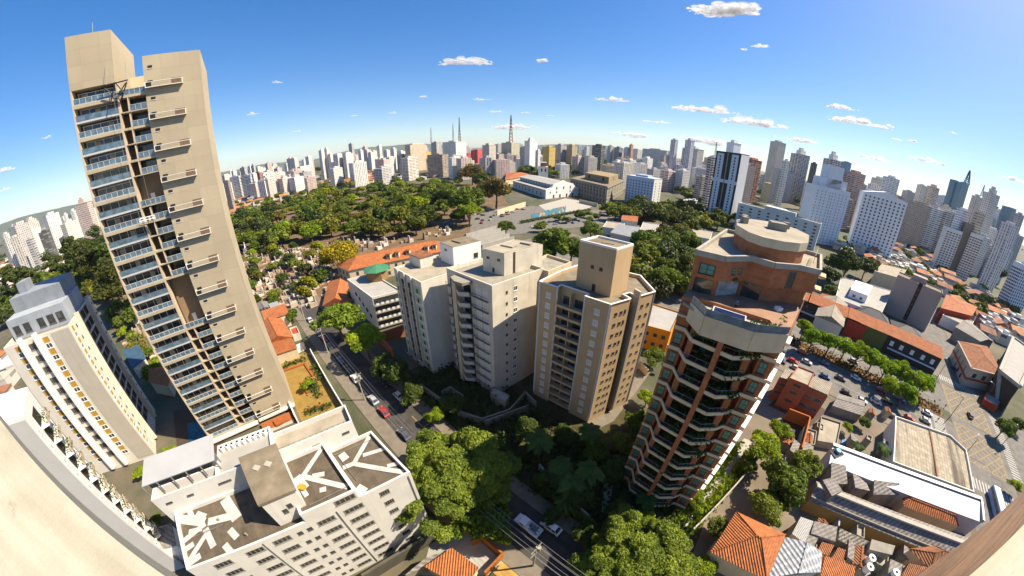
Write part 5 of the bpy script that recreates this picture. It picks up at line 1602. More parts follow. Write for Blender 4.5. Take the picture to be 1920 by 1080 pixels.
# ------------------------------------------------------------------ shops and houses along the avenue
def avenue_row():
    SR = [(-104, -92, 9.0, TILE, CREAM, 'tan tiled shop'), ]
    # gabled grey hall with blue white canopy
    roofed('market_hall', 'whitish sheet roofed hall with pale blue canopy behind the avenue trees', 'building', P4([(1530, 592), (1580, 612), (1588, 570), (1545, 556)], 8), 0, 8, WHITE, 'gable', SHEET, 2.4, .5, along=1)
    t = thing('shop_terrace', 'row of dark fronted shops under one orange clay roof facing the avenue', 'shops', (*VF(20, 170.5), 0))
    m = MB(); segs = [(-2, 24, DARKB, 8.0), (24, 33, RED, 8.0), (33, 43, plain('olive_front', (.12, .13, .03), .8, .3, .6), 8.4), (43, 69, BLACK, 8.2)]
    for s0, s1, mt, z in segs:
        m = MB(); m.prism(srect(VF, s0 + .02, s1 - .02, 170.5, 184), 0, z); m.build('shop_front', mt, t)
    rnd = random.Random(3)
    x = -2
    while x < 68:
        w = rnd.uniform(6, 12); x1 = min(x + w, 69.3)
        m = MB(); q = srect(VF, x - .2, x1, 170.0, 184.4); zz = rnd.uniform(8.5, 8.9)
        r0, r1 = VF(x - .2, 178), VF(x1, 178)
        m.face([(*q[0], zz), (*q[1], zz), (*r1, zz + 2.4), (*r0, zz + 2.4)]); m.face([(*q[2], zz), (*q[3], zz), (*r0, zz + 2.4), (*r1, zz + 2.4)])
        m.face([(*q[1], zz), (*q[2], zz), (*r1, zz + 2.4)]); m.face([(*q[3], zz), (*q[0], zz), (*r0, zz + 2.4)])
        m.build('roof', TILE, t); x = x1
    wins(t, VF(43, 170.5), VF(69, 170.5), [4.6], [.12, .3, .5, .7, .88], 1.6, 2.0, 'whitepane'); wins(t, VF(-2, 170.5), VF(24, 170.5), [4.8], [.15, .35, .55, .75], 1.6, 1.6, 'dark')
    m = MB(); m.prism(srect(VF, 2, 22, 168.6, 170.4), 3.2, 3.45); m.prism(srect(VF, 45, 68, 168.9, 170.4), 3.2, 3.4); m.build('awning', CLEANW, t)
    L = lambda *a, **k: roofed(*a, **k)
    L('house', 'dark slate roofed house between the shop row and the pinkish slab tower', 'house', srect(VF, 28, 46, 188, 200), 0, 7, DARKB, 'hip', plain('slate_roof', (.06, .065, .075), .7, .35, .5), 3.5, .5)
    L('house', 'dark hexagon roofed house at the foot of the pinkish slab tower', 'house', srect(VF, 48, 64, 187, 200), 0, 7, DARKB, 'hip', plain('slate_roof2', (.05, .05, .055), .7, .35, .5), 2.6, .5)
    L('house', 'white house with tan hip roof behind the shop row near the market hall', 'house', srect(VF, 10, 24, 188, 200), 0, 6.5, CLEANW, 'hip', TILE, 2.6, .5)
    L('house', 'white house with cream flat roof left of the pinkish slab tower', 'house', srect(VF, 26, 36, 204, 216), 0, 8, CLEANW, 'flat', ROOFL)
    L('building', 'large white flat roofed store with rooftop machine boxes behind the market hall', 'store', P4([(1567, 558), (1652, 590), (1672, 545), (1577, 518)], 9), 0, 9, CLEANW, 'flat', ROOFW)
    t = thing('rooftop_unit', 'white rooftop machine room on the large white store', 'plant room', (*A(1600, 545, 9), 9))
    m = MB(); q = P4([(1590, 555), (1622, 567), (1632, 548), (1600, 537)], 9); m.prism(q, 8.6, 13); m.build('housing', CLEANW, t); wins(t, q[0], q[1], [9.6], [.3, .7], 1.6, 1.2, 'dark')
    L('building', 'three storey pale building behind the white store under the big dark tree', 'building', P4([(1640, 508), (1690, 522), (1700, 505), (1655, 494)], 11), 0, 11, CREAM, 'flat', ROOFL)
    # pinkish slab tower
    a, b = A(1654, 584), A(1733, 622)
    t = thing('slab_tower', 'windowless pinkish slab tower with a dark central groove near the avenue corner', 'building', (*a, 0))
    dx, dy = b[0] - a[0], b[1] - a[1]; l = math.hypot(dx, dy); bx, by = -dy / l * 13, dx / l * 13
    gL, gR = lerp(a, b, .47), lerp(a, b, .56)
    bo = lambda p, k: (p[0] + bx * k, p[1] + by * k)
    block(t, [a, gL, bo(gL, .12), bo(gR, .12), gR, b, bo(b, 1), bo(a, 1)], 0, 23.6, PINKC, ROOFD, .7, .3)
    m = MB(); m.strip(bo(gL, .10), bo(gR, .10), .2, 1, 24); m.build('groove', DARKB, t)
    m = MB(); m.prism([bo(lerp(a, b, .3), .3), bo(lerp(a, b, .62), .3), bo(lerp(a, b, .62), .8), bo(lerp(a, b, .3), .8)], 22.9, 26.5); m.build('tank_room', PINKC, t)
    wins(t, bo(gL, .085), bo(gR, .085), [2 + 2.9 * k for k in range(7)], [.5], .8, .9, 'plainw', off=.0)
    # beyond the cross street
    L('building', 'long red rendered building with tan roof across the street from the slab tower', 'building', P4([(1765, 577), (1822, 592), (1832, 575), (1775, 552)], 10), 0, 10, RED, 'hip', TILE, 1.6, .3)
    L('building', 'long grey warehouse roof right of the narrow street', 'warehouse', P4([(1792, 613), (1838, 640), (1862, 640), (1815, 600)], 8), 0, 8, CONC, 'gable', SHEETG, 1.6, .3)
    L('building', 'white walled low shed with blue corner between red building and grey warehouse', 'warehouse', P4([(1768, 590), (1820, 615), (1826, 602), (1780, 580)], 7), 0, 7, CLEANW, 'flat', ROOFL)
    t = L('corner_building', 'corner shop building with terracotta hip roof and curved cream edge at the junction', 'building', P4([(1797, 640), (1822, 690), (1880, 705), (1850, 650)], 9), 0, 9, TAND, 'hip', TILEO, 2.5, .8)
    w = P4([(1797, 640), (1822, 690), (1880, 705)], 9)
    m = MB(); m.strip(w[0], w[1], 1.2, 8.7, 9.2); m.strip(w[1], w[2], 1.2, 8.7, 9.2); m.build('cornice', CONCL, t)
    wins(t, w[0], w[1], [1.0, 4.8], [.2, .4, .6, .8], 2, 2, 'dark'); wins(t, w[1], w[2], [4.8], [.2, .5, .8], 2.4, 2, 'dark')
    m = MB(); m.strip(offs(w[0], w[1], 0, .1), offs(w[0], w[1], 1, .1), .2, 3.4, 4.4); m.strip(offs(w[1], w[2], 0, .1), offs(w[1], w[2], 1, .1), .2, 3.4, 4.4); m.build('shop_sign', RED, t)
    # dark framed canopy building on the right edge
    t = thing('canopy_building', 'dark tall hall with wide pale concrete frame at the right edge', 'building', (*A(1880, 760), 0))
    q = P4([(1868, 705), (1905, 735), (1935, 670), (1895, 640)], 10)
    m = MB(); m.prism(q, 0, 12); m.build('wall', DARKB, t)
    m = MB()
    for i in range(4):
        p_, r_ = q[i], q[(i + 1) % 4]; m.strip(p_, r_, 1.6, 12, 13.4)
    m.bar((*q[0], 13), (*A(1866, 762), 0), .9); m.build('concrete_frame', CONCL, t)
    m = MB(); m.prism(inset(q, 1), 12.0, 12.6); m.build('roof', ROOFW, t)
    L('shop_kiosk', 'grey flat kiosk roof on the pavement below the corner building', 'kiosk', P4([(1850, 735), (1878, 750), (1872, 762), (1846, 748)], 3.2), 0, 3.2, RED, 'flat', ROOFL)
    # orange low building between beige block and brick tower
    q = P4([(1206, 608), (1258, 622), (1275, 585), (1222, 568)], 9)
    t = L('building', 'bright orange low building with white roof behind the beige tower', 'building', q, 0, 9, ORANGE, 'flat', ROOFW)
    wins(t, q[0], q[1], [2, 5.5], [.2, .5, .8], 1.3, 1.3, 'dark')
    t = thing('boundary_wall', 'curved cream retaining wall beside the beige tower driveway', 'wall', (*A(1190, 680), 0))
    m = MB(); m.strip(A(1172, 700), A(1198, 690), .5, 0, 2.5); m.strip(A(1198, 690), A(1212, 705), .5, 0, 2.5); m.strip(A(1200, 640), A(1250, 660), .4, 0, 3); m.build('panel', CREAM, t)
avenue_row()

# ------------------------------------------------------------------ church, stone palace and pale blue clinic
def church():
    f0, f1 = A(1023, 372), A(1081, 366)
    t = thing('church', 'white church with stepped front, aisle roof and open brick topped bell tower', 'church', (*f0, 0))
    d = (f1[0] - f0[0], f1[1] - f0[1]); l = math.hypot(*d); bx, by = -d[1] / l, d[0] / l
    q = lambda u, k: (f0[0] + d[0] * u + bx * k, f0[1] + d[1] * u + by * k)
    Ln = 46
    # nave runs back and left: use pixel corners for the side
    s0 = A(963, 352); 
    e = (s0[0] - f0[0], s0[1] - f0[1])
    r = lambda u, v: (f0[0] + d[0] * u + e[0] * v, f0[1] + d[1] * u + e[1] * v)
    ST = plain('church_stone', (.66, .63, .56), .9, .2, .3)
    m = MB(); m.prism([r(-.02, 0), r(1, 0), r(1, 1), r(-.02, 1)], 0, 10.5); m.build('aisle_wall', ST, t)
    m = MB(); m.prism([r(-.06, .03), r(1.04, .03), r(1.04, 1.02), r(-.06, 1.02)], 10.5, 11.2); m.build('aisle_roof', ROOFW, t)
    m = MB(); m.prism([r(.2, .04), r(.8, .04), r(.8, .98), r(.2, .98)], 11.2, 16.5); m.build('nave_wall', plain('nave_render', (.55, .55, .5), .9, .2, .3), t)
    m = MB(); a, b, c, g = r(.16, .02), r(.84, .02), r(.84, 1.0), r(.16, 1.0); r0, r1 = r(.5, .02), r(.5, 1.0)
    m.face([(*a, 16.5), (*g, 16.5), (*r1, 19), (*r0, 19)]); m.face([(*b, 16.5), (*r0, 19), (*r1, 19), (*c, 16.5)]); m.face([(*a, 16.5), (*r0, 19), (*b, 16.5)]); m.face([(*c, 16.5), (*r1, 19), (*g, 16.5)])
    m.build('nave_roof', ROOFW, t)
    m = MB(); prof = [(-.04, 0), (-.04, 11.5), (.12, 13), (.2, 17), (.36, 18.5), (.5, 21.5), (.64, 18.5), (.8, 17), (.88, 13), (1.04, 11.5), (1.04, 0)]
    for k in (-.035, .0):
        m.face([(*r(u, k), z) for u, z in prof])
    for (u, z), (v, w) in zip(prof, prof[1:]):
        m.face([(*r(u, -.035), z), (*r(v, -.035), w), (*r(v, 0), w), (*r(u, 0), z)])
    m.build('facade', CLEANW, t)
    fa, fb = r(-.04, -.037), r(1.04, -.037)
    wins(t, fa, fb, [.2], [.22, .4, .6, .78], 2.2, 4.2, 'void', 'door'); wins(t, fa, fb, [11], [.3, .5, .7], 1.6, 3, 'dark'); wins(t, fa, fb, [6.5], [.12, .3, .7, .88], 1.4, 2, 'dark')
    wins(t, r(-.02, 1), r(-.02, 0), [2.5], [.12 + .11 * k for k in range(8)], 2.2, 4.5, 'dark'); wins(t, r(.2, .98), r(.2, .04), [12.6], [.06 + .088 * k for k in range(11)], 2.0, 2.6, 'dark')
    # bell tower
    c0, c1 = A(1009, 366), A(1031, 366)
    x, y = r(.75, 1.1)
    dist = math.hypot(x, y); az_, _ = azel(1018, 330); x, y = dist * math.sin(az_), dist * math.cos(az_)
    zt = Zat(1018, 312, (x, y))
    m = MB(); w = 7.6; m.box(x - w, x + w, y - w, y + w, 0, zt); m.build('bell_tower', ST, t)
    m = MB(); m.box(x - w * .55, x + w * .55, y - w * .55, y + w * .55, zt, zt + 6); m.build('tower_lantern', BRICK2, t)
    m = MB(); m.box(x - w * .7, x + w * .7, y - w * .7, y + w * .7, zt + 6, zt + 7); m.build('lantern_roof', CLEANW, t)
    wins(t, (x - w, y - w), (x + w, y - w), [zt - 8], [.3, .7], 2.2, 5, 'void'); wins(t, (x + w, y - w), (x + w, y + w), [zt - 8], [.3, .7], 2.2, 5, 'void')
    # stone palace to its right
    a, b, c = A(1068, 362), A(1136, 383), A(1168, 362)
    t = thing('stone_palace', 'grey brown stone building with columns and arched attic right of the church', 'building', (*a, 0))
    dd = (a[0] + c[0] - b[0], a[1] + c[1] - b[1])
    PS = plain('palace_stone', (.27, .245, .19), .9, .35, .25, streak=.5)
    H1 = 21
    block(t, [a, b, c, dd], 0, H1, PS, ROOFD, .8, .5)
    m = MB(); k = [a, b, c, dd, a]
    for p, q_ in zip(k, k[1:]):
        m.strip(p, q_, 2.2, H1 - 2.2, H1 - 1.4); m.strip(p, q_, 1.4, 5.4, 6)
    m.build('cornice', PS, t)
    wins(t, a, b, [1.2, 7.2, 11.2, 15], [.06 + .08 * i for i in range(12)], 2.9, 2.8, 'void'); wins(t, b, c, [1.2, 7.2, 11.2, 15], [.1 + .16 * i for i in range(6)], 2.9, 2.8, 'void')
    for u in [.02 + .08 * i for i in range(13)]:
        m = MB(); p = offs(a, b, u, .5); m.cyl(p[0], p[1], .6, 6, H1 - 2.3, 0, 8); m.build('column', CONCL, t)
    m = MB(); q2 = [lerp(lerp(a, b, .25), lerp(dd, c, .25), .25), lerp(lerp(a, b, .9), lerp(dd, c, .9), .25), lerp(lerp(a, b, .9), lerp(dd, c, .9), .8), lerp(lerp(a, b, .25), lerp(dd, c, .25), .8)]
    m.prism(q2, H1 - 1, H1 + 8); m.build('attic', plain('attic_stone', (.30, .23, .13), .9, .3, .3), t)
    wins(t, q2[0], q2[1], [H1 + 1], [.2, .78], 5, 5.5, 'void', 'arch'); wins(t, q2[1], q2[2], [H1 + 1], [.5], 5, 5.5, 'void', 'arch')
    # tiled villa left of the church
    q = P4([(948, 338), (990, 332), (990, 322), (950, 325)], 8)
    roofed('villa', 'yellow villa with orange hip roof left of the church among dark trees', 'house', q, 0, 9, CREAM, 'hip', TILE, 4, 1.0)
    roofed('villa', 'long orange roof rising behind the cemetery wood at the left', 'house', P4([(640, 345), (700, 337), (705, 330), (645, 336)], 8), 0, 8, CREAM, 'hip', TILE, 4, 1.0)
    # graffiti wall and parking walls
    t = thing('mural_wall', 'long street wall painted in blue, white and orange patches', 'wall', (*A(1000, 412), 0))
    def mural():
        m_, nt, b_ = nodes_of('mural_paint')
        tc = nt.nodes.new('ShaderNodeTexCoord'); vo = nt.nodes.new('ShaderNodeTexVoronoi'); vo.inputs['Scale'].default_value = .35
        nt.links.new(tc.outputs['Object'], vo.inputs['Vector'])
        se = nt.nodes.new('ShaderNodeSeparateColor'); nt.links.new(vo.outputs['Color'], se.inputs[0])
        rp = nt.nodes.new('ShaderNodeValToRGB'); rp.color_ramp.interpolation = 'CONSTANT'
        els = rp.color_ramp.elements
        els[0].color = (.06, .18, .32, 1); els[1].position = .35; els[1].color = (.36, .36, .34, 1)
        e = els.new(.58); e.color = (.07, .24, .30, 1); e = els.new(.78); e.color = (.32, .16, .06, 1)
        nt.links.new(se.outputs[0], rp.inputs[0]); nt.links.new(rp.outputs[0], b_.inputs['Base Color']); b_.inputs['Roughness'].default_value = .8
        return m_
    m = MB(); m.strip(A(997, 413), A(1060, 397), .5, 0, 6.0); m.build('painted_panel', mural(), t)
    t = thing('hedge', 'clipped dark hedge strip in front of the painted street wall', 'hedge', (*A(1020, 412), 0))
    m = MB(); rnd = random.Random(4); p, q_ = A(977, 419), A(1105, 395)
    leaves(m, [(*lerp(p, q_, k / 60), .6) for k in range(61)], 1500, .5, 1.1, .8, rnd); m.build('foliage', LEAF_DARK, t)
    t = thing('retaining_wall', 'plain cream wall below the church car park', 'wall', (*A(940, 405), 0))
    m = MB(); m.strip(A(932, 404), A(985, 387), .6, 0, 5.0); m.strip(A(1086, 380), A(1120, 388), .6, 0, 4); m.build('panel', CREAM, t)
    # saw tooth hall behind the white block
    t = thing('sawtooth_hall', 'hall with five white saw tooth roof ridges behind the white middle block', 'building', (*A(880, 445), 0))
    m2 = MB(); q = P4([(868, 440), (925, 424), (965, 448), (905, 466)], 7); m2.prism(q, 0, 6.6); m2.build('wall', GREYW, t)
    for i in range(5):
        u0, u1 = i / 5 + .01, (i + 1) / 5 - .01
        a0, a1, b0, b1 = lerp(q[0], q[3], u0), lerp(q[0], q[3], u1), lerp(q[1], q[2], u0), lerp(q[1], q[2], u1)
        m = MB(); m.face([(*a0, 6.7), (*a1, 9.2), (*b1, 9.2), (*b0, 6.7)]); m.face([(*a1, 9.2), (*a1, 6.65), (*b1, 6.65), (*b1, 9.2)]); m.face([(*a0, 6.7), (*a1, 6.65), (*a1, 9.2)]); m.face([(*b0, 6.7), (*b1, 9.2), (*b1, 6.65)])
        m.build('ridge', ROOFW, t)
    # old roofs among trees
    R = [([(1130, 425), (1165, 430), (1172, 418), (1138, 414)], 6, 'flat', ROOFL, 'weathered flat roof among the trees right of the crossroads'), ([(1165, 412), (1195, 416), (1196, 405), (1168, 403)], 8, 'gable', TILE, 'low house with clay gable roof among trees below the clinic'),
         ([(1145, 436), (1190, 446), (1200, 430), (1160, 424)], 6, 'shed', SHEETW, 'long white shed roof among the trees below the clinic'), ([(1200, 430), (1230, 436), (1236, 420), (1206, 416)], 7, 'flat', ROOFW, 'white cube house with rooftop tanks among the trees'),
         ([(1225, 440), (1250, 446), (1258, 430), (1236, 425)], 5, 'hip', TILE, 'house with small clay hip roof at the edge of the wood'), ([(1290, 440), (1330, 448), (1336, 434), (1300, 428)], 5, 'flat', ROOFL, 'row of low pale roofs in the trees left of the brick tower roof'),
         ([(1285, 372), (1310, 376), (1312, 366), (1290, 364)], 6, 'hip', TILE, 'tiled house between clinic and grey brown block'), ([(1280, 398), (1318, 402), (1322, 388), (1286, 386)], 8, 'flat', ROOFW, 'white terrace house with blue trim below the grey brown block')]
    for px, z, k, rm, lab in R:
        roofed('house', lab, 'house', P4(px, z), 0, z, WHITE, k, rm, 1.6, .3)
church()
# ------------------------------------------------------------------ towers of the city behind
FG = facade('windows_grid', 3.4, .42, 3.0, .45)
FB = facade('windows_bands', 9.0, .86, 3.0, .42)
FS = facade('windows_strips', 3.6, .38, 3.0, .8)
FD = facade('windows_dense', 2.3, .55, 2.8, .5)
FV = facade('dark_bands', 8.0, .7, 3.0, .42, (.03, .03, .03), (0.3, (.17, .085, .06)))
FP = plain('far_render', None, .85, .12, .08)
STY = {'g': FG, 'b': FB, 's': FS, 'd': FD, 'v': FV, 'p': FP}
def tower(x, w, yt, base, col, sty, label, split=.35, top=1, lit_col=None, name='apartment_tower', mesh=None, phi=36, group=None, cat='building', nofl=None, wid=None):
    """box tower placed by the ground point (base pixel) or a distance in metres; its near corner faces the camera"""
    if isinstance(base, tuple):
        c = A(*base); d = math.hypot(*c); az = math.atan2(c[0], c[1])
    else:
        az, _ = azel(x, yt); d = base; c = (d * math.sin(az), d * math.cos(az))
    z1 = Zat(x, yt, c)
    a0, _ = azel(x - w / 2, yt); a1, _ = azel(x + w / 2, yt)
    W = (wid or d * abs(a1 - a0)); ph = math.radians(phi)
    a, b = W * (1 - split) / math.cos(ph), max(W * split / math.sin(ph), 6)
    rh = (math.cos(az), -math.sin(az)); dh = (math.sin(az), math.cos(az))
    Lc = (c[0] - rh[0] * W / 2 + dh[0] * a * math.sin(ph), c[1] - rh[1] * W / 2 + dh[1] * a * math.sin(ph))
    Nc = (c[0] + rh[0] * (W / 2 - W * split), c[1] + rh[1] * (W / 2 - W * split))
    rot = math.atan2(Nc[1] - Lc[1], Nc[0] - Lc[0])
    t = thing(name, label, cat, (*Lc, 0), rot, group)
    m = MB(); m.box(0, a, 0, b, 0, z1 - (1.5 if top else 0))
    wm = STY[sty] if isinstance(sty, str) else sty
    m.build('wall', wm, t, color=col)
    if lit_col:
        m = MB(); m.box(a, a + .3, .2, b - .2, 0.5, z1 - 2); m.build('side_wall', FG if mesh is None else FP, t, color=lit_col)
    m = MB(); h = max(2.5, .07 * z1)
    if top:
        m.box(-.2, a + .35, -.2, b + .2, z1 - 1.5, z1 - .9)
        m.box(a * .25, a * .7, b * .25, b * .8, z1 - .9, z1 + h * (top - 1) * 1.0 + 1.4)
        if top > 1.4:
            m.box(a * .35, a * .55, b * .35, b * .7, z1 + h * (top - 1) + 1.4, z1 + h * (top - 1) * 1.9 + 1.5)
        m.build('roof_block', FP, t, color=tuple(k * .9 for k in col))
    if mesh:
        key, nc, ncs, ww, hh, fl = mesh
        n = nofl or int((z1 - 4) / fl)
        zs = [1.2 + fl * k for k in range(n)]
        Rc = (Nc[0] - math.sin(rot) * b, Nc[1] + math.cos(rot) * b)
        wins(t, Lc, Nc, zs, [(k + .5) / nc for k in range(nc)], ww, hh, key, off=.01)
        if ncs:
            o_ = .32 if lit_col else .01
            wins(t, Nc, Rc, zs, [(k + .5) / ncs for k in range(ncs)], ww, hh, key, off=o_)
    return t
WT, GY, BG, LG, BR, OR = (.68, .67, .64), (.42, .41, .40), (.55, .46, .33), (.55, .56, .58), (.30, .17, .12), (.50, .24, .11)
PK, DK, YL, BL = (.56, .45, .40), (.10, .095, .09), (.58, .40, .10), (.48, .56, .68)
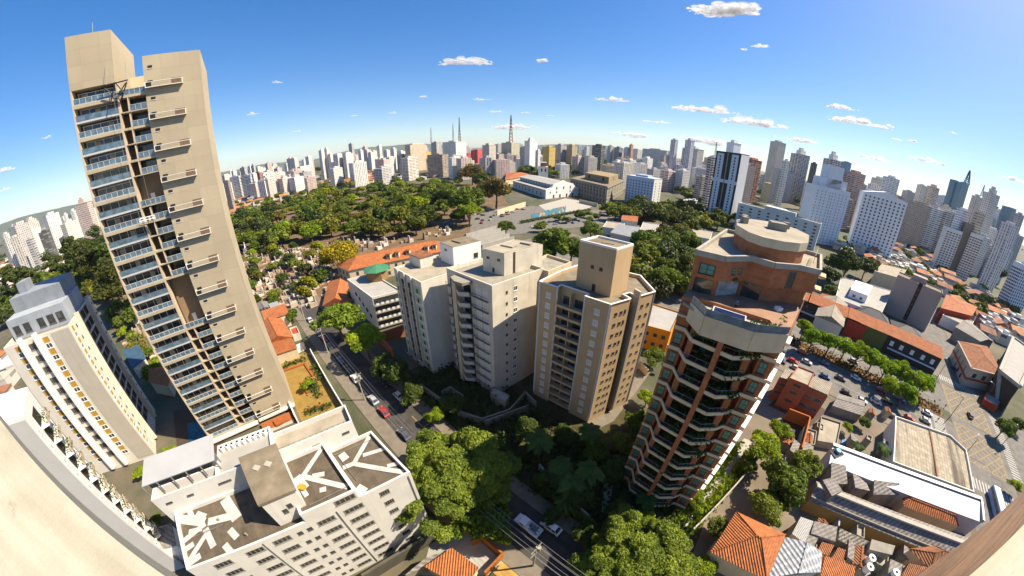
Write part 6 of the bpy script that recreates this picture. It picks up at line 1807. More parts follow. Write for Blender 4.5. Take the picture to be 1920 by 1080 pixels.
T = [
 # left of the tan tower
 (155, 36, 379, 640, PK, 'd', 'broad pinkish grid tower touching the tan tower at left', .3, 1.6),
 (10, 14, 437, 760, WT, 's', 'white twin slab at the extreme left edge of the skyline', .4, 1), (25, 11, 421, 900, WT, 's', 'tall thin white tower with dark left side at far left', .5, 1),
 (42, 13, 417, 850, WT, 's', 'pair topped white tower right of the thin one at far left', .45, 1.3), (64, 16, 414, 950, WT, 'g', 'white stepped tower group left of the grey hill', .4, 1.5),
 (27, 22, 443, 620, (.6, .56, .5), 's', 'lower ribbed cream slab in front of the thin white tower', .3, 1), (82, 24, 433, 720, DK, 'b', 'low dark banded office block below the grey hill', .3, 1),
 (55, 17, 447, 600, GY, 'b', 'grey low banded block left of the dark office block', .3, 1), (108, 13, 415, 900, WT, 'g', 'pink white tower below the grey hill', .5, 1), (122, 9, 401, 1100, WT, 'g', 'white tower just right of the grey hill top', .5, 1.3),
 (136, 12, 394, 900, WT, 's', 'slim white and black tower left of the pinkish grid tower', .45, 1.3), (97, 13, 421, 1000, WT, 'g', 'short white tower in the middle of the far left cluster', .5, 1), (88, 10, 420, 1150, WT, 'g', 'far pale tower directly under the grey hill', .5, 1),
 # between tan tower and church
 (411, 16, 352, (413, 386), (.45, .40, .34), 's', 'beige ribbed block with round top beside the tan tower edge', .45, 0), (424, 13, 338, 560, (.30, .24, .22), 'g', 'brown grey block behind the beige ribbed block', .3, 0),
 (440, 21, 330, (450, 380), LG, 'b', 'pale grey banded tower, left twin beside a dark gap', .15, 1), (462, 20, 328, (471, 376), LG, 'b', 'pale grey banded tower, right twin beside a dark gap', .15, 1),
 (475, 15, 325, (483, 372), WT, 's', 'white tower with dark stripe next to the red brown tower', .5, 1), (486, 16, 323, (492, 368), (.33, .12, .09), 's', 'red brown tower with white edge in the left cluster', .35, 1),
 (497, 11, 329, (503, 361), OR, 's', 'orange beige narrow tower right of the red brown tower', .4, 1), (507, 12, 335, (512, 361), GY, 'g', 'grey narrow tower at the right end of the left cluster', .5, 1),
 (456, 14, 313, 800, GY, 's', 'grey tower with pink side rising behind the twin banded towers', .4, 1), (474, 9, 309, 1000, GY, 'g', 'slim grey tower behind the white striped tower', .4, 1.2),
 (572, 24, 311, (575, 353), (.50, .49, .47), 'p', 'lone grey blank slab standing over the cemetery wood', .75, 0), (603, 12, 281, 1000, WT, 's', 'white tower, left half of a tall pair', .6, 1.2), (612, 10, 278, 1010, WT, 's', 'white pink tower, right half of a tall pair', .5, 1.3),
 (578, 13, 293, 1100, WT, 'g', 'pale tower on the ridge left of the tall white pair', .5, 1), (619, 10, 288, 1000, WT, 'g', 'pale tower right of the tall white pair', .5, 1),
 (637, 22, 289, (641, 341), WT, 's', 'white ribbed tower, left of two above the orange roof', .6, 1.2), (657, 21, 286, (658, 339), WT, 's', 'white ribbed tower, right of two above the orange roof', .7, 1), (658, 10, 269, 1000, GY, 's', 'dark grey tower peeking above the white ribbed pair', .4, 1.2),
 (676, 10, 281, 900, WT, 'g', 'pale tower right of the white ribbed pair', .5, 1), (684, 10, 275, 1200, (.5, .42, .38), 'g', 'brownish far tower above green trees', .5, 1.4), (695, 12, 285, 1100, WT, 'g', 'short white block left of the blue hill', .5, 1),
 (711, 10, 273, 1200, WT, 's', 'slim white tower in front of the blue hill', .5, 1.4), (725, 12, 281, 1050, WT, 'g', 'white block in front of the blue hill middle', .5, 1), (738, 11, 278, 1100, WT, 'g', 'white towerlet with red cap before the blue hill', .5, 1.3), (752, 16, 283, 950, WT, 'g', 'white cluster block left of the big beige block', .5, 1),
 (715, 22, 297, (716, 327), WT, 's', 'white block, left of a shaded pair behind the wood', .55, 1), (736, 19, 294, (735, 326), WT, 's', 'white block, right of a shaded pair behind the wood', .65, 1), (755, 20, 289, (756, 323), GY, 's', 'grey curved block left of the big beige block', .5, 1),
 (781, 40, 270, (782, 322), BG, 'd', 'big beige apartment block with many windows', .75, 1.2), (824, 41, 289, (823, 333), (.36, .28, .22), 'b', 'brick ended block with dark window bands', .3, 1),
 (818, 20, 266, 760, GY, 's', 'grey tower behind the brick ended block', .5, 1), (852, 46, 265, 800, WT, 'g', 'wide white block below the thin masts', .45, 1.2), (862, 20, 285, (861, 319), WT, 's', 'white striped block left of the red building', .5, 1),
 (876, 15, 287, (876, 317), (.48, .045, .04), 's', 'deep red narrow building, left part of the red pair', .4, 0), (895, 26, 281, (896, 313), (.58, .07, .06), 'g', 'bright red building with open floors', .5, 1), (917, 26, 271, 760, (.52, .47, .4), 'g', 'beige tower behind the bright red building', .5, 1.4),
 (931, 42, 288, (931, 314), (.42, .36, .33), 's', 'low striped block between red building and mast tower', .4, 1), (957, 35, 267, (957, 313), (.46, .44, .33), 'g', 'olive white tower carrying the red white mast', .45, 1.3), (984, 18, 275, 720, (.56, .50, .42), 's', 'cream slab right of the mast tower', .4, 1),
 (996, 25, 263, 700, WT, 'p', 'white gabled tower right of the mast tower', .6, 1.5), (1009, 10, 281, 640, WT, 'g', 'small white house block above the bell tower trees', .5, 1), (1030, 24, 275, 760, YL, 'g', 'yellow block on the skyline above the park', .5, 1.2),
 (1052, 22, 271, 800, GY, 'g', 'grey white block right of the yellow block', .5, 1.2), (1073, 20, 272, 800, (.52, .42, .24), 's', 'ochre topped tower over the park trees', .5, 1.2), (1123, 25, 272, 760, (.07, .085, .08), 'b', 'dark green glass block on the skyline over the park', .3, 1.2),
 (1145, 10, 273, 1000, GY, 'g', 'grey tower right of the dark green block', .5, 1.2), (1160, 15, 276, 1000, (.25, .25, .28), 'b', 'dark grey far block over the park', .4, 1.2), (1177, 13, 276, 1000, LG, 'g', 'bluish far block left of the red brown one', .5, 1), (1184, 8, 271, 1000, (.36, .2, .16), 'g', 'red brown far towerlet left of the long grey slab', .5, 1.2),
 # right of the church
 (1188, 20, 279, (1190, 318), (.44, .40, .32), 's', 'narrow cream end tower of the long grey slab', .4, 1), (1223, 55, 279, (1226, 326), (.46, .44, .42), 's', 'long grey slab above the pale blue clinic', .15, 1.2), (1253, 9, 283, (1252, 330), (.64, .56, .42), 'p', 'cream block added as the sunlit right side of the long grey slab', .5, 1),  # last entry: sunlit slab side painted as a cream block
 (1265, 14, 261, 620, (.38, .37, .42), 's', 'slim grey lilac tower behind the long grey slab', .4, 1), (1294, 18, 262, 640, (.42, .42, .46), 's', 'grey crowned tower rising behind the dark striped tower', .4, 1.2), (1294, 42, 277, (1290, 350), (.40, .38, .36), 's', 'grey tower with dark balcony stripes beside the clinic', .3, 1.2),
 (1315, 24, 330, (1309, 382), (.30, .25, .22), 'b', 'grey brown block beside the black and white tower', .5, 1), (1333, 22, 293, (1322, 396), (.58, .50, .45), 'v', 'tower of white and dark stripes just left of the black and white tower', .5, 1),
 (1377, 28, 266, 480, (.58, .60, .63), 'p', 'pale grey plain tower attached behind the black and white tower', .5, 1.2), (1406, 34, 297, (1398, 380), (.46, .20, .11), 'v', 'brick red and white tower right of the black and white tower', .6, 1.2),
 (1454, 31, 264, (1441, 366), (.47, .42, .35), 'd', 'tallest beige balcony tower of the right skyline', .5, 1.2), (1445, 26, 344, (1436, 378), (.50, .42, .24), 'g', 'short yellowish tower at the foot of the tallest beige tower', .5, 0),
 (1498, 38, 287, (1482, 382), (.60, .54, .5), 'v', 'brown and white banded tower with a roof box, left one', .45, 1.8), (1562, 36, 297, 420, (.60, .54, .5), 'v', 'brown and white banded tower with a roof box, right one behind', .45, 1.8), (1475, 14, 300, 480, (.5, .47, .42), 'g', 'pale tower squeezed left of the left banded tower', .5, 1),
 (1527, 13, 305, 460, DK, 'g', 'dark tower between the two banded towers', .5, 1), (1588, 20, 303, 800, (.12, .22, .30), 'g', 'blue glass block behind the right banded tower', .4, 1), (1595, 24, 352, (1586, 421), (.52, .36, .22), 's', 'orange white striped tower left of the white punched slab', .5, 1),
 (1605, 42, 322, 420, (.42, .27, .21), 'b', 'pinkish brown stepped tower behind the striped one', .5, 1.2), (1650, 32, 334, 560, (.52, .47, .38), 'g', 'beige far block above the white punched slab', .5, 1.3), (1699, 36, 330, (1694, 377), (.52, .47, .36), 'g', 'beige stepped tower right of the white punched slab', .5, 1.5),
 (1730, 20, 346, 520, (.58, .53, .45), 's', 'pale striped tower right of the beige stepped tower', .5, 1), (1751, 26, 349, 540, (.46, .38, .30), 'b', 'tower with dark red bands and pyramid top', .5, 1.3), (1704, 15, 364, (1698, 402), GY, 'p', 'grey blank tower just right of the punched slab', .5, 0), (1717, 19, 369, (1709, 410), WT, 'p', 'white blank tower beside the grey blank tower', .7, 0),
 (1731, 13, 378, (1725, 413), (.42, .38, .36), 'b', 'narrow banded tower right of the white blank tower', .5, 0), (1741, 14, 385, (1735, 418), GY, 'g', 'small grey tower left of the tall white one', .5, 0), (1764, 30, 365, (1752, 433), (.62, .64, .66), 'd', 'tall white tower with dark window groove at right', .45, 1.2),
 (1790, 18, 337, 700, (.12, .17, .25), BLUEG, 'dark blue glass tower, left half of the glass pair', .4, 0), (1807, 24, 342, 690, (.12, .22, .27), BLUEG, 'teal glass tower carrying a slanted mast', .6, 1), (1833, 22, 367, 560, (.48, .42, .36), 's', 'beige tower with thin mast right of the glass pair', .5, 1.2),
 (1861, 34, 361, 420, (.50, .46, .40), 'g', 'tall beige stepped tower above the black and white grid', .5, 1.5), (1838, 22, 398, 330, (.45, .36, .26), 'b', 'brown balcony tower below the mast tower', .5, 1), (1893, 30, 388, 520, (.05, .18, .36), BLUEG, 'wide low blue glass block near the right edge', .3, 0),
 (1808, 30, 392, 330, LG, 'd', 'white grey tower behind the brown slab of the twin', .5, 1), (1895, 38, 418, 300, (.50, .47, .46), 's', 'grey white ribbed tower near the right edge', .45, 1), (1913, 20, 400, 420, (.40, .34, .34), 'g', 'lilac grey far tower at the right edge', .5, 1),
 (1775, 20, 385, 450, (.45, .40, .33), 'g', 'beige block behind the twin white towers', .5, 1), (1670, 18, 340, 640, (.30, .28, .26), 'b', 'dark far tower above the punched slab roof', .5, 1),
]
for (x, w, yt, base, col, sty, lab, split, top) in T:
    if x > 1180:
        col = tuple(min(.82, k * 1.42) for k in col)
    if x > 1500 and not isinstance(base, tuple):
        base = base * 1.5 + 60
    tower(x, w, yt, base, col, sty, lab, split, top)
# nearer towers with modelled windows
tower(1200, 70, 331, (1202, 386), (.47, .55, .66), 'p', 'pale blue clinic block with square window grid', .24, 1, (.68, .66, .62), mesh=('plainw', 9, 2, 1.7, 1.7, 3.3), phi=28)  # second colour paints the right face as sunlit
def pv(L, R, zt, depth):
    dx, dy = R[0] - L[0], R[1] - L[1]; l = math.hypot(dx, dy)
    return [L, R, (R[0] - dy / l * depth, R[1] + dx / l * depth), (L[0] - dy / l * depth, L[1] + dx / l * depth)]
def slab(name, label, bl, br, tl, depth, wall, key, nc, ww, hh, fl, z1=None, ncs=0, us=None, roof=None):
    L, R = A(*bl), A(*br)
    z1 = z1 or Zat(*tl, L)
    q = pv(L, R, z1, depth)
    t = thing(name, label, 'building', (*L, 0))
    block(t, q, 0, z1, wall, roof or ROOFL, .8, .3)
    n = int((z1 - 3.2) / fl)
    zs = [2.2 + fl * k for k in range(n)]
    wins(t, L, R, zs, us or [(k + .5) / nc for k in range(nc)], ww, hh, key, off=.01)
    if ncs:
        wins(t, q[1], q[2], zs, [(k + .5) / ncs for k in range(ncs)], ww, hh, key, off=.01)
    return t, L, R, z1, q
# white punched slab with a gabled top
t, L, R, z1, q = slab('slab_tower', 'white slab tower with a regular grid of square windows and gabled top', (1588, 466), (1666, 490), (1615, 357), 13, PGREY, 'plainw', 10, 2.0, 1.9, 3.55, us=[.07 + .096 * k for k in range(10)])
m = MB(); g = [lerp(L, R, .25), lerp(L, R, .5), lerp(L, R, .75)]
for a, b, h0, h1 in ((g[0], g[1], 1.2, 4.5), (g[1], g[2], 4.5, 1.2)):
    pass
m.face([(*lerp(L, R, .02), z1), (*lerp(L, R, .98), z1), (*lerp(L, R, .5), z1 + 5)])
bk = lambda u: lerp(q[3], q[2], u)
m.face([(*bk(.98), z1), (*bk(.02), z1), (*bk(.5), z1 + 5)]); m.face([(*lerp(L, R, .02), z1), (*lerp(L, R, .5), z1 + 5), (*bk(.5), z1 + 5), (*bk(.02), z1)]); m.face([(*lerp(L, R, .98), z1), (*bk(.98), z1), (*bk(.5), z1 + 5), (*lerp(L, R, .5), z1 + 5)])
m.build('gable', PGREY, t)
m = MB()
for k in range(8):
    p = offs(L, R, .06 + .125 * k, 1.5); m.box(p[0] - .5, p[0] + .5, p[1] - .5, p[1] + .5, 0, 5)
m.prism([offs(L, R, 0, .02), offs(L, R, 1, .02), offs(L, R, 1, 4), offs(L, R, 0, 4)], 5, 5.5); m.build('portico', CLEANW, t)
# stepped white tower
t, L, R, z1, q = slab('apartment_tower', 'white stepped tower with dense small windows and square crown', (1503, 452), (1566, 462), (1526, 345), 16, PGREY, 'dark', 9, 1.0, 1.1, 3.0, us=[.08, .2, .3, .42, .5, .58, .7, .8, .92], ncs=3)
for u0, u1, dz in ((.12, .9, 9), (.3, .72, 22)):
    m = MB(); m.prism([lerp(lerp(L, R, u0), lerp(q[3], q[2], u0), .15), lerp(lerp(L, R, u1), lerp(q[3], q[2], u1), .15), lerp(lerp(L, R, u1), lerp(q[3], q[2], u1), .85), lerp(lerp(L, R, u0), lerp(q[3], q[2], u0), .85)], z1 - .8, z1 + dz); m.build('crown', PGREY, t)
# black and white tower
t, L, R, z1, q = slab('apartment_tower', 'black and white tower with two columns of square windows', (1323, 405), (1366, 419), (1348, 283), 16, BLACK, 'void', 2, 2, 2, 3.1, us=[-5], ncs=0)
PEND.pop((t.name, 'window', 'void'))
m = MB()
for u0, u1 in ((.08, .34), (.66, .92)):
    m.strip(offs(L, R, u0, .2), offs(L, R, u1, .2), .4, 2, z1 - 2)
m.strip(offs(L, R, .0, .25), offs(L, R, 1, .25), .5, z1 * .555, z1 * .555 + 3.6)
m.build('white_panel', plain('tower_pale', (.55, .62, .70), .85, .12, .3), t)
m = MB(); m.strip(offs(L, R, .48, .3), offs(L, R, .52, .3), .5, 2, z1 - 1); m.build('fin', CONC, t)
wins(t, L, R, [3 + 3.12 * k for k in range(int((z1 - 6) / 3.12))], [.21, .79], 1.9, 1.9, 'void', off=.42)
m = MB(); m.strip(q[1], q[2], .5, 1, z1 - 1); m.build('side_wall', CLEANW, t)
# twin white towers with brown slab
for i, (bl, br, tl) in enumerate((((1749, 502), (1776, 512), (1773, 424)), ((1789, 517), (1812, 527), (1813, 433)))):
    slab('apartment_tower', ('white grey banded tower, left twin beside a tall brown slab', 'white grey banded tower, right twin beside a tall brown slab')[i], bl, br, tl, 18, plain('twin_white', (.72, .70, .67), .85, .15, .2), 'dark', 5, 2.6, 1.4, 2.9, ncs=4)
L, R = A(1776, 511), A(1789, 516)
t = thing('slab_tower', 'tall brown blank slab standing between the white twins', 'building', (*L, 0)); block(t, pv(L, R, 0, 16), 0, Zat(1800, 413, L), plain('brown_slab', (.25, .20, .155), .9, .15, .2), ROOFD)
# black grid tower, ribbed grey tower, blue white tower at the right edge
tower(1854, 36, 380, (1822, 480), (.055, .05, .05), 'p', 'black tower with a tight white window grid at right', .6, 1, mesh=('whitepane', 4, 7, 1.5, 1.4, 3.0))
tower(1872, 16, 441, (1848, 492), (.60, .57, .50), 'p', 'small white round topped tower right of the black grid tower', .6, 0, mesh=('dark', 2, 5, 1.4, 1.4, 2.9))
tower(1893, 44, 433, (1874, 507), (.46, .45, .44), 'p', 'grey tower with dark window columns near the right edge', .6, 1, mesh=('dark', 4, 6, 2.2, 1.5, 2.9))
tower(1910, 60, 490, (1886, 585), (.60, .66, .78), 'p', 'blue white tower with dark square windows cut by the right edge', .62, 1, mesh=('dark', 6, 8, 1.7, 1.6, 2.9))
# long pale block behind the brick tower
t, L, R, z1, q = slab('office_block', 'long pale grey low block directly behind the brick tower roof', (1375, 425), (1525, 470), (1390, 381), 14, plain('pale_block', (.56, .58, .56), .85, .15, .2), 'dark', 9, 2.6, 1.4, 3.2)
m = MB(); m.prism([lerp(L, R, .33), lerp(L, R, .7), lerp(q[3], q[2], .7), lerp(q[3], q[2], .33)], z1 - .5, z1 + 3.4); m.build('upper_storey', plain('pale_block', None), t)
# thin masts
def mast(x, y0, y1, d, label, r=.5, col=None):
    az, _ = azel(x, y1); xy = (d * math.sin(az), d * math.cos(az))
    z0, z1 = Zat(x, y1, xy), Zat(x, y0, xy)
    t = thing('radio_mast', label, 'mast', (*xy, z0))
    n = 8
    for k in range(n):
        m = MB(); a, b = z0 + (z1 - z0) * k / n, z0 + (z1 - z0) * (k + 1) / n
        w0, w1 = r * (1 - .11 * k) * 2.2, r * (1 - .11 * (k + 1)) * 2.2
        for (sx, sy) in ((1, 1), (1, -1), (-1, 1), (-1, -1)):
            m.bar((xy[0] + sx * w0, xy[1] + sy * w0, a), (xy[0] + sx * w1, xy[1] + sy * w1, b), r * .45)
        m.bar((xy[0] - w0, xy[1] - w0, a), (xy[0] + w1, xy[1] + w1, b), r * .4); m.bar((xy[0] + w0, xy[1] - w0, a), (xy[0] - w1, xy[1] + w1, b), r * .4)
        m.build('mast_section', col[k % 2] if col else METAL, t)
DM = plain('dark_mast', (.10, .09, .10), .7, .2, 1); RM = plain('mast_red', (.42, .09, .05), .7, .2, 1)
mast(809, 239, 268, 780, 'thin grey lattice mast, leftmost on the skyline', .7); mast(850, 232, 264, 820, 'thin grey lattice mast above the wide white block', .7)
mast(862, 220, 266, 820, 'dark slender tall mast right of the thin grey mast', 1.1, (DM, DM)); mast(958, 216, 266, 640, 'red and white lattice mast on the olive tower', 1.6, (RM, plain('mast_grey', (.3, .27, .26), .7)))
mast(1340, 265, 296, 330, 'thin mast left of the black and white tower', .35); mast(1812, 318, 345, 690, 'leaning blue mast on the teal glass tower', 1.6, (BLUEG, DM)); mast(1840, 345, 368, 560, 'thin mast on the beige tower right of the glass pair', .6)
# skyline filler: small far towers, one object each
rnd = random.Random(11)
def filler(n, x0, x1, dz, h0, h1, phrase, reg, cols, name='far_tower', group='far towers on the skyline'):
    L = []
    for i in range(n):
        x = rnd.uniform(x0, x1)
        az, _ = azel(x, 300); d = rnd.uniform(*dz)
        L.append((az, d))
    L.sort()
    for i, (az, d) in enumerate(L):
        xy = (d * math.sin(az), d * math.cos(az)); h = rnd.uniform(h0, h1); w = rnd.uniform(16, 30); b = rnd.uniform(13, 22)
        t = thing(name, '%s, %s from left %s' % (phrase, nth(i), reg), 'building', (*xy, 0), -az + rnd.uniform(.3, 1.0), group)
        c = rnd.choice(cols); k = rnd.uniform(.95, 1.22)
        m = MB(); m.box(-w / 2, w / 2, -b / 2, b / 2, 0, h); m.box(-w / 5, w / 4, -b / 5, b / 4, h, h + rnd.uniform(2, 5))
        m.build('wall', rnd.choice((FG, FS, FB, FD)), t, color=tuple(v * k for v in c))
pal = [WT, WT, WT, (.6, .55, .48), GY, PK]
filler(50, -30, 150, (700, 2200), 26, 72, 'tiny pale tower', 'in the far left skyline', pal)
filler(70, 400, 800, (1100, 2600), 35, 85, 'tiny pale tower', 'on the ridge left of the masts', pal)
filler(60, 800, 1260, (1000, 2500), 40, 80, 'tiny pale tower', 'behind the church and park', pal + [YL])
filler(40, 1270, 1560, (520, 1500), 45, 92, 'pale tower', 'behind the black and white tower skyline', pal + [(.45, .36, .3)])
filler(78, 1560, 1935, (760, 2000), 50, 105, 'small pale tower', 'in the right skyline gaps', pal + [(.45, .36, .3)])
MR = ('mid_rise', 'mid rise blocks between the towers')
filler(60, 1570, 1935, (640, 1000), 42, 72, 'mid rise block', 'in the right quarter behind the white twins', pal + [WT, (.5, .4, .3)], *MR)
filler(30, 1150, 1330, (560, 950), 30, 52, 'mid rise block', 'around the long grey slab', pal + [BG], *MR)
filler(40, 600, 1150, (620, 1000), 26, 50, 'mid rise block', 'under the masts and park skyline', pal + [BG, PK], *MR)
filler(36, 400, 600, (650, 1000), 24, 46, 'mid rise block', 'in the left ridge quarter', pal + [PK], *MR)
flush()
# ------------------------------------------------------------------ trees
def unit_crown(name, mats, seed, nl, nq, leaf, rz=.7, cz=1.1, lobe=(.28, .46), gap=0.0, flat=0.0):
    """crown of unit radius: leaf-sized faces on the shells of many lobes"""
    rng = np.random.default_rng(seed)
    P, Nn, S = [], [], []
    ph_ = rng.uniform(0, 6.28, 4); am_ = rng.uniform(.06, .16, 4)
    per = nq // nl
    for i in range(nl):
        v = rng.normal(size=3); v /= np.linalg.norm(v)
        v[2] = abs(v[2]) * 1.25 - .5
        r = rng.uniform(*lobe)
        an = math.atan2(v[1], v[0])
        k = (1 - r) * rng.uniform(.55, 1.12) * (1 + sum(am_[j] * math.sin((j + 1) * an + ph_[j]) for j in range(4)))
        c = np.array([v[0] * k, v[1] * k, cz + v[2] * k * rz])
        d = rng.normal(size=(per, 3)); d /= np.linalg.norm(d, axis=1)[:, None]
        if gap:
            d[:, 2] = np.abs(d[:, 2]) * .9 - .15
        rad = r * rng.uniform(.55, 1.08, size=(per, 1)) ** .6
        p = c + d * rad * np.array([1, 1, .75 - flat])
        P.append(p); Nn.append(d); S.append(np.clip(rng.uniform(-.05, 1.0) + rng.normal(0, .22, per), 0, 1))
    P, Nn, S = np.concatenate(P), np.concatenate(Nn), np.concatenate(S)
    n = len(P)
    nn = Nn * .7 + rng.normal(size=(n, 3)) * .6 + np.array([0, 0, .35])
    nn /= np.linalg.norm(nn, axis=1)[:, None]
    t = np.cross(nn, rng.normal(size=(n, 3))); t /= np.linalg.norm(t, axis=1)[:, None]
    b = np.cross(nn, t)
    sz = leaf * rng.uniform(.4, 1.5, size=(n, 1))
    V = np.stack([P - t * sz, P + b * sz * .6 + nn * sz * .15, P + t * sz, P - b * sz * .6 + nn * sz * .15], 1).reshape(-1, 3)
    me = bpy.data.meshes.new(name)
    me.vertices.add(4 * n); me.vertices.foreach_set('co', V.ravel())
    me.loops.add(4 * n); me.loops.foreach_set('vertex_index', np.arange(4 * n))
    me.polygons.add(n); me.polygons.foreach_set('loop_start', np.arange(0, 4 * n, 4))
    try:
        me.polygons.foreach_set('loop_total', np.full(n, 4))
    except Exception:
        pass
    at = me.attributes.new('shade', 'FLOAT', 'POINT'); at.data.foreach_set('value', np.repeat(S, 4).astype(np.float32))
    me.materials.append(mats); me.update(calc_edges=True); me.validate()
    return me
BARK = plain('bark', (.13, .095, .06), .95, .4, 3)
def unit_trunk(name, seed, h=.9, r=.06, nb=6, spread=.6):
    rnd = random.Random(seed); m = MB()
    m.bar((0, 0, -.02), (.03, .02, h * .5), r, 0, 7, r * .75); m.bar((.03, .02, h * .5), (0, .03, h), r * .75, 0, 7, r * .5)
    for i in range(nb):
        a = 2 * math.pi * (i + rnd.random() * .6) / nb; z = h * rnd.uniform(.45, .9); l = spread * rnd.uniform(.7, 1.1)
        mid = (math.cos(a) * l * .5, math.sin(a) * l * .5, z + l * .45); end = (math.cos(a) * l, math.sin(a) * l, z + l * .75)
        m.bar((.02, .02, z), mid, r * .5, 0, 5, r * .32); m.bar(mid, end, r * .32, 0, 5, r * .12)
    return m.mesh(name, BARK)
LEAF = leafmat('leaves', (.030, .070, .007), (.155, .205, .016))
LEAFO = leafmat('olive_leaves', (.055, .092, .012), (.25, .29, .03))
LEAFB = leafmat('bright_leaves', (.085, .15, .006), (.33, .40, .014), .36)
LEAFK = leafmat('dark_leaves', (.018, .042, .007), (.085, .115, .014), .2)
LEAFY = leafmat('yellow_flowers', (.11, .12, .01), (.50, .36, .01), .3)
LEAFR = leafmat('brown_leaves', (.07, .06, .018), (.22, .16, .03))
CR, TK = {}, {}
def crowns(key, mat, n, *a, **k):
    CR[key] = [unit_crown('crown_%s_mesh' % key, mat, 100 + 17 * i + len(key), *a, **k) for i in range(n)]
crowns('big', LEAFO, 2, 150, 76000, .0245, .5, 1.0, (.07, .19), gap=1, flat=.2)
crowns('mid', LEAF, 4, 32, 8500, .055, .62, 1.1, (.16, .38))
crowns('midolive', LEAFO, 3, 32, 8000, .052, .6, 1.1, (.15, .36))
crowns('bright', LEAFB, 3, 20, 5200, .058, .6, 1.1, (.24, .42), gap=1)
crowns('dark', LEAFK, 3, 28, 7000, .06, .7, 1.1, (.18, .4))
crowns('yellow', LEAFY, 1, 34, 9000, .045, .55)
crowns('brown', LEAFR, 1, 24, 4000, .07, .7)
crowns('far', LEAF, 6, 19, 1900, .10, .62, .86, (.18, .44))
crowns('farolive', LEAFO, 5, 19, 1900, .10, .5, .86, (.16, .42))
crowns('fardark', LEAFK, 4, 17, 1900, .10, .7, .9)
crowns('farbright', LEAFB, 3, 16, 1700, .10, .6, .9)
crowns('column', LEAFK, 2, 16, 2600, .08, 2.2, 2.2, (.25, .4))
TRK = [unit_trunk('trunk_mesh', i) for i in range(3)]
NT = [0]
TREES, ROWS = [], []
def tree(key, x, y, r, label=None, color=(1, 1, 1), group=None, zs=1.0, z=0.0, name='tree', cat='tree'):
    NT[0] += 1
    rnd = random.Random(NT[0] * 31)
    t = thing(name, label, cat, (x, y, z), rnd.uniform(0, 6.28), group)
    t.scale = (r, r, r * zs)
    TREES.append((t, key, NT[0], r))
    for nm, me in (('trunk', TRK[NT[0] % 3]), ('crown', CR[key][NT[0] % len(CR[key])])):
        o = bpy.data.objects.new(nm, me); COL.objects.link(o); o.parent = t
        o.color = (*color, 1)
    return t
def pxscale(x, y, z):
    a = proj(x, y, z); b = proj(x + 1, y, z); c = proj(x, y + 1, z); d = proj(x, y, z + 1)
    return (math.dist(a, b) + math.dist(a, c) + math.dist(a, d)) / 3 * 1.15
def tree_at(key, cx, cy, rpx, label, color=(1, 1, 1), zs=1.0, group=None, name='tree', cat='tree'):
    """tree whose crown is centred on a photo point with the given radius in photo pixels"""
    hc = 6.0
    for _ in range(6):
        x, y = A(cx, cy, hc); r = rpx / pxscale(x, y, hc); hc = min(1.1 * r * zs, 22)
    return tree(key, x, y, r, label, color, group, zs, name=name, cat=cat)
tree_at('big', 858, 880, 112, 'huge spreading tree with fine pale leaves over the dark street, half in shadow', (1, 1.05, 1), .9)
tree_at('mid', 905, 965, 60, 'dark shaded tree under the lower edge of the huge street tree', (.9, 1, .8), .9)
tree_at('big', 1215, 1045, 100, 'big leafy tree cut by the bottom edge right of the dark street', (1.05, 1.1, 1), .9)
tree_at('midolive', 1120, 1075, 50, 'olive tree clump at the bottom edge left of the big leafy tree', (1, 1.1, .9))
tree_at('midolive', 632, 594, 46, 'olive street tree in front of the round windowed building', (.9, 1.05, .8)); tree_at('bright', 683, 632, 44, 'bright yellow green street tree with dark underside', (1, 1, 1))
tree_at('dark', 735, 690, 38, 'dark shaded tree below the bright street tree'); tree_at('dark', 775, 735, 26, 'dark low tree at the foot of the green panelled block')
tree_at('yellow', 640, 472, 38, 'domed tree covered in yellow flowers at the cemetery edge', (1, 1, 1), .95)
tree_at('bright', 818, 776, 20, 'small bright green tree before the concrete boundary wall'); tree_at('dark', 850, 760, 26, 'dark tree left of the small bright one by the boundary wall')
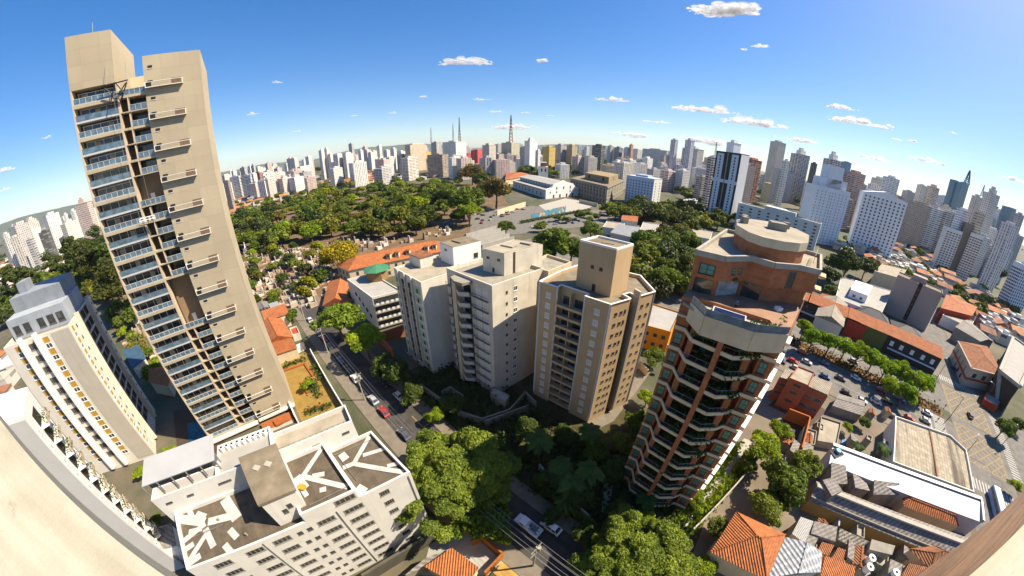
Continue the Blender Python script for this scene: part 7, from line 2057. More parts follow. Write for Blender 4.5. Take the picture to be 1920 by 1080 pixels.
for i, (x, y, r, k, lab) in enumerate([
    (1436, 835, 42, 'bright', 'yellow green tree right beside the brick tower'), (1465, 805, 24, 'bright', 'small yellow green tree above the orange yard wall corner'), (1475, 900, 50, 'mid', 'full green tree below the orange yard wall'),
    (1515, 868, 34, 'midolive', 'olive green tree left of the long white roof'), (1440, 950, 40, 'midolive', 'pale olive tree above the big orange hip roof'), (1460, 935, 24, 'dark', 'dark tree between the pale olive tree and the grey roof'),
    (1350, 990, 26, 'midolive', 'thin leaved bush left of the orange hip roof'), (1305, 935, 24, 'bright', 'yellow green bush on the brick tower garden path'), (1330, 880, 20, 'bright', 'small bright bush under the brick tower right side'),
    (1320, 1065, 30, 'bright', 'yellow green bush at the bottom left of the orange hip roof'), (1400, 870, 22, 'mid', 'green bush along the brick tower driveway'),
    (1195, 790, 26, 'mid', 'green tree at the right foot of the beige tower'), (1215, 745, 22, 'bright', 'bright tree between beige and brick towers'), (1225, 668, 24, 'mid', 'green tree below the orange low building'), (1165, 830, 26, 'midolive', 'tree left of the brick tower base'),
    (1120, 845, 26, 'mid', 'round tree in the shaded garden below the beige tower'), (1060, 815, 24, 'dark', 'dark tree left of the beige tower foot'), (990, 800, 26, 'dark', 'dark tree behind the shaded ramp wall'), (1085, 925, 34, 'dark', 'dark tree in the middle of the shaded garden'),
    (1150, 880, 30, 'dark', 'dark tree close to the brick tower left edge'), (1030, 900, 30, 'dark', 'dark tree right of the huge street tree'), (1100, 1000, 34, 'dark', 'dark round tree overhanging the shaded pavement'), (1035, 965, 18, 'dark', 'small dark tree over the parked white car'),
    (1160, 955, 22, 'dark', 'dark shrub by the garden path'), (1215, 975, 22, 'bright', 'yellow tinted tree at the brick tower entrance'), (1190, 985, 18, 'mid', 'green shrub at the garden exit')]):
    tree_at(k, x, y, r, lab)
for i, (x, y, r, k, lab) in enumerate([
    (1590, 492, 38, 'dark', 'large dark tree behind the brick tower roof'), (1558, 515, 24, 'dark', 'dark tree left of the large one behind the brick tower'), (1560, 545, 18, 'mid', 'green tree at the brick tower top right edge'), (1625, 500, 22, 'dark', 'dark tree at the foot of the white punched slab'),
    (1040, 452, 40, 'mid', 'big green tree behind the white block tank room'), (1015, 470, 30, 'mid', 'green tree left of the beige tank block'), (1072, 462, 30, 'mid', 'green tree touching the beige tank block'), (1108, 430, 22, 'mid', 'green tree at the corner of the old roofs'), (948, 424, 16, 'mid', 'single green tree by the crossroads'),
    (1210, 470, 30, 'midolive', 'olive tree right of the beige tank block'), (1255, 470, 34, 'dark', 'dark tree between tank block and brick tower'), (1285, 495, 34, 'dark', 'dark tree at the brick tower top left edge'), (1245, 520, 36, 'mid', 'broad tree halfway between beige and brick towers'), (1215, 505, 24, 'midolive', 'olive tree over the bare soil'), (1290, 450, 26, 'mid', 'green tree near the row of pale roofs'),
    (885, 322, 20, 'brown', 'dark brownish tree left of the villa'), (930, 352, 30, 'brown', 'large brown green tree in front of the church'), (905, 335, 20, 'dark', 'dark tree behind the brown green one'), (868, 372, 34, 'mid', 'wide green tree at the cemetery right end'), (840, 360, 24, 'mid', 'green tree next to the wide tree at the cemetery end'), (880, 395, 24, 'bright', 'bright green tree at the car park edge'), (855, 405, 16, 'dark', 'dark tree by the cemetery gate road'),
    (1885, 800, 24, 'mid', 'green tree on the right traffic island'), (1912, 795, 16, 'mid', 'second green tree at the right frame edge'), (1905, 910, 18, 'bright', 'yellow green shrubs beside the right footbridge'), (1872, 510, 20, 'dark', 'dark tree below the grey ribbed towers'), (1850, 560, 14, 'dark', 'dark tree left of the blue white tower'), (1800, 540, 12, 'mid', 'small tree among the right houses'),
    (315, 848, 20, 'bright', 'bright leafy tree at the foot of the striped block'), (290, 975, 16, 'mid', 'green tree at the end of the white plant block'), (260, 885, 16, 'bright', 'yellow green tree between striped and white blocks'), (575, 720, 14, 'bright', 'small tree in the planted courtyard'),
    (1688, 515, 14, 'mid', 'bushy tree beside the pale three storey building'), (1590, 800, 14, 'bright', 'yellow green tree in the palm garden'), (1620, 790, 14, 'mid', 'green tree in the palm garden'), (1600, 770, 10, 'mid', 'shrub by the carport'), (545, 590, 16, 'mid', 'tree over the orange roofed house row'), (655, 555, 16, 'mid', 'tree beside the orange gable house')]):
    tree_at(k, x, y, r, lab)
# bright row along the avenue
for i, (x, y, r) in enumerate([(1527, 632, 27), (1560, 640, 26), (1588, 650, 26), (1615, 660, 27), (1640, 672, 27), (1664, 688, 28), (1690, 695, 28), (1712, 712, 30), (1735, 715, 28), (1700, 735, 26), (1510, 612, 22), (1672, 722, 24)]):
    tree_at('bright', x, y, r, 'airy bright green avenue tree, %s of the median row from the brick tower' % nth(i), (.8 + .05 * (i % 4), 1, .7), 1.15, 'trees of the avenue median row')
# autos: random woods with labels by row and order
def inpoly(x, y, P):
    c = False
    for i in range(len(P)):
        (x0, y0), (x1, y1) = P[i], P[i - 1]
        if (y0 > y) != (y1 > y) and x < (x1 - x0) * (y - y0) / (y1 - y0) + x0:
            c = not c
    return c
def scatter(pixpoly, n, gap, rnd, taken, tries=40):
    xs = [p[0] for p in pixpoly]; ys = [p[1] for p in pixpoly]
    out = []
    for _ in range(n * tries):
        if len(out) >= n:
            break
        px, py = rnd.uniform(min(xs), max(xs)), rnd.uniform(min(ys), max(ys))
        if not inpoly(px, py, pixpoly):
            continue
        x, y = A(px, py)
        d = math.hypot(x, y)
        g = gap(d) if callable(gap) else gap
        if all((x - a) ** 2 + (y - b) ** 2 > (max(g, q) * .5 + min(g, q) * .5) ** 2 for a, b, q in taken):
            taken.append((x, y, g)); out.append((x, y))
    return out
def rowlabel(objs, fmt):
    """objs: list of (object, descriptor); labels tell row from the front and order from the left"""
    L = sorted(objs, key=lambda p: math.hypot(p[0].location.x, p[0].location.y))
    k = max(6, int(math.sqrt(len(L)) * 1.3))
    for i in range(0, len(L), k):
        row = sorted(L[i:i + k], key=lambda p: math.atan2(p[0].location.x, p[0].location.y))
        for j, (o, desc) in enumerate(row):
            o['label'] = fmt % (desc, nth(j), nth(i // k))
TAKEN = [(o.location.x, o.location.y, 5) for o in COL.objects if o.type == 'EMPTY' and o.parent is None]
rnd = random.Random(21)
def wood(poly, n, gap, rr, mixk, fmt, group, name='tree'):
    L = []
    for (x, y) in scatter(poly, n, gap, rnd, TAKEN):
        k = rnd.choice(mixk); c = rnd.uniform(.5, 1.05)
        o = tree(k, x, y, rnd.uniform(*rr), None, (c * rnd.uniform(.85, 1.4), c, c * rnd.uniform(.7, 1.1)), group, rnd.uniform(.85, 1.1))
        L.append((o, {'far': 'green bushy', 'farolive': 'olive spreading', 'fardark': 'dark dense', 'farbright': 'light green', 'column': 'dark upright', 'mid': 'green', 'dark': 'dark'}[k]))
    ROWS.append((L, fmt))
wood([(425, 425), (480, 385), (560, 368), (640, 352), (730, 345), (830, 338), (860, 350), (850, 375), (840, 400), (800, 430), (770, 448), (690, 452), (630, 447), (570, 462), (500, 470), (440, 478)], 210, 10.5, (6, 13), ['far'] * 4 + ['farolive'] * 4 + ['fardark'] * 2 + ['farbright'], '%s cemetery tree, %s from left in wood row %s', 'trees of the cemetery wood')
wood([(445, 475), (560, 465), (620, 480), (610, 540), (590, 570), (480, 570)], 24, 10, (4, 6.5), ['far', 'farolive', 'farbright', 'fardark'], '%s tree among tombs, %s from left, row %s from near side', 'trees between the tombs')
wood([(1120, 400), (1190, 392), (1270, 402), (1330, 415), (1420, 395), (1430, 412), (1330, 445), (1310, 440), (1220, 425), (1130, 412)], 44, 9.5, (9, 13), ['far', 'fardark', 'farolive', 'far'], '%s tree below the clinic, %s from left, row %s', 'trees below the pale blue clinic')
wood([(1195, 455), (1290, 445), (1300, 470), (1290, 560), (1200, 570), (1190, 500)], 40, 7.5, (6.5, 10), ['far', 'fardark', 'farolive', 'mid'], '%s tree left of the brick tower, %s from left, row %s', 'trees left of the brick tower')
wood([(1010, 318), (1060, 300), (1130, 292), (1185, 300), (1190, 318), (1130, 326), (1060, 335), (985, 338), (960, 325)], 90, 12, (12, 18), ['fardark', 'fardark', 'far', 'farolive'], '%s park tree, %s from left in park row %s', 'trees of the far park')
wood([(0, 585), (60, 545), (130, 515), (200, 475), (225, 560), (250, 620), (195, 570), (140, 545), (60, 575), (20, 615)], 110, 10, (8, 12), ['fardark', 'fardark', 'far', 'farolive', 'column'], '%s tree behind the striped block, %s from left, row %s', 'trees behind the striped block')
wood([(200, 575), (260, 630), (330, 720), (300, 720), (230, 640)], 16, 7, (3, 5), ['far', 'farolive', 'farbright'], '%s tree beside the tan tower, %s from left, row %s', 'trees beside the tan tower')
wood([(470, 580), (560, 545), (610, 545), (575, 575), (520, 580)], 10, 8, (3, 5), ['far', 'farolive'], '%s tree behind the house row, %s from left, row %s', 'trees behind the house row')
# ------------------------------------------------------------------ houses filling the quarters
HW = FP
FT = corrugated('far_tiles', None, .9, 0, .3, (.16, .07, .04), .5, .85, .4)
def unit_house():
    w = MB(); w.box(-.5, .5, -.5, .5, 0, 1)
    h = MB(); a, b, c, d = (-.54, -.54, 0), (.54, -.54, 0), (.54, .54, 0), (-.54, .54, 0); r0, r1 = (-.22, 0, 1), (.22, 0, 1)
    h.face([a, b, r1, r0]); h.face([c, d, r0, r1]); h.face([b, c, r1]); h.face([d, a, r0])
    g = MB(); r0, r1 = (-.54, 0, 1), (.54, 0, 1)
    g.face([a, b, r1, r0]); g.face([c, d, r0, r1]); g.face([b, c, r1]); g.face([d, a, r0])
    f = MB()
    for x0, x1, y0, y1 in ((-.51, .51, -.51, -.47), (-.51, .51, .47, .51), (-.51, -.47, -.47, .47), (.47, .51, -.47, .47)):
        f.box(x0, x1, y0, y1, 0, .3)
    f.box(-.47, .47, -.47, .47, 0, .08); f.box(-.3, .05, -.25, .1, .08, .9)
    return w.mesh('house_wall_mesh', FD), {'hip': h.mesh('hip_mesh', FT), 'gable': g.mesh('gable_mesh', FT), 'flat': f.mesh('flat_mesh', FP)}
HWALL, HROOF = unit_house()
def fill_houses(poly, n, gap, size, hh, fmt, group, flat=.4, rot=None):
    L = []
    for (x, y) in scatter(poly, n, gap, rnd, TAKEN):
        k = 'flat' if rnd.random() < flat else rnd.choice(('hip', 'gable'))
        t = thing('house', None, 'house', (x, y, 0), (rot if rot is not None else .75) + rnd.choice((0, math.pi / 2)) + rnd.uniform(-.1, .1), group)
        w, d, h = rnd.uniform(*size), rnd.uniform(*size) * .8, rnd.uniform(*hh)
        wc = rnd.choice(((.68, .66, .62), (.66, .6, .5), (.6, .52, .42), (.5, .47, .43), (.72, .7, .67)))
        o = bpy.data.objects.new('wall', HWALL); COL.objects.link(o); o.parent = t; o.scale = (w, d, h); o.color = (*wc, 1)
        o = bpy.data.objects.new('roof', HROOF[k]); COL.objects.link(o); o.parent = t; o.location = (0, 0, h); o.scale = (w, d, 2.4 if k != 'flat' else 2.6)
        v = rnd.uniform(.8, 1.15)
        rc = rnd.choice(((.62, .6, .56), (.5, .46, .4), (.4, .38, .36), (.7, .69, .67))) if k == 'flat' else rnd.choice(((.52, .17, .05), (.46, .17, .07), (.56, .24, .09), (.36, .15, .08)))
        o.color = (*(c * v for c in rc), 1)
        L.append((t, {'flat': 'flat roofed pale', 'hip': 'orange hip roofed', 'gable': 'orange gabled'}[k]))
    rowlabel(L, fmt)
fill_houses([(0, 500), (30, 478), (90, 452), (175, 432), (190, 475), (150, 512), (60, 545), (0, 580)], 56, 17, (13, 25), (4, 9), '%s house, %s from left in far left quarter row %s', 'houses of the far left quarter', .55)
fill_houses([(405, 395), (450, 380), (530, 345), (640, 325), (700, 325), (700, 340), (640, 348), (560, 370), (480, 392), (425, 430), (410, 430)], 80, 13, (12, 20), (5, 9), '%s house beyond the cemetery, %s from left, row %s', 'houses beyond the cemetery', .25)
fill_houses([(1560, 470), (1590, 462), (1670, 470), (1700, 440), (1760, 440), (1750, 510), (1800, 540), (1850, 560), (1920, 620), (1920, 650), (1860, 600), (1790, 570), (1700, 520), (1640, 510)], 78, 12, (10, 18), (4, 9), '%s house in the right quarter, %s from left, row %s', 'houses of the right quarter', .45)
fill_houses([(1700, 400), (1790, 430), (1760, 450), (1700, 440)], 12, 15, (14, 24), (6, 14), '%s block below the right towers, %s from left, row %s', 'low blocks below the right towers', .5)
fill_houses([(1265, 350), (1325, 360), (1325, 395), (1275, 395)], 9, 14, (10, 15), (4, 7), '%s house right of the clinic, %s from left, row %s', 'houses right of the clinic', .3)
fill_houses([(1080, 330), (1190, 322), (1190, 350), (1100, 350)], 16, 18, (14, 30), (7, 14), '%s block behind the stone palace, %s from left, row %s', 'blocks behind the stone palace', .8)
fill_houses([(620, 330), (760, 325), (830, 336), (700, 342)], 14, 16, (12, 18), (4, 8), '%s house behind the wood, %s from left, row %s', 'houses behind the cemetery wood', .2)
fill_houses([(0, 690), (40, 690), (45, 715), (0, 770)], 5, 14, (9, 14), (4, 8), '%s house left of the white plant block, %s from left, row %s', 'houses left of the white plant block', .5)
fill_houses([(225, 620), (262, 640), (330, 740), (300, 735), (250, 680)], 4, 10, (7, 10), (4, 6), '%s house between striped block and tan tower, %s from left, row %s', 'houses between striped block and tan tower', .2)
fill_houses([(1820, 640), (1900, 640), (1870, 600), (1820, 590)], 8, 12, (9, 14), (4, 8), '%s house behind the corner shop, %s from left, row %s', 'houses behind the corner shop', .5)
wood([(0, 490), (90, 450), (185, 425), (195, 470), (100, 520), (0, 575)], 50, 9, (4, 7), ['fardark', 'far', 'farolive'], '%s tree in far left quarter, %s from left, row %s', 'trees of the far left quarter')
wood([(405, 390), (530, 345), (660, 322), (760, 322), (700, 340), (520, 372), (425, 420)], 60, 9, (5, 8), ['fardark', 'far', 'farolive', 'farbright'], '%s tree between houses beyond the cemetery, %s from left, row %s', 'trees beyond the cemetery')
wood([(1560, 455), (1700, 440), (1800, 520), (1920, 600), (1920, 650), (1790, 575), (1640, 515)], 60, 7, (5, 8), ['fardark', 'far', 'farolive'], '%s tree in the right quarter, %s from left, row %s', 'trees of the right quarter')
wood([(1270, 350), (1330, 360), (1330, 400), (1270, 395)], 26, 8, (7, 10), ['fardark', 'far'], '%s tree right of the clinic, %s from left, row %s', 'trees right of the clinic')
wood([(600, 312), (800, 300), (960, 305), (1280, 315), (1290, 330), (960, 316), (760, 318)], 40, 16, (10, 15), ['fardark', 'far'], '%s tree on the far ridge, %s from left, row %s', 'trees on the far ridge')
wood([(985, 425), (1110, 405), (1130, 412), (1010, 438)], 8, 8, (4, 6), ['far', 'farolive'], '%s tree at the car park edge, %s from left, row %s', 'trees at the car park edge')
wood([(380, 345), (480, 325), (600, 306), (720, 293), (960, 288), (1200, 298), (1280, 306), (1280, 330), (1190, 320), (960, 312), (760, 316), (600, 328), (480, 350), (395, 375)], 260, 17, (12, 19), ['fardark', 'far', 'farolive'], '%s far skyline tree, %s from left, row %s', 'trees of the far skyline')
wood([(1280, 312), (1420, 325), (1560, 356), (1700, 392), (1830, 430), (1920, 470), (1920, 520), (1800, 470), (1690, 430), (1560, 400), (1420, 375), (1290, 345)], 220, 12, (8, 14), ['fardark', 'far', 'farolive'], '%s tree below the right skyline, %s from left, row %s', 'trees below the right skyline')
wood([(0, 455), (90, 425), (180, 402), (185, 425), (100, 450), (0, 490)], 50, 18, (7, 13), ['fardark', 'far'], '%s tree at the far left skyline, %s from left, row %s', 'trees of the far left skyline')
def woodland():
    ranked = sorted(TREES, key=lambda q: -q[3] / math.hypot(q[0].location.x, q[0].location.y, q[0].location.z - H))
    keep, rest = ranked[:298], ranked[298:]
    kept = set(q[0].name for q in keep)
    for L, fmt in ROWS:
        rowlabel([p for p in L if p[0].name in kept], fmt)
    V, SH, mats, MI = [], [], [], []
    for t, key, n, r in rest:
        me = CR[key][n % len(CR[key])]
        co = np.empty(len(me.vertices) * 3); me.vertices.foreach_get('co', co); co = co.reshape(-1, 4, 3)
        sh = np.empty(len(me.vertices), np.float32); me.attributes['shade'].data.foreach_get('value', sh); sh = sh.reshape(-1, 4)
        q = co * np.array(t.scale); a = t.rotation_euler.z; c, s = math.cos(a), math.sin(a)
        V.append(np.stack([q[..., 0] * c - q[..., 1] * s + t.location.x, q[..., 0] * s + q[..., 1] * c + t.location.y, q[..., 2]], -1)); SH.append(sh)
        mt = me.materials[0]
        if mt not in mats:
            mats.append(mt)
        MI.append(np.full(len(co), mats.index(mt)))
        for ch in list(t.children):
            bpy.data.objects.remove(ch)
        bpy.data.objects.remove(t)
    if not V:
        return
    V, SH, MI = np.concatenate(V), np.concatenate(SH), np.concatenate(MI)
    n = len(V); me = bpy.data.meshes.new('woodland')
    me.vertices.add(4 * n); me.vertices.foreach_set('co', V.ravel()); me.loops.add(4 * n); me.loops.foreach_set('vertex_index', np.arange(4 * n))
    me.polygons.add(n); me.polygons.foreach_set('loop_start', np.arange(0, 4 * n, 4))
    for mt in mats:
        me.materials.append(mt)
    me.polygons.foreach_set('material_index', MI.astype(np.int32))
    at = me.attributes.new('shade', 'FLOAT', 'POINT'); at.data.foreach_set('value', SH.ravel())
    me.update(calc_edges=True); me.validate()
    o = bpy.data.objects.new('woodland', me); COL.objects.link(o)
    tag(o, 'mass of small distant trees between the houses and along the far ridge', 'woodland', None, 'stuff')
woodland()
# ------------------------------------------------------------------ palms
def palm(cx, cy, hc, label, L=3.0, nf=15):
    x, y = A(cx, cy, hc)
    t = thing('palm_tree', label, 'palm', (x, y, 0))
    m = MB(); m.bar((x, y, 0), (x + .2, y, hc * .5), .2, 0, 8, .17); m.bar((x + .2, y, hc * .5), (x + .1, y + .1, hc), .17, 0, 8, .14); m.build('trunk', BARK, t)
    m = MB(); r_ = random.Random(int(cx))
    for i in range(nf):
        a = 2 * math.pi * i / nf + r_.uniform(-.2, .2); ln = L * r_.uniform(.85, 1.15); up_ = r_.uniform(.2, 1.0)
        prev = None
        for k in range(13):
            s = k / 12; rr = ln * s; zz = hc + up_ * ln * .55 * s - ln * .75 * s * s
            p = Vector((x + .1 + math.cos(a) * rr, y + .1 + math.sin(a) * rr, zz))
            if prev is not None:
                m.bar(prev, p, .03, 0, 3)
                w = ln * .24 * math.sin(math.pi * (.12 + .86 * s)); sd = Vector((-math.sin(a), math.cos(a), 0)); fw_ = (p - prev) * .8
                for sg in (1, -1):
                    m.face([prev, p, p + sd * sg * w + fw_ - Vector((0, 0, w * .45)), prev + sd * sg * w + fw_ * .6 - Vector((0, 0, w * .5))])
            prev = p
    m.build('fronds', leafmat('palm_leaves', (.03, .075, .012), (.13, .19, .03)), t)
for cx, cy, hc, lab, L_ in [(1012, 822, 7, 'palm with wide fronds left of the beige tower foot', 3.4), (1052, 872, 6, 'palm in the deep shade below the beige tower', 3.2), (1108, 806, 8, 'palm catching sun at the beige tower right foot', 3.0), (1075, 905, 6, 'shaded palm right of the huge street tree', 3.6),
                        (1105, 880, 7, 'tall palm in the middle of the shaded garden', 3.2), (1660, 838, 6, 'palm beside the large stained sheet roof', 2.6), (1690, 845, 5, 'second palm against the stained sheet roof edge', 2.4), (1612, 835, 4, 'young palm next to the blue tarpaulin', 2.0), (1060, 935, 4, 'low palm near the garden path', 2.8), (1215, 935, 4, 'low palm by the brick tower foot', 2.4)]:
    palm(cx, cy, hc, lab, L_)
# verge and courtyard planting
def bed(name, label, pts, n, s0, s1, sp, mat, kind=None):
    t = MB(); leaves(t, pts, n, s0, s1, sp, random.Random(len(pts) + n))
    o = t.build(name, mat); tag(o, label, 'planting', None, kind); return o
bed('ground_cover', 'low reddish and green planting along the avenue median', [(*VF(s, o), .2) for s in np.linspace(-60, 66, 90) for o in (138.3, 141.5)], 2600, .25, .6, .8, leafmat('verge_leaves', (.07, .06, .012), (.20, .13, .02)), 'stuff')
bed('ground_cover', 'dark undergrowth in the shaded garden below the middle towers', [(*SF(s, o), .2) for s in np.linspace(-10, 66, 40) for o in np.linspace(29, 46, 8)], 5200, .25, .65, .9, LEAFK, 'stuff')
bed('ground_cover', 'bright low planting along the brick tower driveway', [(*lerp(A(1285, 1000), A(1410, 845), k / 40), .3) for k in range(41)] + [(*lerp(A(1262, 985), A(1380, 835), k / 40), .3) for k in range(41)], 2600, .2, .5, .7, LEAFB, 'stuff')
# ------------------------------------------------------------------ tombs
TM = []
for i, (a, b, h) in enumerate(((.9, 2.1, .7), (1.2, 2.2, 1.5), (1.6, 2.4, 2.4))):
    m = MB(); m.box(-a / 2, a / 2, -b / 2, b / 2, 0, h * .6); m.box(-a * .4, a * .4, b * .3, b * .45, h * .6, h * 1.4); m.box(-a * .55, a * .55, -b * .53, b * .53, 0, .15)
    TM.append(m.mesh('tomb_mesh', plain('tomb_stone', None, .8, .3, 1.0)))
tk = []
for (x, y) in scatter([(440, 478), (560, 462), (640, 480), (625, 520), (600, 575), (480, 580)], 210, 3.4, rnd, tk) + scatter([(500, 470), (640, 452), (780, 452), (850, 405), (840, 440), (700, 470), (560, 470)], 60, 4, rnd, tk)[:45] + scatter([(200, 500), (225, 500), (255, 600), (320, 730), (300, 735), (230, 640)], 40, 3, rnd, tk):
    o = bpy.data.objects.new('tomb', rnd.choice(TM)); COL.objects.link(o); o.location = (x, y, .02); o.scale = (1.45,) * 3; o.rotation_euler = (0, 0, -.62 + rnd.choice((0, 0, math.pi)))
    c = rnd.choice(((.42, .34, .26), (.36, .24, .16), (.62, .58, .5), (.25, .2, .16), (.5, .42, .34))); o.color = (*c, 1)
    tag(o, 'small stone tomb in the crowded rows of the old cemetery', 'tomb', 'tombs of the cemetery')
x, y = A(463, 475); t = thing('mausoleum', 'slim white monument standing out among the tombs', 'monument', (x, y, 0)); m = MB(); m.box(x - 1.5, x + 1.5, y - 1.5, y + 1.5, 0, 4); m.bar((x, y, 4), (x, y, 9), 1.1, 0, 4, .3); m.build('stone', CLEANW, t)
# ------------------------------------------------------------------ cars, pickup, poles
def car_proto():
    t = thing('parked_car', None, 'car')
    m = MB()
    side = [(-2.1, .35), (-2.1, .78), (-1.95, .92), (-1.2, .98), (1.0, .98), (1.95, .82), (2.1, .6), (2.1, .35)]
    for y0, y1 in ((-.85, .85),):
        n = len(side)
        for i in range(n):
            (a, b), (c, d) = side[i], side[(i + 1) % n]
            m.face([(a, y0, b), (c, y0, d), (c, y1, d), (a, y1, b)])
        m.face([(a, y0, b) for a, b in side][::-1]); m.face([(a, y1, b) for a, b in side])
    rf = [(-1.25, -.62, 1.45), (.25, -.62, 1.45), (.25, .62, 1.45), (-1.25, .62, 1.45)]
    m.face(rf)
    for p, q in (((-1.8, .95), (-1.25, 1.45)), ((.95, .97), (.25, 1.45)), ((-.5, .98), (-.5, 1.45))):
        for s in (-1, 1):
            m.bar((p[0], s * .8, p[1]), (q[0], s * .62, q[1]), .05)
    m.build('body', plain('car_paint', None, .3, .06, 2, metal=.1, spec=.6), t)
    g = MB(); lo, hi = [(-1.8, -.8, .96), (.95, -.8, .97), (.95, .8, .97), (-1.8, .8, .96)], [(-1.25, -.615, 1.44), (.25, -.615, 1.44), (.25, .615, 1.44), (-1.25, .615, 1.44)]
    for i in range(4):
        j = (i + 1) % 4; g.face([lo[i], lo[j], hi[j], hi[i]])
    g.build('windows', GLASS, t)
    for x in (-1.3, 1.3):
        for y in (-.8, .8):
            w = MB(); w.bar((x, y - .1, .33), (x, y + .1, .33), .33, 0, 12); w.build('wheel', BLACK, t)
    for y in (-.6, .6):
        w = MB(); w.box(2.06, 2.12, y - .18, y + .18, .58, .74); w.build('headlight', CLEANW, t)
    return t
CARP = car_proto(); kids(CARP); used = [0]
CCOL = {'black': (.02, .02, .022), 'white': (.7, .7, .7), 'silver': (.4, .41, .42), 'red': (.35, .03, .02), 'dark grey': (.08, .08, .085), 'blue': (.05, .09, .2)}
def car(x, y, rot, col, label, group=None, z=.035):
    t = CARP if not used[0] else copy_tree(CARP)
    used[0] = 1
    t.location = (x, y, z); t.rotation_euler = (0, 0, rot); t['label'] = label
    if group:
        t['group'] = group
    for c in t.children:
        if c.name.startswith('body'):
            c.color = (*CCOL[col], 1)
    return t
SR = math.atan2(.6607, -.7505); VR = math.atan2(-.8, .6)
car(*SF(11, 24.0), SR, 'white', 'white hatchback parked at the right kerb of the dark street')
cols = list(CCOL)
i = 0
for s in (28, 34, 44, 50, 60, 66, 78, 84, 90, 101, 107, 118, 126):
    c = cols[(i * 5 + 1) % 6]; car(*SF(s, 18.0), SR, c, '%s car, %s along the left kerb of the dark street' % (c, nth(i)), 'cars along the dark street'); i += 1
i = 0
for s in (30, 62, 70, 92):
    c = cols[(i * 5 + 2) % 6]; car(*SF(s, 24.1), SR + math.pi, c, '%s car, %s from the near end at the opposite kerb' % (c, nth(i)), 'cars at the opposite kerb'); i += 1
for lane, (o, ss) in enumerate(((119, (3, 9, 15, 27, 33, 45, 51, 57)), (123, (6, 20, 38, 52)), (127.2, (0, 12, 25, 44, 58)), (133, (8, 18, 31, 41, 49, 60)), (146.5, (10, 30, 55)), (153.5, (20, 48, 60)), (161, (35, 58, 64)))):
    for k, s in enumerate(ss):
        c = cols[(lane * 3 + k * 2) % 6]
        car(*VF(s + rnd.uniform(-1, 1), o), VR, c, '%s car on the avenue, %s in lane %d from the near kerb' % (c, nth(k), lane + 1), 'cars on the avenue')
car(*VF(82, 148), VR + 1.57, 'black', 'black car crossing the far half of the yellow box'); car(*VF(87, 70), VR + 1.57, 'dark grey', 'dark car leaving the junction along the cross street')
car(*VF(84, 190), VR + 1.57, 'black', 'black car on the narrow street beyond the junction'); car(*A(848, 1010), .7, 'red', 'small dark red car in the grey yard at the bottom') if False else None
L = scatter([(885, 400), (930, 392), (985, 385), (1000, 390), (960, 402), (900, 420)], 22, 4.6, rnd, []) + scatter([(1060, 412), (1130, 398), (1140, 405), (1075, 420), (990, 432), (980, 425)], 20, 4.6, rnd, [])
CL = []
for k, (x, y) in enumerate(L):
    c = rnd.choice(cols); CL.append((car(x, y, .35 + rnd.choice((0, 0, 1.57)), c, 'x', 'cars near the church', .06), c))
rowlabel(CL, '%s car near the church, %s from left in parking row %s')
def pickup():
    x, y = A(990, 988); t = thing('pickup_truck', 'white pickup with cluttered open bed driving down the dark street', 'truck', (x, y, .03), SR)
    m = MB(); m.box(.2, 2.7, -.95, .95, .45, 1.0); m.box(.2, 1.7, -.85, .85, 1.0, 1.75); m.build('cab', plain('truck_white', (.74, .76, .78), .4, .1, 2), t)
    m = MB(); m.box(-2.8, .15, -1.0, 1.0, .55, .75)
    for x0, x1, y0, y1 in ((-2.8, .15, -1.0, -.92), (-2.8, .15, .92, 1.0), (-2.8, -2.72, -.92, .92), (.07, .15, -.92, .92)):
        m.box(x0, x1, y0, y1, .75, 1.25)
    m.build('bed', plain('truck_white', None), t)
    m = MB(); m.box(1.45, 1.74, -.75, .75, 1.1, 1.6); m.box(.5, 1.4, -.87, -.86, 1.15, 1.6); m.box(.5, 1.4, .86, .87, 1.15, 1.6); m.build('windows', GLASS, t)
    m = MB(); m.box(-1.9, -.9, -.6, .4, .75, 1.35); m.bar((-2.4, .5, .85), (-.2, .1, 1.5), .09); m.bar((-2.5, -.4, .85), (-.6, .7, 1.4), .08); m.box(-.7, -.2, -.7, -.1, .75, 1.1); m.build('load', plain('blue_grey_load', (.10, .15, .18), .7, .4, 3), t)
    for xx in (-1.8, 1.8):
        for yy in (-.88, .88):
            w = MB(); w.bar((xx, yy - .13, .4), (xx, yy + .13, .4), .4, 0, 12); w.build('wheel', BLACK, t)
pickup()
PLS = []
for i, (s, o) in enumerate(((9, 16.3), (38, 16.3), (68, 16.3), (98, 16.3), (128, 16.3))):
    x, y = SF(s, o); t = thing('utility_pole', 'concrete power pole with crossarms, %s along the dark street from below' % nth(i), 'pole', (x, y, 0)); PLS.append((x, y))
    m = MB(); m.bar((x, y, 0), (x, y, 10), .2, 0, 8, .13); m.build('pole', CONCL, t)
    cx_, cy_ = .6607, .7505
    for z in (9.2, 7.4):
        m = MB(); m.bar((x - cx_ * 1.3, y - cy_ * 1.3, z), (x + cx_ * 1.3, y + cy_ * 1.3, z), .09)
        for k in (-1.2, -.5, .5, 1.2):
            m.bar((x + cx_ * k, y + cy_ * k, z), (x + cx_ * k, y + cy_ * k, z + .35), .07)
        m.build('crossarm', CONC, t)
    if i % 2 == 0:
        m = MB(); m.cyl(x + .5, y + .35, .35, 7.6, 8.8, 0, 10); m.build('transformer', CONCL, t)
ends = [SF(-30, 16.3)] + PLS + [SF(165, 16.3)]
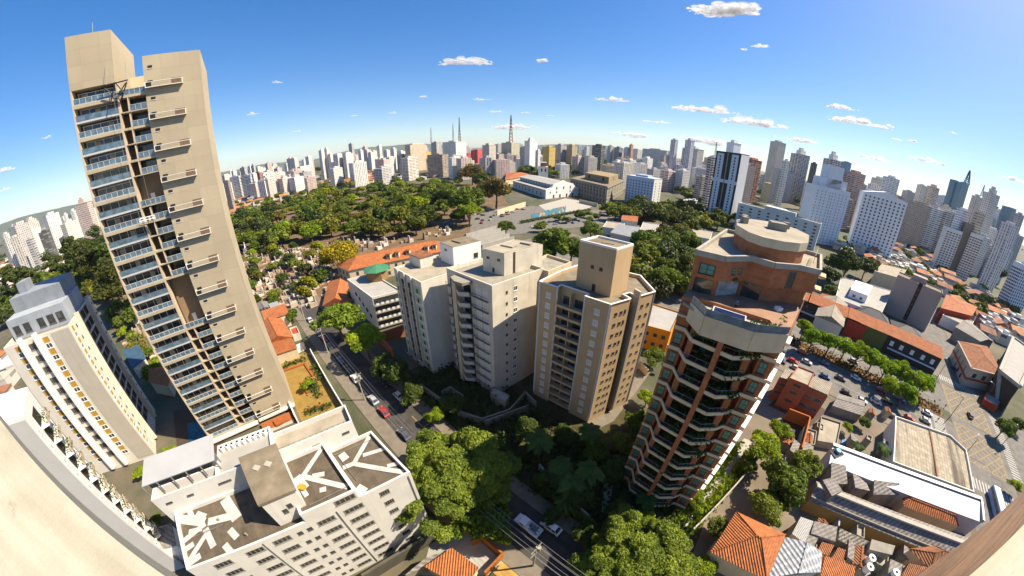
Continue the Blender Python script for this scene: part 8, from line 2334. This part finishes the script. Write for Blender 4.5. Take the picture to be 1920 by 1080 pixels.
for j, (k, z) in enumerate(((-1.2, 9.55), (-.5, 9.55), (.5, 9.55), (1.2, 9.55), (.9, 7.75), (-.4, 7.0))):
    m = MB()
    for (a, b) in zip(ends, ends[1:]):
        prev = None
        for q in range(9):
            u = q / 8; p = (a[0] + (b[0] - a[0]) * u + .6607 * k, a[1] + (b[1] - a[1]) * u + .7505 * k, z - 1.2 * u * (1 - u))
            if prev:
                m.bar(prev, p, .022, 0, 3)
            prev = p
    o = m.build('power_line', METAL); tag(o, 'overhead wire above the dark street, %s counted from the left kerb' % ORD[j], 'wire', 'wires above the dark street')
def lamp(x, y, h, rot, label):
    t = thing('street_lamp', label, 'lamp post', (x, y, 0)); dx, dy = math.cos(rot), math.sin(rot)
    m = MB(); m.bar((x, y, 0), (x, y, h), .14, 0, 8, .09); m.bar((x, y, h), (x + dx * 2.4, y + dy * 2.4, h + .6), .07); m.build('pole', plain('lamp_grey', (.12, .12, .125), .6, .2, 1), t)
    m = MB(); m.bar((x + dx * 2.0, y + dy * 2.0, h + .5), (x + dx * 3.0, y + dy * 3.0, h + .72), .2); m.build('lamp_head', CLEANW, t)
for i, (s, o, r, lab) in enumerate(((71, 139, 2.2, 'dark lamp post on the median tip at the junction'), (70.5, 168, .6, 'lamp post at the end of the shop row'), (94, 168, 2.4, 'lamp post before the corner shop'), (95, 140, 3.0, 'lamp post on the right traffic island'), (70, 114, .4, 'lamp post at the clipped sheet roof corner'), (96, 112, 3.2, 'tall lamp post above the right zebra crossing'), (20, 140, -.9, 'lamp post in the shade of the avenue row, near end'), (46, 140, -.9, 'lamp post in the shade of the avenue row, far end'), (96, 185, 2.2, 'long armed lamp post in front of the canopy building'), (90, 98, 2.9, 'lamp post beside the narrow zebra crossing'))):
    lamp(*VF(s, o), 9, r, lab)
t = thing('footbridge', 'grey railed footbridge ramp at the lower right by the crossing', 'footbridge', (*VF(96, 100), 0))
m = MB(); m.strip(VF(94, 112), VF(108, 84), .5, 3.2, 4.4); m.strip(VF(96.4, 113), VF(110.4, 85), .3, 3.2, 4.4); m.prism([VF(94, 112), VF(96.4, 113), VF(110.4, 85), VF(108, 84)], 3.0, 3.2); m.build('deck', METAL, t)
m = MB()
for k in range(4):
    p = lerp(VF(95, 112), VF(109, 85), k / 3); m.bar((*p, 0), (*p, 3), .2)
m.build('post', METAL, t)
t = thing('bus', 'blue and white bus beside the long white roof, half behind the cladding', 'bus', (*A(1862, 950), 0), VR + 1.57); m = MB(); m.box(-5.5, 5.5, -1.25, 1.25, .4, 3.0); m.build('body', plain('bus_blue', (.20, .32, .62), .5, .2, .6), t)
m = MB(); m.box(-5.3, 5.3, -1.27, 1.27, 1.5, 2.4); m.build('windows', GLASS, t); m = MB(); m.box(-5.2, 5.2, -1.1, 1.1, 3.0, 3.12); m.build('roof', CLEANW, t)
# ------------------------------------------------------------------ people (tiny in the photo)
def person(x, y, z, rot, label, shirt, trousers, step=.16):
    t = thing('person', label, 'person', (x, y, z), rot)
    J = [((0, 0, .93), .13, -1), ((0, 0, 1.12), .125, 0), ((0, 0, 1.34), .15, 1), ((0, 0, 1.46), .062, 2), ((0, -.01, 1.56), .085, 3), ((0, -.015, 1.68), .09, 4),
         ((.18, 0, 1.38), .06, 2), ((.24, .02, 1.12), .043, 6), ((.25, -.06, .88), .035, 7), ((-.18, 0, 1.38), .06, 2), ((-.24, .02, 1.12), .043, 9), ((-.25, -.06, .88), .035, 10),
         ((.10, 0, .86), .095, 0), ((.10, -step * .6, .48), .065, 12), ((.10, -step, .07), .045, 13), ((.10, -step - .16, .03), .035, 14), ((-.10, 0, .86), .095, 0), ((-.10, step * .5, .48), .065, 16), ((-.10, step, .07), .045, 17), ((-.10, step - .15, .03), .035, 18)]
    def skin(name, idx, grow, mat):
        me = bpy.data.meshes.new(name); mp = {k: i for i, k in enumerate(idx)}
        me.from_pydata([J[k][0] for k in idx], [(mp[k], mp[J[k][2]]) for k in idx if J[k][2] in mp], [])
        o = bpy.data.objects.new(name, me); COL.objects.link(o); o.parent = t
        mo = o.modifiers.new('skin', 'SKIN'); sv = me.skin_vertices[0].data
        for i, k in enumerate(idx):
            sv[i].radius = (J[k][1] + grow,) * 2
            sv[i].use_root = (i == 0)
        o.modifiers.new('sub', 'SUBSURF').levels = 1
        me.materials.append(mat); return o
    skin('body', list(range(20)), 0, plain('skin_tone', (.36, .2, .13), .7, .1, 3))
    skin('shirt', [0, 1, 2, 6, 7, 9, 10], .014, shirt); skin('trousers', [0, 12, 13, 16, 17], .014, trousers)
    m = MB(); m.prism([(.1 * math.cos(k), .1 * math.sin(k) + .01) for k in np.linspace(0, 5.6, 9)], 1.66, 1.78); m.build('hair', BLACK, t)
C1, C2, C3 = plain('cloth_blue', (.06, .16, .42), .9), plain('cloth_white', (.6, .6, .6), .9), plain('cloth_dark', (.03, .03, .04), .9)
person(30.6, 32.4, 43.31, 2.4, 'person in blue shirt standing by the rooftop pool windows', C1, C3)
for i, (s, o, sh, lab) in enumerate(((65, 122, C3, 'person in dark clothes on the zebra crossing, nearest the kerb'), (66, 127, C2, 'person in white shirt halfway over the zebra crossing'), (64.5, 132, C3, 'person in dark clothes at the far end of the zebra crossing'), (90.5, 107, C3, 'person in dark clothes beside the narrow zebra crossing'), (70, 145, C1, 'person in blue on the median tip'))):
    person(*VF(s, o), .15 if o > 138 else .05, i * 1.1, lab, sh, C3)
# ------------------------------------------------------------------ clouds
def cloudmat():
    m, nt, b = nodes_of('cloud_white')
    out = nt.nodes['Material Output']; nt.nodes.remove(b)
    df = nt.nodes.new('ShaderNodeBsdfDiffuse'); df.inputs[0].default_value = (.93, .93, .94, 1)
    tl = nt.nodes.new('ShaderNodeBsdfTranslucent'); tl.inputs[0].default_value = (.9, .9, .92, 1)
    a = nt.nodes.new('ShaderNodeMixShader'); a.inputs[0].default_value = .5; nt.links.new(df.outputs[0], a.inputs[1]); nt.links.new(tl.outputs[0], a.inputs[2])
    lw = nt.nodes.new('ShaderNodeLayerWeight'); lw.inputs[0].default_value = .5
    n1 = noise(nt, 1.7, 8, .72, (1, 1, 1), 'Object')
    f = math_(nt, 'ADD', lw.outputs['Facing'], math_(nt, 'MULTIPLY', math_(nt, 'SUBTRACT', n1, .5), 1.1))
    al = ramp(nt, f, .0, .80, (.55, .55, .55), (0, 0, 0))
    tp = nt.nodes.new('ShaderNodeBsdfTransparent'); mx = nt.nodes.new('ShaderNodeMixShader')
    nt.links.new(al, mx.inputs[0]); nt.links.new(tp.outputs[0], mx.inputs[1]); nt.links.new(a.outputs[0], mx.inputs[2]); nt.links.new(mx.outputs[0], out.inputs['Surface'])
    return m
CM = cloudmat()
def ico():
    import bmesh
    bm = bmesh.new(); bmesh.ops.create_icosphere(bm, subdivisions=3, radius=1)
    v = np.array([p.co[:] for p in bm.verts]); f = [tuple(q.index for q in p.verts) for p in bm.faces]; bm.free(); return v, f
IV, IF = ico()
def cloud(px, py, w, h, label, seed):
    az, el = azel(px, py); d = min(1500 / math.sin(max(el, .02)), 19000)
    c = Vector((d * math.cos(el) * math.sin(az), d * math.cos(el) * math.cos(az), H + d * math.sin(el)))
    sc = d / (FPX * (1 + ((px - CX) ** 2 + (py - CY) ** 2) / FPX ** 2 / 4))
    W, Hh = w * sc * 1.15, h * sc * 1.15
    r_ = random.Random(seed); V, Fc = [], []
    V.append(IV * np.array([W * .8, W * .25, Hh * .18])); Fc += list(IF)
    for k in range(max(14, int(w / 1.1))):
        u = r_.uniform(-1, 1); s = max(.14, (1 - u * u) ** .7 * r_.uniform(.3, .8))
        p = np.array([u * W, r_.uniform(-.3, .3) * W, (r_.uniform(-.2, .7) * s) * Hh])
        rad = np.array([Hh * s * r_.uniform(.7, 1.5), Hh * s, Hh * s * r_.uniform(.35, .65)])
        n0 = len(V) * len(IV); V.append(IV * rad + p); Fc += [tuple(i + n0 for i in f) for f in IF]
    me = bpy.data.meshes.new('cloud'); me.from_pydata((np.concatenate(V) / W * 6).tolist(), [], Fc); me.materials.append(CM)
    me.polygons.foreach_set('use_smooth', [True] * len(me.polygons))
    o = bpy.data.objects.new('cloud', me); COL.objects.link(o); o.location = c; o.rotation_euler = (0, 0, -az); o.scale = (W / 6,) * 3
    tag(o, label, 'cloud', 'fair weather clouds'); o.visible_shadow = True
CLD = [(1360, 20, 62, 19, 'large bright cloud at the top edge of the sky'), (872, 118, 44, 14, 'bright puffy cloud high above the masts'), (1017, 115, 9, 7, 'tiny cloud right of the high puffy cloud'), (1425, 87, 16, 7, 'small cloud below the top edge cloud'), (1395, 93, 6, 4, 'speck of cloud left of the small cloud'),
       (905, 187, 17, 5, 'little flat cloud above the tallest masts'), (1148, 188, 33, 8, 'flat cloud over the park at mid height'), (1318, 207, 58, 12, 'long cloud above the grey crowned towers'), (1412, 232, 56, 15, 'wide cloud left above the tallest beige tower'), (1580, 203, 27, 9, 'cloud above the wide right cloud'), (1615, 231, 56, 13, 'wide cloud high on the right side'),
       (1228, 229, 24, 7, 'small cloud between park and long cloud'), (1495, 263, 38, 10, 'low cloud behind the banded towers'), (1175, 253, 48, 9, 'low thin cloud above the long grey slab'), (1335, 268, 62, 14, 'low hazy cloud behind the black and white tower'), (1712, 265, 9, 5, 'speck cloud right side, right one of two'), (1682, 262, 10, 5, 'speck cloud right side, left one of two'),
       (1738, 301, 34, 10, 'low cloud left above the blue glass pair'), (1637, 298, 30, 10, 'low cloud above the pinkish brown tower'), (4, 322, 24, 9, 'cloud cut by the left frame edge, upper'), (8, 357, 12, 5, 'cloud cut by the left frame edge, lower'), (88, 258, 9, 4, 'faint cloud left of the tan tower'), (476, 214, 12, 5, 'faint small cloud right of the tan tower top'), (520, 155, 9, 4, 'faint high cloud right of the tan tower'),
       (737, 212, 9, 3, 'faint cloud left of the leftmost mast'), (795, 182, 8, 4, 'small faint cloud above the leftmost mast'), (962, 240, 42, 10, 'low thin cloud behind the red and white mast'), (930, 210, 16, 4, 'thin cloud left of the red white mast top'), (985, 212, 10, 3, 'thin cloud right of the red white mast top'), (1030, 217, 9, 3, 'speck of cloud right of the mast clouds'), (665, 217, 8, 3, 'faint speck above the white ribbed pair'), (555, 247, 10, 3, 'faint streak above the left ridge'), (1897, 336, 26, 9, 'cloud at the right frame edge'), (1788, 250, 8, 3, 'speck cloud far right')]
for i, (x, y, w, h, lab) in enumerate(CLD):
    cloud(x, y, w, h, lab, i + 3)
flush()

# ------------------------------------------------------------------ the air
def haze():
    m = bpy.data.materials.new('pale_air'); m.use_nodes = True; nt = m.node_tree
    nt.nodes.remove(nt.nodes['Principled BSDF'])
    v = nt.nodes.new('ShaderNodeVolumePrincipled'); v.inputs['Color'].default_value = (.75, .85, 1, 1); v.inputs['Density'].default_value = 2.4e-5
    nt.links.new(v.outputs[0], nt.nodes['Material Output'].inputs['Volume'])
    mb = MB(); mb.box(-15500, 15500, -15500, 15500, -3, 420)
    o = mb.build('haze', m); o['kind'] = 'stuff'; tag(o, 'thin bluish haze over the whole city')
haze()
